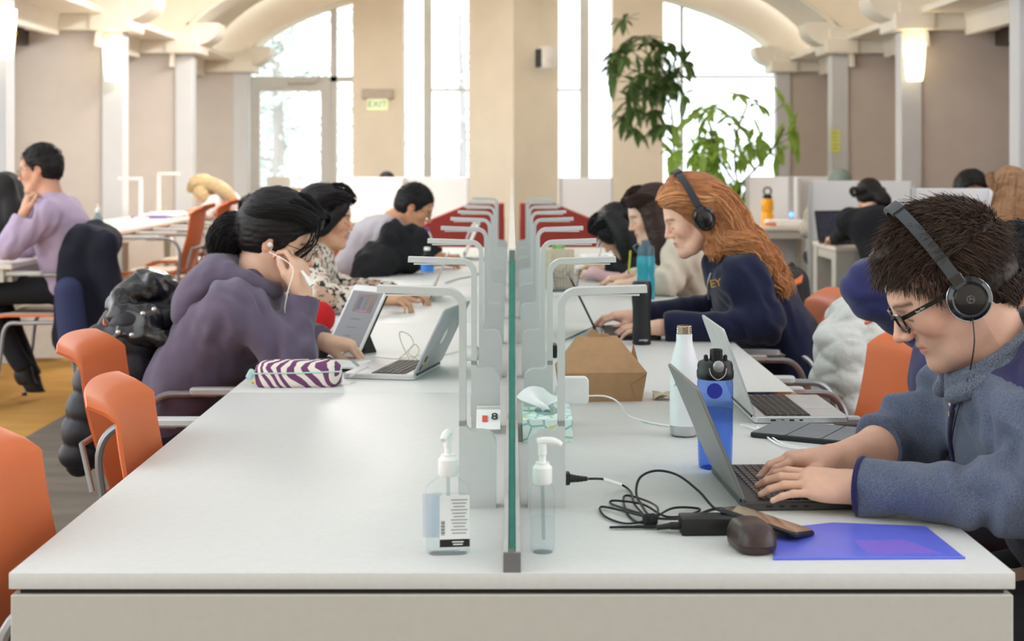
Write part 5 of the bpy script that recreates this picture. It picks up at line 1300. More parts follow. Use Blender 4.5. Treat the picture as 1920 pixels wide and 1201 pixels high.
def pump(t, z, sp, tilt):
    MB().lathe([(0.0135, z), (0.0155, z+0.003), (0.0155, z+0.026), (0.0135, z+0.028), (0.011, z+0.031), (0.011, z+0.034)], 26).build('pump_collar', m_wpl, t)
    MB().lathe([(0.0055, z+0.03), (0.0055, z+0.045), (0.0068, z+0.046), (0.0068, z+0.062), (0.006, z+0.063)], 18).build('pump_stem', m_wpl, t)
    R = Matrix.Rotation(tilt, 3, 'Z')
    pth = [R @ Vector(q) for q in ((-0.008, 0, z+0.066), (0.004, 0, z+0.068), (0.02, 0, z+0.0665), (sp, 0, z+0.061))]
    MB().tube(smooth_path(pth, 4), [0.0062]*8+[0.0055]*3+[0.0045]*2, 10).build('pump_nozzle', m_wpl, t)
    MB().tube([(0, 0, z+0.005), (0.002, 0, 0.02)], 0.0028, 8).build('dip_tube', glass('tube_clear', (236, 240, 240), 0.05, 1.3), t)
pump(t, 0.122, 0.03, -1.9)
t = thing('sanitizer_bottle', 'slim round clear pump bottle half full of sanitizer beside the divider', 'bottle', tp(1017, 1034))
MB().lathe([(0.016, 0), (0.0195, 0.003), (0.0202, 0.01), (0.0202, 0.092), (0.019, 0.101), (0.0155, 0.107), (0.0125, 0.110)], 30).build('bottle_body', m_clear, t, ang=50)
MB().lathe([(0.0005, 0.003), (0.018, 0.004), (0.0185, 0.012), (0.0185, 0.055), (0.0005, 0.0555)], 30).build('gel', m_gel, t, ang=50)
pump(t, 0.108, 0.03, 0.0)

# ---- number card by the second left lamp
t = thing('tent_card', 'white tent card with a black 8 and red square at the lamp foot', 'sign', tp(916, 806)); R = Matrix.Rotation(math.radians(-58), 3, 'X')
MB().box((0, -0.02, 0.028), (0.055, 0.002, 0.072), Matrix.Rotation(math.radians(-62), 3, 'X')).build('front_flap', m_paper, t)
MB().box((0, 0.03, 0.026), (0.055, 0.002, 0.055), Matrix.Rotation(math.radians(20), 3, 'X')).build('back_flap', m_paper, t)
Rf = Matrix.Rotation(math.radians(-62), 3, 'X') @ Matrix.Rotation(PI/2, 3, 'X')
text('8', 0.034, m_bpl, t, Vector((0.014, -0.0225, 0.0315))+Rf @ Vector((0, 0.006, 0)), Rf, 'number_print')
MB().box((-0.008, -0.0215, 0.0305), (0.012, 0.001, 0.022), Matrix.Rotation(math.radians(-62), 3, 'X')).build('red_square', M('print_red', (226, 92, 80), 0.6), t)

# ---- tissue box
def leafprint():
    m = M('tissue_box_print', (222, 236, 232), 0.6); nt = m.node_tree; N = nt.nodes; L = nt.links; b = N['Principled BSDF']
    tc = N.new('ShaderNodeTexCoord'); v = N.new('ShaderNodeTexVoronoi'); v.feature = 'DISTANCE_TO_EDGE'; v.inputs['Scale'].default_value = 30; L.new(tc.outputs['Object'], v.inputs['Vector'])
    rp = N.new('ShaderNodeValToRGB'); e = rp.color_ramp.elements; e[0].position = 0.03; e[0].color = lin((150, 196, 190))+(1,); e[1].position = 0.09; e[1].color = lin((226, 239, 235))+(1,)
    L.new(v.outputs[0], rp.inputs[0])
    n2 = N.new('ShaderNodeTexNoise'); n2.inputs['Scale'].default_value = 26; L.new(tc.outputs['Object'], n2.inputs['Vector'])
    r2 = N.new('ShaderNodeValToRGB'); r2.color_ramp.elements[0].position = 0.6; r2.color_ramp.elements[1].position = 0.63; L.new(n2.outputs[0], r2.inputs[0])
    mx = N.new('ShaderNodeMix'); mx.data_type = 'RGBA'; mx.inputs[7].default_value = lin((198, 212, 120))+(1,); L.new(r2.outputs[0], mx.inputs[0]); L.new(rp.outputs[0], mx.inputs[6]); L.new(mx.outputs[2], b.inputs['Base Color']); return m
a = tp(980, 829); t = thing('tissue_box', 'pale green leaf-print tissue box by the glass divider', 'tissue box', (a.x+0.055, a.y+0.115, TAB), 0.0)
MB().box((0, 0, 0.025), (0.11, 0.23, 0.05), bev=0.0008).build('carton', leafprint(), t)
MB().lathe([(0.0005, 0.0505), (0.028, 0.0505), (0.028, 0.0508)], 24, sy=2.2).build('opening_film', glass('film', (235, 242, 242), 0.1, 1.3), t)
def tiss(u, v):
    a = (u-0.5)*2; return (a*0.03*(0.4+v)+0.012*math.sin(v*5+u*4)-0.015*v, 0.02*math.sin(a*2.5+v*2), 0.048+0.055*v*(1-0.35*abs(a))+0.01*math.sin(u*7))
MB().sheet(tiss, 12, 10, 0.0006).build('tissue', M('tissue_white', (246, 248, 248), 0.9), t, ang=80)

# ---- white charger brick, carton, napkin
t = thing('laptop_charger', 'white square laptop charger plugged into the second right lamp', 'charger', px(1077, 731, 3.50), 0.05)
MB().prism(rrect(0.066, 0.064, 0.010), -0.013, 0.013, Matrix(((1, 0, 0), (0, 0, 1), (0, 1, 0))), ch=0.002).build('brick', m_wpl, t)
MB().box((-0.038, 0.0, 0), (0.012, 0.02, 0.03), bev=0.003).build('plug', m_wpl, t)
MB().tube(smooth_path([Vector(q)-px(1077, 731, 3.50) for q in (px(1102, 742, 3.50), px(1135, 743, 3.48), px(1160, 755, 3.5), tp(1180, 778, TAB+0.003), tp(1215, 792, TAB+0.003), tp(1256, 800, TAB+0.003))], 6), 0.0022, 6).build('cord', m_wpl, t)
a = tp(1128, 752); t = thing('takeout_carton', 'brown cardboard gable takeout carton with its flaps closed', 'box', (a.x, a.y+0.07, TAB), 0.06); s = a.y/FPX
W, D, hb, hr = 0.112, 0.075, 0.075, 0.160
V = [(-W+0.012, -D, 0), (W-0.012, -D, 0), (W-0.012, D, 0), (-W+0.012, D, 0), (-W, -D-0.006, hb), (W, -D-0.006, hb), (W, D+0.006, hb), (-W, D+0.006, hb), (-0.060, 0.0, hr), (0.045, 0.0, hr)]
MB().add(V, [(3, 2, 1, 0), (0, 1, 5, 4), (2, 3, 7, 6), (1, 2, 6, 5), (3, 0, 4, 7), (4, 5, 9, 8), (6, 7, 8, 9), (5, 6, 9), (7, 4, 8)]).build('carton_body', m_cardb, t, ang=10)
R = Matrix(((1, 0, 0), (0, 0, 1), (0, 1, 0)))
MB().prism([(-0.035, hr-0.012), (0.03, hr-0.012), (0.022, hr+0.006), (-0.004, hr+0.006), (-0.012, hr+0.016), (-0.026, hr+0.016), (-0.032, hr+0.004)], -0.002, 0.002, R).build('locking_tab', m_cardb, t)
MB().prism([(W-0.032, hb-0.005), (W-0.006, hb+0.008), (W-0.020, hb+0.062)], -0.002, 0.002, R, (0, 0.03, 0)).build('side_flap', m_cardb, t)
MB().tube([(W-0.03, -D-0.0065, 0.005), (W-0.042, -D-0.0075, 0.045), (W-0.002, -D-0.0075, hb-0.005)], 0.0007, 4).build('fold_line', M('card_crease', (132, 98, 70), 0.9), t)
MB().tube([(-W+0.004, -D-0.007, hb+0.002), (0.0, -0.040, hr-0.07), (-0.02, -0.02, hr-0.03)], 0.0007, 4).build('fold_line', M('card_crease', (132, 98, 70), 0.9), t)
def nap(u, v): return ((u-0.5)*0.06, (v-0.5)*0.05, 0.004+0.012*abs(math.sin(u*4+v*5))+0.004*math.sin(v*9))
t = MB().sheet(nap, 12, 10, 0.0012).build('crumpled_napkin', M('napkin_beige', (206, 192, 168), 0.9), loc=tp(1246, 748)); tag(t, 'small crumpled beige napkin beside the white bottle', 'napkin')

# ---- bottles
t = thing('steel_bottle', 'white cola-shaped steel water bottle with a bare threaded neck', 'bottle', tp(1283, 816))
def scal(a, z): return 1-0.045*abs(math.sin(a*4.0))*max(0, 1-z/0.022)
MB().lathe([(0.026, 0.0), (0.031, 0.004), (0.0325, 0.014), (0.0325, 0.024)], 48, mod=scal).build('steel_base', M('brushed_steel', (196, 196, 198), 0.28, metal=0.95), t)
MB().lathe([(0.0325, 0.0245), (0.0328, 0.08), (0.0325, 0.135), (0.0300, 0.165), (0.0245, 0.190), (0.0195, 0.205), (0.0180, 0.215), (0.0180, 0.228), (0.0165, 0.229)], 40).build('bottle_body', M('white_enamel', (232, 233, 236), 0.35), t)
th = [(0.0155, 0.226)]
for k in range(4): th += [(0.0155, 0.229+k*0.0045), (0.0168, 0.2305+k*0.0045), (0.0168, 0.2322+k*0.0045)]
MB().lathe(th+[(0.0155, 0.2475), (0.0130, 0.2475), (0.0125, 0.23)], 32).build('threaded_neck', M('bronze_steel', (178, 164, 146), 0.22, metal=0.95), t)
for k, ch in enumerate('AR'):
    a = math.radians(180+48+17*k); R = Matrix.Rotation(a+PI/2, 3, 'Z') @ Matrix.Rotation(PI/2, 3, 'X'); text(ch, 0.013, M('print_grey', (150, 152, 160), 0.6), t, (0.0331*math.cos(a), 0.0331*math.sin(a), 0.118), R)
m_blue = glass('blue_plastic', (180, 204, 250), 0.08, 1.35); m_water = glass('blue_water', (224, 234, 252), 0.02, 1.1)
t = thing('blue_bottle', 'translucent blue water bottle with a black flip cap and steel bail', 'bottle', tp(1341, 876))
prof = [(0.030, 0.0), (0.0335, 0.004), (0.0345, 0.03), (0.0355, 0.08), (0.0362, 0.12), (0.0362, 0.168), (0.0352, 0.182)]
def rib(a, z): return 1+(0.016*(math.sin(z*900) > 0)*(0.012 < z < 0.165) if 2.2 < (a % 6.283) < 4.3 else 0)
zz = [i*0.182/90 for i in range(91)]; pr = np.array(prof)
MB().lathe([(float(np.interp(z, pr[:, 1], pr[:, 0])), z) for z in zz], 40, mod=rib).build('bottle_body', m_blue, t, ang=60)
MB().lathe([(0.0005, 0.005), (0.031, 0.006), (0.033, 0.06), (0.0342, 0.118), (0.0005, 0.1185)], 32).build('water', m_water, t)
MB().lathe([(0.0005, 0), (0.0155, 0), (0.0155, 0.002), (0.0005, 0.002)], 24, (-0.006, -0.0345, 0.160), rot_to((0, -1, 0))).build('round_sticker', M('deep_blue_disc', (44, 62, 190), 0.4), t)
cp = MB().lathe([(0.036, 0.180), (0.0372, 0.184), (0.0372, 0.196), (0.0358, 0.198), (0.0358, 0.208), (0.0330, 0.214), (0.0260, 0.217), (0.001, 0.217)], 36).build('cap', m_bpl, t)
MB().lathe([(0.013, 0.215), (0.013, 0.238), (0.0115, 0.239), (0.010, 0.238), (0.010, 0.222)], 20, (0.002, 0, 0)).build('spout', m_bpl, cp)
MB().box((-0.019, 0, 0.221), (0.008, 0.012, 0.014), bev=0.002).box((0.02, 0, 0.221), (0.008, 0.012, 0.014), bev=0.002).build('hinge_lug', m_bpl, cp)
MB().sphere((0.002, -0.033, 0.207), (0.0115, 0.006, 0.013), 16, 10).build('flip_button', M('button_grey', (168, 168, 172), 0.35, metal=0.4), cp)
MB().tube(smooth_path([(-0.016, -0.034, 0.205), (-0.013, -0.038, 0.192), (0.0, -0.040, 0.183), (0.014, -0.038, 0.192), (0.018, -0.034, 0.205)], 6), 0.0012, 6).build('wire_bail', M('brushed_steel', (196, 196, 198), 0.28, metal=0.95), cp)
t = thing('travel_tumbler', 'matte black travel tumbler marked contigo beside the laptop', 'bottle', tp(1203, 645))
MB().lathe([(0.029, 0), (0.031, 0.003), (0.0315, 0.05), (0.030, 0.07), (0.0305, 0.12), (0.033, 0.15), (0.0335, 0.165)], 36).build('tumbler_body', M('matte_black', (26, 26, 28), 0.6, bump=(300, 0.1)), t)
MB().lathe([(0.0342, 0.164), (0.0345, 0.19), (0.032, 0.205), (0.028, 0.212), (0.001, 0.212)], 36).box((0.0, -0.030, 0.196), (0.02, 0.012, 0.016), bev=0.003).build('lid', m_bpl, t)
text('contigo', 0.0105, m_wpl, t, (0.004, -0.0322, 0.018), Matrix.Rotation(0.1, 3, 'Z') @ Matrix.Rotation(PI/2, 3, 'X'))
t = thing('teal_bottle', 'clear teal water bottle in front of the cream sweatshirt', 'bottle', tp(1211, 560))
t.scale = (1.08, 1.08, 1.16)
MB().lathe([(0.034, 0), (0.038, 0.004), (0.038, 0.08), (0.035, 0.095), (0.038, 0.11), (0.038, 0.155), (0.034, 0.17)], 30).build('bottle_body', M('teal_plastic', (52, 176, 196), 0.2, trans=0.35), t, ang=50)
MB().lathe([(0.0005, 0.004), (0.035, 0.005), (0.035, 0.10), (0.0005, 0.101)], 24).build('water', glass('teal_water', (150, 226, 232), 0.03, 1.2), t)
MB().lathe([(0.036, 0.168), (0.036, 0.19), (0.028, 0.205), (0.018, 0.21), (0.016, 0.225), (0.012, 0.226)], 26).tube(smooth_path([(-0.034, 0, 0.18), (-0.05, 0, 0.2), (-0.03, 0, 0.214)], 5), 0.004, 6).build('cap', M('smoky_cap', (70, 96, 108), 0.3), t)
t = thing('water_bottle', 'clear disposable water bottle with a blue label on the left desk', 'bottle', tp(801, 536))
MB().lathe([(0.026, 0), (0.030, 0.005), (0.030, 0.04), (0.028, 0.05), (0.031, 0.07), (0.031, 0.12), (0.026, 0.145), (0.014, 0.165), (0.013, 0.18)], 24).build('bottle_body', m_clear, t, ang=50)
MB().lathe([(0.0316, 0.07), (0.0316, 0.118)], 24, caps=False).build('label_wrap', M('label_blue', (60, 130, 214), 0.5), t); MB().lathe([(0.0155, 0.176), (0.0155, 0.192), (0.001, 0.193)], 18).build('cap', m_wpl, t)
t = thing('juice_bottle', 'small orange juice bottle with a purple cap before the black coat', 'bottle', tp(800, 478))
MB().lathe([(0.03, 0), (0.034, 0.006), (0.034, 0.05), (0.030, 0.07), (0.034, 0.09), (0.034, 0.12), (0.02, 0.15), (0.017, 0.16)], 22).build('bottle_body', M('juice_orange', (226, 150, 110), 0.4), t)
MB().lathe([(0.0345, 0.09), (0.034, 0.12), (0.021, 0.15)], 22, caps=False).build('label_wrap', M('label_cream', (238, 226, 214), 0.6), t); MB().lathe([(0.020, 0.158), (0.020, 0.178), (0.001, 0.179)], 18).build('cap', M('cap_purple', (110, 84, 160), 0.5), t)
t = thing('orange_bottle', 'yellow-orange sports bottle with a ring cap on the carrel desk', 'bottle', (px(1439, 408, 13.6).x, 13.6, 0.76))
MB().lathe([(0.05, 0), (0.058, 0.01), (0.058, 0.1), (0.048, 0.12), (0.056, 0.15), (0.056, 0.22), (0.04, 0.25)], 22).build('bottle_body', M('bottle_amber', (244, 172, 40), 0.4), t)
MB().lathe([(0.042, 0.248), (0.042, 0.275), (0.02, 0.285)], 18).tube([(0.035*math.cos(a), 0, 0.315+0.035*math.sin(a)) for a in [k*PI/8 for k in range(16)]], 0.008, 6, closed=True).build('cap', m_bpl, t)

# ---- laptops
def laptop(name, label, hinge, rz, w, d, op, base_m, lid_m, deck_m, key_m, keys='each', lid_in=None, logo=None, bez=None, tp_m=None, thick=0.016, rows=6, cols=14, kz0=0.03, group=None, glow=None):
    """hinge at the origin along y; the keyboard side extends along +x; op = lean of the lid behind vertical"""
    t = thing(name, label, 'laptop', hinge, rz, group)
    MB().prism(rrect(d, w, 0.011), 0.001, thick, None, (d/2, 0, 0), 0.002).build('base', base_m, t)
    MB().prism(rrect(d-0.006, w-0.006, 0.009), thick-0.0002, thick+0.0006, None, (d/2, 0, 0)).build('palm_deck', deck_m, t)
    R = Matrix.Rotation(-op, 3, 'Y'); lt = 0.006
    RR = R @ Matrix(((0, 0, 1), (0, 1, 0), (1, 0, 0)))          # prism x -> up, z -> +x (towards the user)
    ld = MB().prism(rrect(d*0.97, w, 0.010), -lt/2, lt/2, RR, Vector((0.002, 0, thick))+R @ Vector((0, 0, d*0.485+0.002)), 0.0015).build('lid', lid_m, t)
    MB().prism(rrect(d*0.95, w-0.008, 0.008), lt/2, lt/2+0.0006, RR, Vector((0.002, 0, thick))+R @ Vector((0, 0, d*0.485+0.002))).build('bezel', bez or m_bpl, t)
    MB().prism(rrect(d*0.80, w-0.026, 0.003), lt/2+0.0006, lt/2+0.001, RR, Vector((0.002, 0, thick))+R @ Vector((0, 0, d*0.50+0.002))).build('screen', lid_in or M('dark_screen', (34, 36, 42), 0.15), t)
    MB().tube([(0.002, -w*0.42, thick-0.002), (0.002, w*0.42, thick-0.002)], 0.005, 8).build('hinge_bar', m_bpl, t)
    if logo == 'apple':
        n = 28; out = []
        for k in range(n):
            a = 2*PI*k/n; r = 0.021*(1-0.10*math.cos(2*a)+0.05*math.sin(a)); x = r*math.cos(a); y = r*math.sin(a)
            if x > 0.008 and abs(y-0.001) < 0.008: x -= 0.006*(1-abs(y-0.001)/0.008)
            out.append((y, x))
        Rl = R @ Matrix(((0, 0, -1), (0, 1, 0), (1, 0, 0)))
        cc = Vector((0.002, 0, thick))+R @ Vector((-lt/2-0.0004, 0, d*0.49))
        lg = MB().prism(out, -0.0002, 0.0004, Rl, cc).prism([(0.026+0.004*math.cos(a)*2, 0.004+0.003*math.sin(a)) for a in [k*PI/6 for k in range(12)]], -0.0002, 0.0004, Rl, cc)
        lg.build('logo', M('logo_white', (244, 246, 248), 0.3), ld)
    kx0, kx1 = kz0, kz0+d*0.47; kw = w-0.028
    MB().prism(rrect(kx1-kx0+0.004, kw+0.004, 0.003), thick+0.0006, thick+0.0010, None, ((kx0+kx1)/2, 0, 0)).build('key_well', m_bpl, t)
    ph = (kx1-kx0)/rows; pw = kw/cols
    kd = None; mb = MB()
    for r in range(rows):
        c = 0
        while c < cols:
            span = 5 if (r == rows-1 and c == 4) else 1
            x = kx0+ph*(r+0.5); y = -kw/2+pw*(c+span/2); sx = ph*0.84*(0.6 if r == 0 else 1)
            if keys == 'each':
                if span == 1 and r:
                    if kd is None: kd = MB().box((0, 0, 0), (ph*0.84, pw*0.86, 0.002), bev=0.0006).data('key', key_m)
                    link('key', kd, t, (x, y, thick+0.002))
                else: MB().box((0, 0, 0), (sx, pw*(span-0.14), 0.002), bev=0.0005).build('key', key_m, t, loc=(x, y, thick+0.002))
            else: mb.box((x, y, thick+0.0018), (sx, pw*(span-0.14), 0.0016))
            c += span
    if keys != 'each': mb.build('keyboard', key_m, t)
    MB().prism(rrect(d*0.30, w*0.33, 0.003), thick+0.0006, thick+0.0009, None, (d*0.79, 0, 0)).build('touchpad', tp_m or deck_m, t)
    for k in range(4): MB().box((0.045+0.022*k, -w/2+0.0003, thick*0.52), (0.012-0.004*(k % 2), 0.001, 0.004)).build('port', m_gap, t)
    return t
h0, h1 = tp(1398, 957), tp(1374, 887); mid = (h0+h1)/2; lp1 = laptop('black_laptop', 'open black laptop under the hands of the headphone man', (0.402, mid.y, TAB), 0.05, 0.325, 0.225, math.radians(23), m_dkgrey, M('charcoal_lid', (128, 126, 124), 0.4, metal=0.4), m_dkgrey, M('brown_black_key', (62, 52, 46), 0.35), rows=7, cols=14)
MB().sphere((0.095, 0.0, 0.0185), 0.004, 10, 8).build('pointing_stick', M('red_rubber', (214, 40, 44), 0.6), lp1)
h0, h1 = tp(1396, 796), tp(1372, 750); mid = (h0+h1)/2
laptop('silver_laptop', 'open silver laptop with black keys between the blue bottle and grey tablet', (mid.x+0.01, mid.y, TAB), 0.02, 0.33, 0.225, math.radians(20), m_silver, m_silver, m_silver, m_keyb, rows=6, cols=14, tp_m=M('trackpad_grey', (196, 198, 200), 0.4))
h0, h1 = tp(776, 714), tp(828, 686); mid = (h0+h1)/2; a = math.atan2(h1.y-h0.y, h1.x-h0.x)
lp3 = laptop('silver_laptop', 'silver laptop with a white fruit logo in front of the plum hoodie', (mid.x, mid.y, TAB), a+PI/2, 0.305, 0.21, math.radians(26), m_silver, M('grey_lid', (172, 174, 178), 0.4, metal=0.2), m_silver, m_keyb, keys='joined', logo='apple')
for k, (yy, zz_, c) in enumerate(((0.10, 0.045, (40, 40, 42)), (0.07, 0.03, (220, 180, 60)), (0.115, 0.02, (70, 90, 80)))):
    Rl = Matrix.Rotation(-math.radians(26), 3, 'Y'); MB().box(Vector((0.002, yy, 0.016))+Rl @ Vector((-0.0036, 0, zz_)), (0.0008, 0.018, 0.018), Rl).build('sticker', M('sticker_%d' % k, c, 0.5), lp3)
h = tp(1118, 632); laptop('thin_laptop', 'dark-rimmed laptop of the red-haired woman seen edge on', (h.x+0.0, 5.27, TAB), 0.0, 0.32, 0.22, math.radians(26), m_bpl, m_bpl, M('palm_grey', (176, 176, 176), 0.4), m_keyb, keys='joined')
laptop('closed_grey_laptop', 'slim grey laptop on the far left of the divider near the red chair', (-0.30, 9.35, TAB), PI+0.06, 0.34, 0.24, math.radians(24), m_silver, m_silver, m_silver, m_keyb, keys='joined', lid_in=M('pale_screen', (214, 206, 204), 0.3))
laptop('rose_laptop', 'thin rose-silver laptop in front of the spotted blouse', (-0.36, 6.6, TAB), PI, 0.30, 0.21, math.radians(22), M('rose_metal', (212, 196, 190), 0.4, metal=0.4), M('rose_metal', (212, 196, 190), 0.4, metal=0.4), M('rose_metal', (212, 196, 190), 0.4, metal=0.4), m_keyb, keys='joined')
laptop('carrel_laptop', 'open black laptop on the carrel desk before the woman in black', (px(1575, 447, 11.1).x, 11.1, 0.74), -PI/2+0.25, 0.36, 0.24, math.radians(16), m_bpl, m_bpl, m_bpl, m_keyb, keys='joined', lid_in=M('busy_screen', (40, 38, 52), 0.2, var=(30, 0.5), tint2=(70, 76, 100)))

# ---- tablet on its stand, grey tablet, phones
t = thing('tablet', 'white-rimmed tablet propped in a black case before the plum hoodie', 'tablet', tp(645, 662)+Vector((0, 0, 0.0)), 0.0)
bl_, br_, tr_ = tp(594, 651), tp(686, 664), None
ux = (br_-bl_); ux.z = 0; wlen = 0.165; ux.normalize(); nn = Vector((ux.y, -ux.x, 0)); upv = (Vector((0, 0, 1))*math.cos(0.55)-nn*math.sin(0.55)).normalized(); fr = ux.cross(upv)
Rt = Matrix((ux, upv, fr)).transposed(); fr = ux.cross(upv)
c0 = (tp(640, 662)-t.location)+upv*0.122
MB().prism(rrect(0.172, 0.242, 0.010), -0.004, 0.003, Rt, c0, 0.001).build('white_rim', m_wpl, t)
MB().prism(rrect(0.178, 0.248, 0.012), -0.008, -0.0035, Rt, c0).build('case', m_bpl, t)
MB().prism(rrect(0.150, 0.200, 0.002), 0.003, 0.0034, Rt, c0).build('screen', M('grey_screen', (112, 112, 116), 0.25, emit=((112, 112, 116), 0.15)), t)
im = MB().prism(rrect(0.094, 0.066, 0.001), 0.0034, 0.0038, Rt, c0+Rt @ Vector((0.008, 0.058, 0))).build('picture', M('screen_photo', (82, 72, 70), 0.3, var=(22, 0.4), tint2=(140, 104, 92)), t)
for k, (xx, cl) in enumerate(((-0.026, (70, 72, 84)), (-0.004, (96, 104, 116)), (0.022, (120, 98, 84)))): MB().prism(rrect(0.018, 0.048, 0.006), 0.0038, 0.0041, Rt, c0+Rt @ Vector((0.008+xx, 0.056, 0))).build('figure', M('screen_figure_%d' % k, cl, 0.3), im)
MB().prism(rrect(0.055, 0.004, 0.001), 0.0038, 0.0041, Rt, c0+Rt @ Vector((0.008, 0.029, 0))).build('caption_bar', M('caption_pink', (190, 120, 150), 0.4), im)
for k in range(3): MB().prism(rrect(0.05-0.01*k, 0.003, 0.001), 0.0034, 0.0038, Rt, c0+Rt @ Vector((-0.005, 0.0-0.03*k, 0))).build('text_line', M('screen_text', (84, 84, 88), 0.3), t)
bt = c0-upv*0.06; MB().prism([(0, 0), (0.10, 0), (0.03, 0.085)], -0.06, 0.06, Matrix((-fr, Vector((0, 0, 1)), ux)).transposed(), Vector((bt.x, bt.y, 0))-fr*0.01).build('stand_flap', m_bpl, t)
t = thing('tablet_case', 'closed dark grey tablet in a folding cover beside the silver laptop', 'tablet', tp(1530, 817), -0.52)
MB().prism(rrect(0.25, 0.178, 0.010), 0, 0.011, None, (0, 0, 0), 0.002).build('shell', m_bpl, t)
for k in range(3): MB().prism(rrect(0.078, 0.174, 0.004), 0.011, 0.0128, None, (-0.081+0.081*k, 0, 0), 0.0006).build('cover_fold', M('cover_grey', (116, 119, 124), 0.6, bump=(300, 0.1)), t)
def phone(name, label, loc, R, w=0.073, l=0.150, case=None, scr=None):
    t = thing(name, label, 'phone', loc, 0, R=R)
    MB().prism(rrect(l, w, 0.011), 0, 0.0095, None, (0, 0, 0), 0.003).build('case', case or m_bpl, t)
    MB().prism(rrect(l-0.008, w-0.007, 0.008), 0.0094, 0.0099).build('glass_front', scr or M('phone_glass', (30, 26, 24), 0.06, coat=0.8), t)
    MB().box((-l*0.2, -w/2-0.0006, 0.005), (0.02, 0.0014, 0.003)).build('side_button', m_gap, t)
    MB().lathe([(0.0005, 0), (0.003, 0), (0.003, 0.0004)], 12, (-l/2+0.009, 0, 0.0098)).build('camera_dot', m_gap, t); return t
phone('smartphone', 'black smartphone lying flat behind the silver laptop', tp(1443, 745), Matrix.Rotation(0.02, 3, 'Z'))
t = thing('eyeglass_case', 'brown leather eyeglass case under the leaning phone', 'case', tp(1409, 1028), 0.15)
loft(MB(), [(0.05, 0.085, 0.0), (0.062, 0.10, 0.006), (0.064, 0.104, 0.014)]).build('lower_shell', M('brown_leather', (58, 42, 40), 0.35, bump=(120, 0.15)), t, ang=60)
loft(MB(), [(0.064, 0.104, 0.0146), (0.062, 0.102, 0.028), (0.052, 0.088, 0.040), (0.032, 0.06, 0.046)]).build('upper_shell', M('brown_leather', (58, 42, 40), 0.35, bump=(120, 0.15)), t, ang=60)
a, b = px(1352, 952, 2.50), px(1503, 1003, 2.40); dx = (b-a).normalized(); sd = Vector((0.18, 0.98, -0.05)); sd = (sd-dx*sd.dot(dx)).normalized(); up_ = dx.cross(sd)
phone('smartphone', 'smartphone in a rugged black case leaning on the brown eyeglass case', (a+b)/2+sd*0.02-up_*0.006, Matrix((dx, sd, up_)).transposed(), scr=M('phone_glass_bronze', (86, 66, 44), 0.08, coat=0.8))

# ---- blue plastic folder, power adapter and cables
c4 = [tp(1449, 1050), tp(1810, 1048), tp(1735, 988), tp(1560, 981), tp(1462, 992)]
t = thing('plastic_folder', 'translucent violet-blue plastic folder at the table corner', 'folder', (c4[0].x, c4[0].y, TAB))
pl_ = [(p.x-c4[0].x, p.y-c4[0].y) for p in c4]; m_fold = M('violet_blue_plastic', (108, 118, 236), 0.3, trans=0.15)
MB().prism(pl_, 0.0004, 0.0014).build('back_sheet', m_fold, t); MB().prism([(x*0.995+0.001, y*0.98+0.002) for x, y in pl_], 0.0018, 0.0028).build('front_sheet', m_fold, t)
MB().prism([(0.155, 0.03), (0.27, 0.03), (0.235, 0.115), (0.15, 0.11)], 0.0028, 0.0031).build('pink_slip', M('slip_violet', (124, 100, 206), 0.5), t)
MB().tube([(0.002, 0.002, 0.0022), (pl_[1][0], pl_[1][1]+0.002, 0.0022)], 0.0022, 6).build('spine', m_fold, t)
a = tp(1330, 1005); t = thing('power_adapter', 'black laptop power adapter with its leads', 'adapter', (a.x, a.y+0.024, TAB), 0.03)
MB().box((0, 0, 0.0145), (0.092, 0.046, 0.029), bev=0.003, seg=2).build('brick', m_bpl, t)
for z_, y_ in ((0.012, 0.0),): MB().tube([(-0.046, y_, z_), (-0.062, y_, z_)], 0.0065, 10).tube([(-0.062, y_, z_), (-0.085, y_, z_-0.003)], [0.0055, 0.004], 10).build('inlet_plug', m_bpl, t)
m_cab = M('black_cable', (22, 20, 22), 0.45)
def T(x, y, z=0.004): return tp(x, y, TAB+z)
curve_thing('mains_cable', 'coiled black mains lead on the table between lamp and adapter', 'cable',
    [T(1278, 989, 0.010), T(1215, 988), T(1143, 988), T(1200, 986, 0.006), T(1290, 982, 0.006), T(1345, 966, 0.006), T(1290, 972, 0.008), T(1222, 970, 0.012), T(1160, 955, 0.008), T(1126, 950, 0.004), T(1135, 968), T(1175, 981), T(1222, 972, 0.014), T(1262, 952, 0.01), T(1310, 953), T(1300, 962), T(1250, 968, 0.006), T(1205, 945, 0.012), T(1152, 938, 0.008), T(1148, 945, 0.004), T(1200, 962, 0.012), T(1226, 972, 0.015), T(1232, 950, 0.012), T(1200, 934, 0.006), T(1170, 930), T(1176, 962, 0.003), T(1195, 978), T(1215, 976, 0.012), T(1190, 945, 0.008), T(1183, 922, 0.006), T(1165, 908, 0.010), px(1132, 898, 2.68), px(1103, 897, 2.665)], 0.0021, m_cab, 7)
curve_thing('laptop_lead', 'black lead arching from the adapter coil up to the black laptop', 'cable', [T(1222, 974, 0.018), T(1205, 950, 0.02), px(1193, 925, 2.62), px(1200, 895, 2.66), px(1230, 882, 2.68), px(1270, 890, 2.66), px(1310, 920, 2.62), T(1345, 955, 0.012), T(1398, 962, 0.008)], 0.0024, m_cab, 7)
curve_thing('adapter_lead', 'short black lead curving over the back of the adapter', 'cable', [T(1290, 982, 0.02), T(1310, 965, 0.012), T(1345, 953, 0.012), T(1385, 956, 0.008)], 0.0026, m_cab, 6)
tag(MB().lathe([(0.008, -0.011), (0.0105, -0.008), (0.0105, 0.008), (0.008, 0.011)], 20, (0, 0, 0), rot_to((1, 0.3, 0))).build('cable_tie', M('velcro_black', (26, 25, 26), 0.9, bump=(300, 0.4)), loc=T(1219, 974, 0.014)), 'black velcro tie bundling the coiled mains lead', 'cable tie')
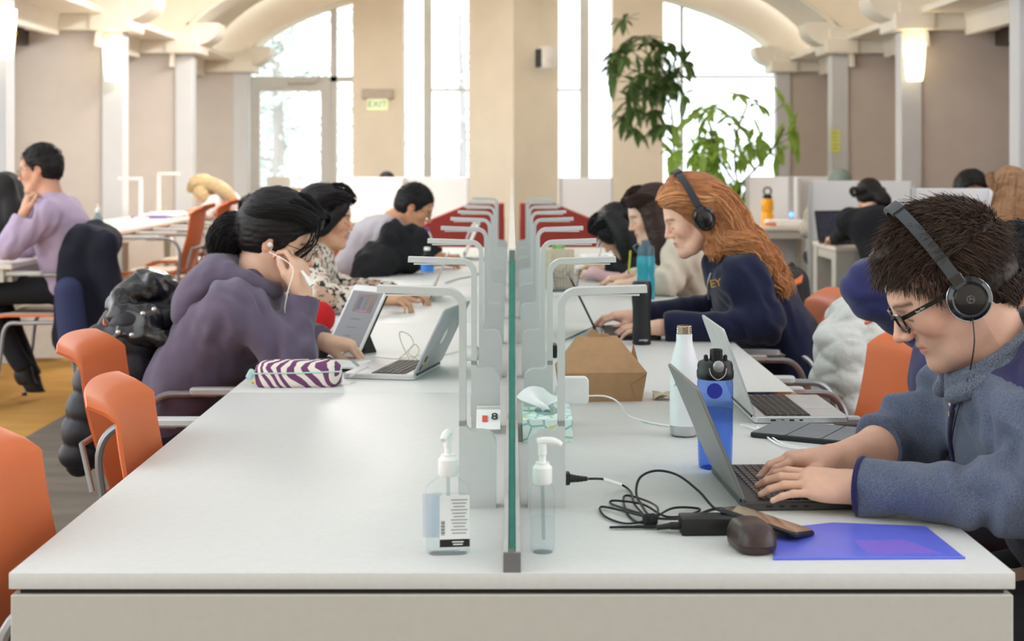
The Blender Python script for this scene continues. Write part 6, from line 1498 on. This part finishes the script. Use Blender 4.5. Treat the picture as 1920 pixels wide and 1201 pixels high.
a = px(1055, 896, 2.66); t = thing('mains_plug', 'black mains plug in the nearest right lamp socket with a white tag on its lead', 'plug', a)
MB().box((0.007, 0, 0), (0.012, 0.02, 0.022), bev=0.002).tube([(0.012, 0, 0), (0.026, 0, -0.001), (0.045, 0, -0.001)], [0.008, 0.006, 0.0035], 10).build('plug_body', m_bpl, t)
for k in range(3): MB().lathe([(0.0062-0.0008*k, -0.0015), (0.0062-0.0008*k, 0.0015)], 12, (0.028+0.006*k, 0, -0.001), rot_to((1, 0, 0))).build('strain_rib', m_bpl, t)
MB().tube([px(1131, 898, 2.68)-a, px(1166, 909, 2.675)-a], 0.0036, 8).build('white_tag', m_wpl, t)
for k, (pts, lb) in enumerate((([T(1520, 842), T(1470, 832), T(1440, 815), T(1405, 800), T(1388, 796, 0.01)], 'white cable curling from the silver laptop under the tablet'), ([T(1600, 838), T(1540, 845), T(1480, 838), T(1448, 826), T(1420, 800)], 'white cable along the near edge of the grey tablet'))):
    curve_thing('white_cable', lb, 'cable', pts, 0.0022, m_wpl, 6)

# ---- pencil case, notebook, pens and cable nest on the left
def zebra():
    m = M('zebra_fabric', (226, 216, 208), 0.85, bump=(200, 0.1)); nt = m.node_tree; N = nt.nodes; L = nt.links; b = N['Principled BSDF']
    tc = N.new('ShaderNodeTexCoord'); mp = N.new('ShaderNodeMapping'); mp.inputs['Rotation'].default_value = (0.3, 0.5, 0.7); L.new(tc.outputs['Object'], mp.inputs[0])
    w = N.new('ShaderNodeTexWave'); w.inputs['Scale'].default_value = 13; w.inputs['Distortion'].default_value = 11; w.inputs['Detail'].default_value = 1.0; w.inputs['Detail Scale'].default_value = 0.8; L.new(mp.outputs[0], w.inputs['Vector'])
    rp = N.new('ShaderNodeValToRGB'); e = rp.color_ramp.elements; e[0].position = 0.46; e[0].color = lin((112, 62, 104))+(1,); e[1].position = 0.54; e[1].color = lin((230, 220, 212))+(1,)
    L.new(w.outputs[0], rp.inputs[0]); L.new(rp.outputs[0], b.inputs['Base Color']); return m
t = thing('pencil_case', 'purple and cream zebra-striped pencil case on the left table', 'pencil case', tp(560, 722), 0.06)
loft(MB(), [(0.225, 0.085, 0.0), (0.238, 0.098, 0.008), (0.240, 0.10, 0.035), (0.230, 0.092, 0.055), (0.205, 0.068, 0.066), (0.17, 0.03, 0.070)], 5).build('case_body', zebra(), t, ang=70)
MB().tube([(-0.12, -0.047, 0.040), (0.0, -0.0515, 0.041), (0.12, -0.047, 0.044)], 0.0022, 6).build('zip', M('mint_zip', (176, 208, 204), 0.6), t)
MB().box((-0.128, -0.03, 0.036), (0.018, 0.02, 0.028), Matrix.Rotation(0.5, 3, 'Y'), bev=0.004).build('end_tab', M('mint_zip', (176, 208, 204), 0.6), t)
t = thing('pencil', 'green and yellow striped pencil poking out behind the pencil case', 'pencil', tp(480, 716, TAB+0.004))
for k in range(6): MB().tube([(-0.012+0.01*k, 0.0, 0), (-0.002+0.01*k, 0.0, 0)], 0.004, 6).build('stripe', M('pencil_green', (70, 120, 60), 0.5) if k % 2 else M('pencil_yellow', (224, 200, 70), 0.5), t)
t = thing('notebook', 'open white notebook under the hand of the plum hoodie wearer', 'notebook', tp(668, 690), 0.25)
for s_, q in ((-1, 0), (1, 1)):
    MB().sheet(lambda u, v: (s_*(0.004+0.11*u), (v-0.5)*0.17, 0.006+0.008*math.sin(u*PI)*(1-0.5*u)), 10, 4, 0.005).build('page_block', m_paper, t, ang=60)
for k in range(14): MB().tube([(0.008*math.cos(a), -0.078+0.012*k, 0.008+0.006*math.sin(a)) for a in [j*PI/5 for j in range(10)]], 0.0008, 5, closed=True).build('coil_ring', m_steel, t)
for k in range(5): MB().box((-0.06, -0.05+0.018*k, 0.0142), (0.07-0.01*(k % 3), 0.0025, 0.0004)).build('handwriting', M('ink_teal', (120, 170, 170), 0.7), t)
curve_thing('stylus', 'white stylus lying against the tablet bottom edge', 'stylus', [tp(640, 662, TAB+0.02), tp(688, 640, TAB+0.03)], 0.003, m_wpl, 2)
curve_thing('pen', 'white pen lying across the open notebook', 'pen', [T(655, 706, 0.014), T(690, 688, 0.016)], 0.0035, M('pen_beige', (222, 214, 204), 0.4), 2)
m_bc = M('beige_cable', (206, 198, 168), 0.5)
curve_thing('cable_nest', 'loose nest of thin beige cable standing up beside the silver laptop', 'cable', [T(742, 690), T(770, 682), px(765, 668, 4.6), px(752, 640, 4.65), px(750, 622, 4.66), px(768, 628, 4.66), px(775, 645, 4.65), px(762, 660, 4.62), T(745, 676), T(760, 684), px(785, 660, 4.6), px(778, 645, 4.6), px(766, 662, 4.58), T(790, 680), T(745, 688), T(700, 686)], 0.0016, m_bc, 7)
curve_thing('white_cable', 'white cable trailing behind the left silver laptop lid', 'cable', [T(700, 668), T(745, 672, 0.006), T(790, 665), T(830, 664), T(870, 655), px(882, 648, 4.6)], 0.0022, m_wpl, 6)
t = thing('plug_adapter', 'round white plug adapter on the third left lamp base', 'plug', px(885, 662, 4.24)); MB().lathe([(0.018, -0.02), (0.022, -0.016), (0.022, 0.014), (0.014, 0.02)], 22, (0, 0, 0), rot_to((1, 0, 0))).build('body', m_wpl, t)
MB().box((0.024, 0, -0.002), (0.01, 0.016, 0.02), bev=0.002).build('prong_block', m_wpl, t)
t = thing('paper_pad', 'white writing pad by the arm of the spotted blouse', 'paper', tp(775, 553)); MB().box((0, 0, 0.004), (0.21, 0.28, 0.008), Matrix.Rotation(0.3, 3, 'Z'), bev=0.001).build('pages', m_paper, t)
MB().box((-0.0, -0.02, 0.0085), (0.09, 0.004, 0.001), Matrix.Rotation(0.4, 3, 'Z')).build('pen_line', M('ink_blue', (70, 90, 150), 0.6), t)
curve_thing('pale_cable', 'pale grey cable snaking over the far left desk', 'cable', [T(835, 530), T(860, 522), T(890, 516), T(900, 508)], 0.004, m_steel, 6)
# ---- far right desk clutter
t = thing('tote_bag', 'cream canvas tote bag standing between the right lamps', 'bag', tp(1047, 540), 0.1)
loft(MB(), [(0.13, 0.09, 0.0), (0.15, 0.10, 0.02), (0.155, 0.10, 0.12), (0.15, 0.085, 0.19)], 4).build('bag_body', M('cream_canvas', (214, 200, 176), 0.9, bump=(160, 0.3)), t, ang=60)
MB().tube(smooth_path([(-0.05, -0.045, 0.18), (-0.04, -0.06, 0.10), (0.0, -0.062, 0.06), (0.04, -0.06, 0.10), (0.05, -0.045, 0.18)], 5), 0.008, 6).build('handle', M('cream_canvas', (214, 200, 176), 0.9, bump=(160, 0.3)), t)
MB().sheet(lambda u, v: (-0.03+0.06*u, 0.01*math.sin(u*9), 0.18+0.045*v+0.01*math.sin(u*12+v*3)), 10, 5, 0.002).build('green_stuffing', M('leaf_green_cloth', (150, 196, 120), 0.8), t, ang=80)
t = thing('mesh_basket', 'black wire mesh basket beside the tote bag', 'basket', tp(1062, 546), 0.0)
for k in range(7): z = 0.01+0.016*k; MB().tube([((0.05+0.003*k)*math.cos(a), (0.05+0.003*k)*math.sin(a), z) for a in [j*PI/12 for j in range(24)]], 0.0012, 4, closed=True).build('hoop', m_steel, t)
for k in range(24): a = k*PI/12; MB().tube([(0.05*math.cos(a), 0.05*math.sin(a), 0.01), (0.068*math.cos(a), 0.068*math.sin(a), 0.107)], 0.0010, 4).build('upright_wire', m_bpl, t)
def pouch(u, v): a = u*2*PI; r = math.sin(v*PI)**0.6; return ((-0.11+0.22*v), 0.05*r*math.cos(a)*(1+0.15*math.sin(v*9)), 0.032+0.032*r*math.sin(a)+0.01*math.sin(v*7))
tag(MB().sheet(pouch, 20, 16).build('knit_scarf', M('pale_pink_knit', (222, 184, 190), 0.95, bump=(120, 0.5)), loc=tp(1130, 528)), 'pale pink scarf heaped on the table by the teal bottle', 'scarf')
t = thing('iced_drink', 'clear cup of milky coffee behind the pink scarf', 'cup', tp(1118, 516)); MB().lathe([(0.026, 0), (0.028, 0.002), (0.036, 0.10), (0.037, 0.102), (0.034, 0.10), (0.026, 0.004)], 24).build('cup', m_clear, t, ang=60)
MB().lathe([(0.0005, 0.004), (0.027, 0.004), (0.031, 0.05), (0.0005, 0.051)], 24).build('coffee', M('milky_coffee', (206, 164, 118), 0.4), t); MB().tube([(0, 0, 0.03), (0.03, 0.0, 0.17)], 0.004, 8).build('straw', m_wpl, t)
for k, (x, y, lb) in enumerate(((1120, 480, 'white worksheet in front of the bent dark-haired woman'), (1155, 503, 'open white workbook under the writing hand of the cream sweatshirt'), (1090, 505, 'loose white sheet near the tote bag'))):
    t = thing('worksheet', lb, 'paper', tp(x, y), 0.2*k, 'papers on the right desk'); MB().box((0, 0, 0.002), (0.21, 0.29, 0.004)).build('sheet', m_paper, t)
    for j in range(5): MB().box((-0.01*(j % 2), -0.1+0.045*j, 0.0045), (0.15, 0.012, 0.0006)).build('print_block', M('print_pale', (196, 210, 222), 0.7), t)
t = thing('pencil', 'yellow-green pencil in the hand of the cream sweatshirt wearer', 'pencil', px(1179, 508, 6.8)); MB().tube([(0, 0, 0), px(1182, 470, 6.78)-px(1179, 508, 6.8)], 0.0045, 6).build('shaft', M('pencil_lime', (206, 200, 60), 0.5), t)
MB().tube([(0, 0, 0), (px(1179, 508, 6.8)-px(1182, 470, 6.78))*0.15], [0.0045, 0.001], 6).build('tip', m_bpl, t)
t = thing('white_stylus', 'white stylus in the hand of the bent dark-haired woman', 'stylus', px(1120, 463, 7.7)); MB().tube([(0, 0, 0), px(1127, 441, 7.7)-px(1120, 463, 7.7)], 0.006, 8).build('shaft', m_wpl, t); MB().tube([(0, 0, 0), (px(1120, 463, 7.7)-px(1127, 441, 7.7))*0.15], [0.006, 0.001], 8).build('tip', m_wpl, t)
t = thing('white_marker', 'white stick held over the far left desk lamp', 'stylus', px(880, 435, 9.0)); MB().tube([(0, 0, 0), px(893, 414, 9.0)-px(880, 435, 9.0)], 0.011, 8).build('shaft', m_wpl, t); MB().tube([(0, 0, 0), px(872, 455, 9.0)-px(880, 435, 9.0)], [0.009, 0.005], 8).build('tip', m_silver, t)
curve_thing('cable_loop', 'black headphone cable looped on the third right lamp', 'cable', [px(1003+21*math.cos(a), 637+31*math.sin(a), 4.28) for a in [k*PI/6 for k in range(12)]], 0.004, m_cab, 4, True)
curve_thing('teal_cable', 'thin teal cable crossing the table behind the carton', 'cable', [T(1050, 640), T(1070, 632), T(1100, 618), px(1125, 612, 5.2), T(1128, 632)], 0.002, M('teal_cord', (70, 110, 106), 0.5), 6)
t = thing('power_block', 'small black power block behind the carton', 'adapter', tp(1036, 668)); MB().box((0, 0, 0.02), (0.03, 0.07, 0.04), bev=0.004).build('body', m_bpl, t); MB().tube([(0, 0.035, 0.02), (0.0, 0.07, 0.012), (0.02, 0.11, 0.004)], 0.003, 6).build('lead', m_cab, t)
t = thing('dark_notebook', 'dark-covered notebook on the table under the nearest right lamp arm', 'notebook', tp(1065, 551), 0.1); MB().box((0, 0, 0.008), (0.17, 0.12, 0.016), bev=0.002).build('page_block', m_paper, t); MB().box((0, 0, 0.017), (0.174, 0.124, 0.002)).build('cover', M('cover_navy', (60, 70, 92), 0.6), t)
# carrel clutter, aisle table clutter
t = thing('white_binder', 'white binder with orange edge on the small carrel desk', 'binder', (px(1470, 405, 13.5).x, 13.5, 0.76)); MB().box((0, 0, 0.03), (0.34, 0.3, 0.06), bev=0.01).build('cover', m_paper, t); MB().box((-0.15, -0.152, 0.025), (0.10, 0.004, 0.03)).build('orange_edge', M('edge_orange', (232, 130, 90), 0.6), t)
t = thing('indicator_lamp', 'tiny blue light on the carrel screen post', 'indicator', px(1484, 402, 13.55)); MB().box((0, 0.02, 0.1), (0.05, 0.02, 0.5)).build('post', m_steel, t); MB().sphere((0, -0.004, 0), 0.018, 12, 8).build('light', M('blue_led', (90, 150, 255), 0.3, emit=((80, 140, 255), 3.0)), t)
t = thing('paper_stack', 'stack of papers and a purple folder on the aisle table', 'papers', px(300, 396, 12.9)-Vector((0, 0, px(300, 396, 12.9).z-0.86))); 
for k in range(3): MB().box((0.05*k-0.05, 0.1*k-0.1, 0.01+0.012*k), (0.3, 0.22, 0.02), Matrix.Rotation(0.2*k, 3, 'Z')).build('folder' if k == 0 else 'sheaf', M('folder_purple', (120, 90, 170), 0.6) if k == 0 else m_paper, t)
t = thing('table_lamp', 'faint white angle lamp on the left aisle table near the pier', 'lamp', (px(298, 398, 13.6).x, 13.6, 0.86)); MB().lathe([(0.07, 0), (0.07, 0.02), (0.012, 0.03)], 18).build('base', m_wpl, t); MB().tube([(0, 0, 0.02), (0, 0, 0.37)], 0.018, 8).build('post', m_wpl, t); MB().box((0.09, 0, 0.375), (0.2, 0.04, 0.025), bev=0.004).build('arm', m_wpl, t)
t = thing('table_lamp', 'second white angle lamp on the left aisle table, nearer the window', 'lamp', (px(264, 400, 12.4).x, 12.4, 0.86)); MB().lathe([(0.07, 0), (0.07, 0.02), (0.012, 0.03)], 18).build('base', m_wpl, t); MB().tube([(0, 0, 0.02), (0, 0, 0.34)], 0.018, 8).build('post', m_wpl, t); MB().box((-0.09, 0, 0.345), (0.2, 0.04, 0.025), bev=0.004).build('arm', m_wpl, t)
t = thing('clear_pump_bottle', 'clear sanitizer bottle on the aisle table behind the lavender shirt', 'bottle', (px(182, 420, 10.2).x+0.02, 10.15, 0.86)); MB().lathe([(0.03, 0), (0.035, 0.006), (0.035, 0.10), (0.015, 0.13), (0.014, 0.15)], 20).build('bottle_body', glass('pale_blue_plastic', (214, 232, 240), 0.05, 1.35), t, ang=50); MB().lathe([(0.018, 0.145), (0.018, 0.17), (0.006, 0.175), (0.006, 0.2)], 16).build('pump', m_wpl, t)

# ================================================================== COATS, BAGS AND PLANTS
def cloth_thing(name, label, cat, F, res, mat, quilt=None, fold=0.012, part='shell', seed=1, fine=0.5):
    t = thing(name, label, cat)
    V, Q = F.mesh(res); V = laplace(V, Q, 1, 0.4); N = normals(V, Q)
    d = fold*vnoise(V*npv(9, 9, 5), seed)+fold*fine*vnoise(V*npv(22, 22, 12), seed+3)
    if quilt:
        if quilt[0] == 'band': d += quilt[2]*(np.abs(np.sin((V @ unit(quilt[3]))*PI/quilt[1]+0.5*vnoise(V*6, 2)))**0.45-0.6)
        else:
            a = (V[:, 2]+V[:, 1])*PI/quilt[1]; b = (V[:, 2]-V[:, 1])*PI/quilt[1]; d += quilt[2]*(np.minimum(np.abs(np.sin(a)), np.abs(np.sin(b)))**0.5-0.5)
    V = V+N*d[:, None]; link(part, np_mesh(part, V, Q, mat), t); return t
m_puff = M('black_nylon', (30, 29, 36), 0.5, spec=0.4, bump=(40, 0.2)); m_leath = M('black_leather', (20, 20, 22), 0.25, spec=0.6, bump=(60, 0.2))
# black puffer coat over the hooded woman's chair
F = Field(); yv = (0, 1, 0)
F.econe(px(265, 570, 4.72), px(235, 700, 4.70), yv, (0.20, 0.085), (0.21, 0.09), 0.05); F.econe(px(235, 700, 4.70), px(205, 800, 4.66), yv, (0.21, 0.09), (0.20, 0.07), 0.05)
F.cone(px(205, 640, 4.55), px(150, 850, 4.52), 0.075, 0.06, 0.06); F.cone(px(190, 820, 4.6), px(230, 840, 4.6), 0.07, 0.06, 0.06)
F.cone(px(330, 620, 4.60), px(300, 740, 4.55), 0.07, 0.05, 0.05); F.cone(px(250, 620, 4.50), px(260, 720, 4.48), 0.065, 0.06, 0.04); F.ell(px(290, 600, 4.6), (0.12, 0.14, 0.07), None, 0.04)
co = cloth_thing('puffer_coat', 'black quilted puffer coat hung over the chair behind the plum hoodie', 'coat', F, 0.010, m_puff, ('band', 0.075, 0.016, (0.15, 0, 1)), 0.014)
F = Field(); F.cone(px(232, 560, 4.56), px(285, 545, 4.6), 0.05, 0.06, 0.03); F.cone(px(285, 545, 4.6), px(345, 575, 4.62), 0.06, 0.05, 0.03); F.cone(px(225, 590, 4.5), px(280, 600, 4.47), 0.04, 0.045, 0.03); F.cone(px(230, 625, 4.46), px(310, 635, 4.44), 0.032, 0.03, 0.02)
V, Q = F.mesh(0.009); N = normals(V, Q); V = V+N*(0.014*vnoise(V*20, 4)+0.006*vnoise(V*45, 5))[:, None]; link('leather_collar', np_mesh('leather_collar', V, Q, m_leath), co)
for x, y in ((268, 588), (289, 580), (222, 623), (247, 628), (272, 630)): MB().sphere(px(x, y, 4.425), (0.008, 0.004, 0.008), 10, 6).build('snap', M('snap_metal', (200, 200, 196), 0.25, metal=0.9), co)
# navy jacket on the lavender man's chair
F = Field(); F.econe(px(165, 458, 8.3), px(170, 620, 8.25), yv, (0.24, 0.13), (0.25, 0.17), 0.06); F.cone(px(135, 480, 8.1), px(125, 640, 8.08), 0.07, 0.075, 0.05); F.cone(px(190, 470, 8.1), px(222, 600, 8.1), 0.08, 0.07, 0.05); F.cone(px(160, 445, 8.1), px(190, 445, 8.5), 0.07, 0.07, 0.04); F.cone(px(200, 452, 8.1), px(205, 452, 8.5), 0.07, 0.07, 0.05)
ja = cloth_thing('navy_jacket', 'dark navy jacket hanging on the chair of the lavender shirt', 'jacket', F, 0.014, M('navy_wool', (24, 26, 40), 0.95, bump=(150, 0.3)), None, 0.016)
F = Field(); F.cone(px(128, 545, 7.98), px(138, 640, 7.97), 0.075, 0.08, 0.04); V, Q = F.mesh(0.012); link('lining_panel', np_mesh('lining_panel', V, Q, M('blue_lining', (40, 48, 84), 0.8)), ja)
# black coat heaped by the man in grey
F = Field(); F.cone(px(715, 490, 8.05), px(745, 450, 8.1), 0.12, 0.09, 0.06); F.cone(px(745, 450, 8.1), px(790, 445, 8.1), 0.09, 0.06, 0.05); F.cone(px(790, 445, 8.1), px(822, 468, 8.1), 0.06, 0.035, 0.04); F.cone(px(755, 480, 8.1), px(795, 478, 8.1), 0.09, 0.07, 0.05); F.cone(px(712, 485, 8.0), px(690, 530, 7.9), 0.10, 0.08, 0.05)
cloth_thing('black_coat', 'black coat heaped over a chair beside the man in the grey jersey', 'coat', F, 0.012, M('black_wool', (24, 24, 27), 0.95, bump=(120, 0.3)), None, 0.034, fine=0.7)
# white quilted jacket on the right chair
F = Field(); F.econe(px(1592, 608, 4.78), px(1600, 700, 4.8), yv, (0.17, 0.075), (0.18, 0.085), 0.05); F.econe(px(1600, 700, 4.8), px(1612, 775, 4.8), yv, (0.18, 0.08), (0.15, 0.06), 0.05)
F.cone(px(1562, 640, 4.62), px(1548, 740, 4.62), 0.062, 0.045, 0.04); F.cone(px(1625, 640, 4.64), px(1630, 760, 4.62), 0.07, 0.055, 0.04); F.cone(px(1600, 605, 4.62), px(1585, 600, 4.95), 0.055, 0.055, 0.04); F.cone(px(1595, 650, 4.58), px(1598, 760, 4.58), 0.05, 0.04, 0.03)
cloth_thing('quilted_jacket', 'white quilted jacket draped over an orange chair back', 'jacket', F, 0.009, M('white_nylon', (200, 200, 196), 0.6, bump=(38, 0.9)), ('diamond', 0.085, 0.014), 0.022)
# bags
F = Field(); F.econe(px(8, 352, 8.7), px(2, 420, 8.7), yv, (0.14, 0.10), (0.15, 0.13), 0.05); F.cone(px(14, 345, 8.6), px(28, 405, 8.6), 0.05, 0.06, 0.04)
b_ = cloth_thing('black_backpack', 'black backpack standing on the table at the far left edge', 'backpack', F, 0.013, M('black_pack_cloth', (26, 25, 27), 0.7, bump=(80, 0.3)), None, 0.02)
MB().tube(smooth_path([px(2, 340, 8.58), px(10, 330, 8.6), px(20, 340, 8.58)], 4), 0.012, 6).build('grab_loop', m_gap, b_)
F = Field(); F.econe(px(1482, 530, 6.22), px(1484, 615, 6.22), yv, (0.13, 0.07), (0.14, 0.085), 0.05)
b_ = cloth_thing('black_backpack', 'black backpack hanging on the chair behind the red-haired woman', 'backpack', F, 0.013, M('black_pack_cloth', (26, 25, 27), 0.7, bump=(80, 0.3)), None, 0.018)
MB().tube(smooth_path([px(1478, 510, 6.2), px(1484, 495, 6.25), px(1492, 512, 6.2)], 4), 0.012, 6).build('grab_loop', m_gap, b_)
F = Field(); F.econe(px(468, 385, 12.2), px(470, 430, 12.2), yv, (0.14, 0.09), (0.15, 0.11), 0.05)
b_ = cloth_thing('black_backpack', 'dark backpack on the floor side of the aisle behind the ponytail', 'backpack', F, 0.016, M('black_pack_cloth', (26, 25, 27), 0.7, bump=(80, 0.3)), None, 0.02)
MB().tube(smooth_path([px(462, 372, 12.1), px(468, 364, 12.1), px(474, 372, 12.1)], 4), 0.012, 6).build('grab_loop', m_gap, b_)
st_ = thing('side_stool', 'low stool under the dark backpack in the left aisle', 'stool', (px(469, 430, 12.2).x, 12.2, 0)); MB().box((0, 0, px(469, 445, 12.2).z-0.02), (0.36, 0.36, 0.04), bev=0.01).build('seat', m_apron, st_)
for a in (-0.14, 0.14):
    for b in (-0.14, 0.14): MB().tube([(a, b, 0), (a, b, px(469, 445, 12.2).z-0.03)], 0.014, 8).build('leg', m_tube, st_)
tag(MB().sphere((0, 0, 0), (0.06, 0.05, 0.06), 16, 12).build('red_pompom', M('red_wool', (196, 30, 34), 0.95, bump=(120, 0.8)), loc=px(598, 590, 5.35)+Vector((0, 0, -0.01))), 'red woollen pompom by the tablet at the table edge', 'pompom')

# ---- potted umbrella plants by the right window
def leaf_mat(name, rgb, tr):
    m = bpy.data.materials.new(name); m.use_nodes = True; nt = m.node_tree; N = nt.nodes; L = nt.links; b = N['Principled BSDF']
    nz = N.new('ShaderNodeTexNoise'); nz.inputs['Scale'].default_value = 5; tc = N.new('ShaderNodeTexCoord'); L.new(tc.outputs['Object'], nz.inputs['Vector'])
    mr = N.new('ShaderNodeMapRange'); mr.inputs[3].default_value = 0.75; mr.inputs[4].default_value = 1.25; L.new(nz.outputs[0], mr.inputs[0])
    mx = N.new('ShaderNodeMix'); mx.data_type = 'RGBA'; mx.blend_type = 'MULTIPLY'; mx.inputs[0].default_value = 1; mx.inputs[6].default_value = lin(rgb)+(1,); L.new(mr.outputs[0], mx.inputs[7])
    L.new(mx.outputs[2], b.inputs['Base Color']); b.inputs['Roughness'].default_value = 0.45
    t = N.new('ShaderNodeBsdfTranslucent'); t.inputs[0].default_value = lin(tuple(min(255, int(v*1.15)) for v in rgb))+(1,); ms = N.new('ShaderNodeMixShader'); ms.inputs[0].default_value = tr
    L.new(b.outputs[0], ms.inputs[1]); L.new(t.outputs[0], ms.inputs[2]); L.new(ms.outputs[0], N['Material Output'].inputs[0]); return m
def leaf_data(m):
    mb = MB(); L = 1.0; prof = [(0, 0.015), (0.15, 0.08), (0.4, 0.135), (0.65, 0.125), (0.85, 0.065), (1.0, 0.004)]
    V = []; F = []
    for x, w in prof: z = -0.18*x*x; V += [(x, -w, z+0.3*w), (x, 0, z), (x, w, z+0.3*w)]
    for i in range(len(prof)-1): a = i*3; F += [(a, a+3, a+4, a+1), (a+1, a+4, a+5, a+2)]
    return mb.add(V, F).data('leaf', m, 60)
def plant(name, label, pot, stems, mat, seed, clusters, size, pot_h=0.45):
    rg = random.Random(seed); t = thing(name, label, 'plant', pot); P0 = Vector(pot)
    MB().lathe([(0.14, 0), (0.17, 0.02), (0.21, pot_h-0.04), (0.22, pot_h), (0.19, pot_h), (0.18, pot_h-0.06)], 26).build('pot', M('pot_grey', (120, 116, 110), 0.7), t)
    MB().lathe([(0.001, pot_h-0.06), (0.185, pot_h-0.06), (0.185, pot_h-0.05)], 20).build('soil', M('soil', (58, 44, 34), 0.95), t)
    for s in stems: MB().tube(smooth_path([Vector(p)-P0 for p in s], 5), 0.013, 7).build('stem', M('plant_stem', (104, 92, 74), 0.8), t)
    ld = leaf_data(mat)
    for c, out in clusters:
        c = Vector(c)-P0; out = Vector(out).normalized(); n = rg.randint(6, 9); base = rg.uniform(0, 6.28)
        MB().tube([c-out*0.16+Vector((0, 0, -0.03)), c], 0.005, 5).build('petiole', M('petiole_green', (112, 140, 70), 0.7), t)
        for k in range(n):
            a = base+2*PI*k/n; q = out.orthogonal().normalized(); w = out.cross(q); d = (q*math.cos(a)+w*math.sin(a)+out*0.25+Vector((0, 0, -0.35))).normalized()
            R = rot_to(d); X = d; Yv = (Vector((0, 0, 1)).cross(X)); Yv = Yv.normalized() if Yv.length > 1e-3 else Vector((0, 1, 0)); Zv = X.cross(Yv)
            o = link('leaf', ld, t); s = size*rg.uniform(0.75, 1.15); Mx = Matrix((X, Yv, Zv)).transposed().to_4x4() @ Matrix.Diagonal((s, s, s, 1)); Mx.translation = c; o.matrix_local = Mx
YPL = 16.6
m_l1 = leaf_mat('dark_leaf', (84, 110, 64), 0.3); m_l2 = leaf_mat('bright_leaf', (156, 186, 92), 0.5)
rg = random.Random(5); cl = []
for k in range(30):
    x = rg.gauss(1212, 34); y = rg.gauss(150, 36); Y = YPL-0.2+rg.uniform(-0.35, 0.3); cl.append((px(x, y, Y), ((x-1215)/60, rg.uniform(-0.9, 0.3), -(y-140)/70)))
for x, y in ((1160, 95), (1150, 120), (1245, 85), (1268, 95), (1190, 200), (1225, 205)): cl.append((px(x, y, YPL-0.3), ((x-1212)/60, -0.4, -(y-150)/60)))
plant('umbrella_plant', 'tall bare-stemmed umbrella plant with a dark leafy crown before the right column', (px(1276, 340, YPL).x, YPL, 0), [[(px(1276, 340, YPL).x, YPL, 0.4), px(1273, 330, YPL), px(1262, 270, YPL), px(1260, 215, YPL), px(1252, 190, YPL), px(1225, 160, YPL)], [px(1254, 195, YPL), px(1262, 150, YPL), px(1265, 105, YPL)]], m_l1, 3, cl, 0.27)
cl = []
for k in range(36):
    x = rg.gauss(1355, 52); y = rg.gauss(275, 45); Y = YPL-0.6+rg.uniform(-0.4, 0.4); cl.append((px(x, y, Y), ((x-1360)/60, rg.uniform(-0.9, 0.4), -(y-270)/60+0.3)))
for x, y in ((1380, 175), (1420, 195), (1470, 195), (1480, 250), (1340, 200), (1455, 290), (1385, 340), (1400, 365)): cl.append((px(x, y, YPL-0.7), ((x-1360)/60, -0.4, -(y-260)/60)))
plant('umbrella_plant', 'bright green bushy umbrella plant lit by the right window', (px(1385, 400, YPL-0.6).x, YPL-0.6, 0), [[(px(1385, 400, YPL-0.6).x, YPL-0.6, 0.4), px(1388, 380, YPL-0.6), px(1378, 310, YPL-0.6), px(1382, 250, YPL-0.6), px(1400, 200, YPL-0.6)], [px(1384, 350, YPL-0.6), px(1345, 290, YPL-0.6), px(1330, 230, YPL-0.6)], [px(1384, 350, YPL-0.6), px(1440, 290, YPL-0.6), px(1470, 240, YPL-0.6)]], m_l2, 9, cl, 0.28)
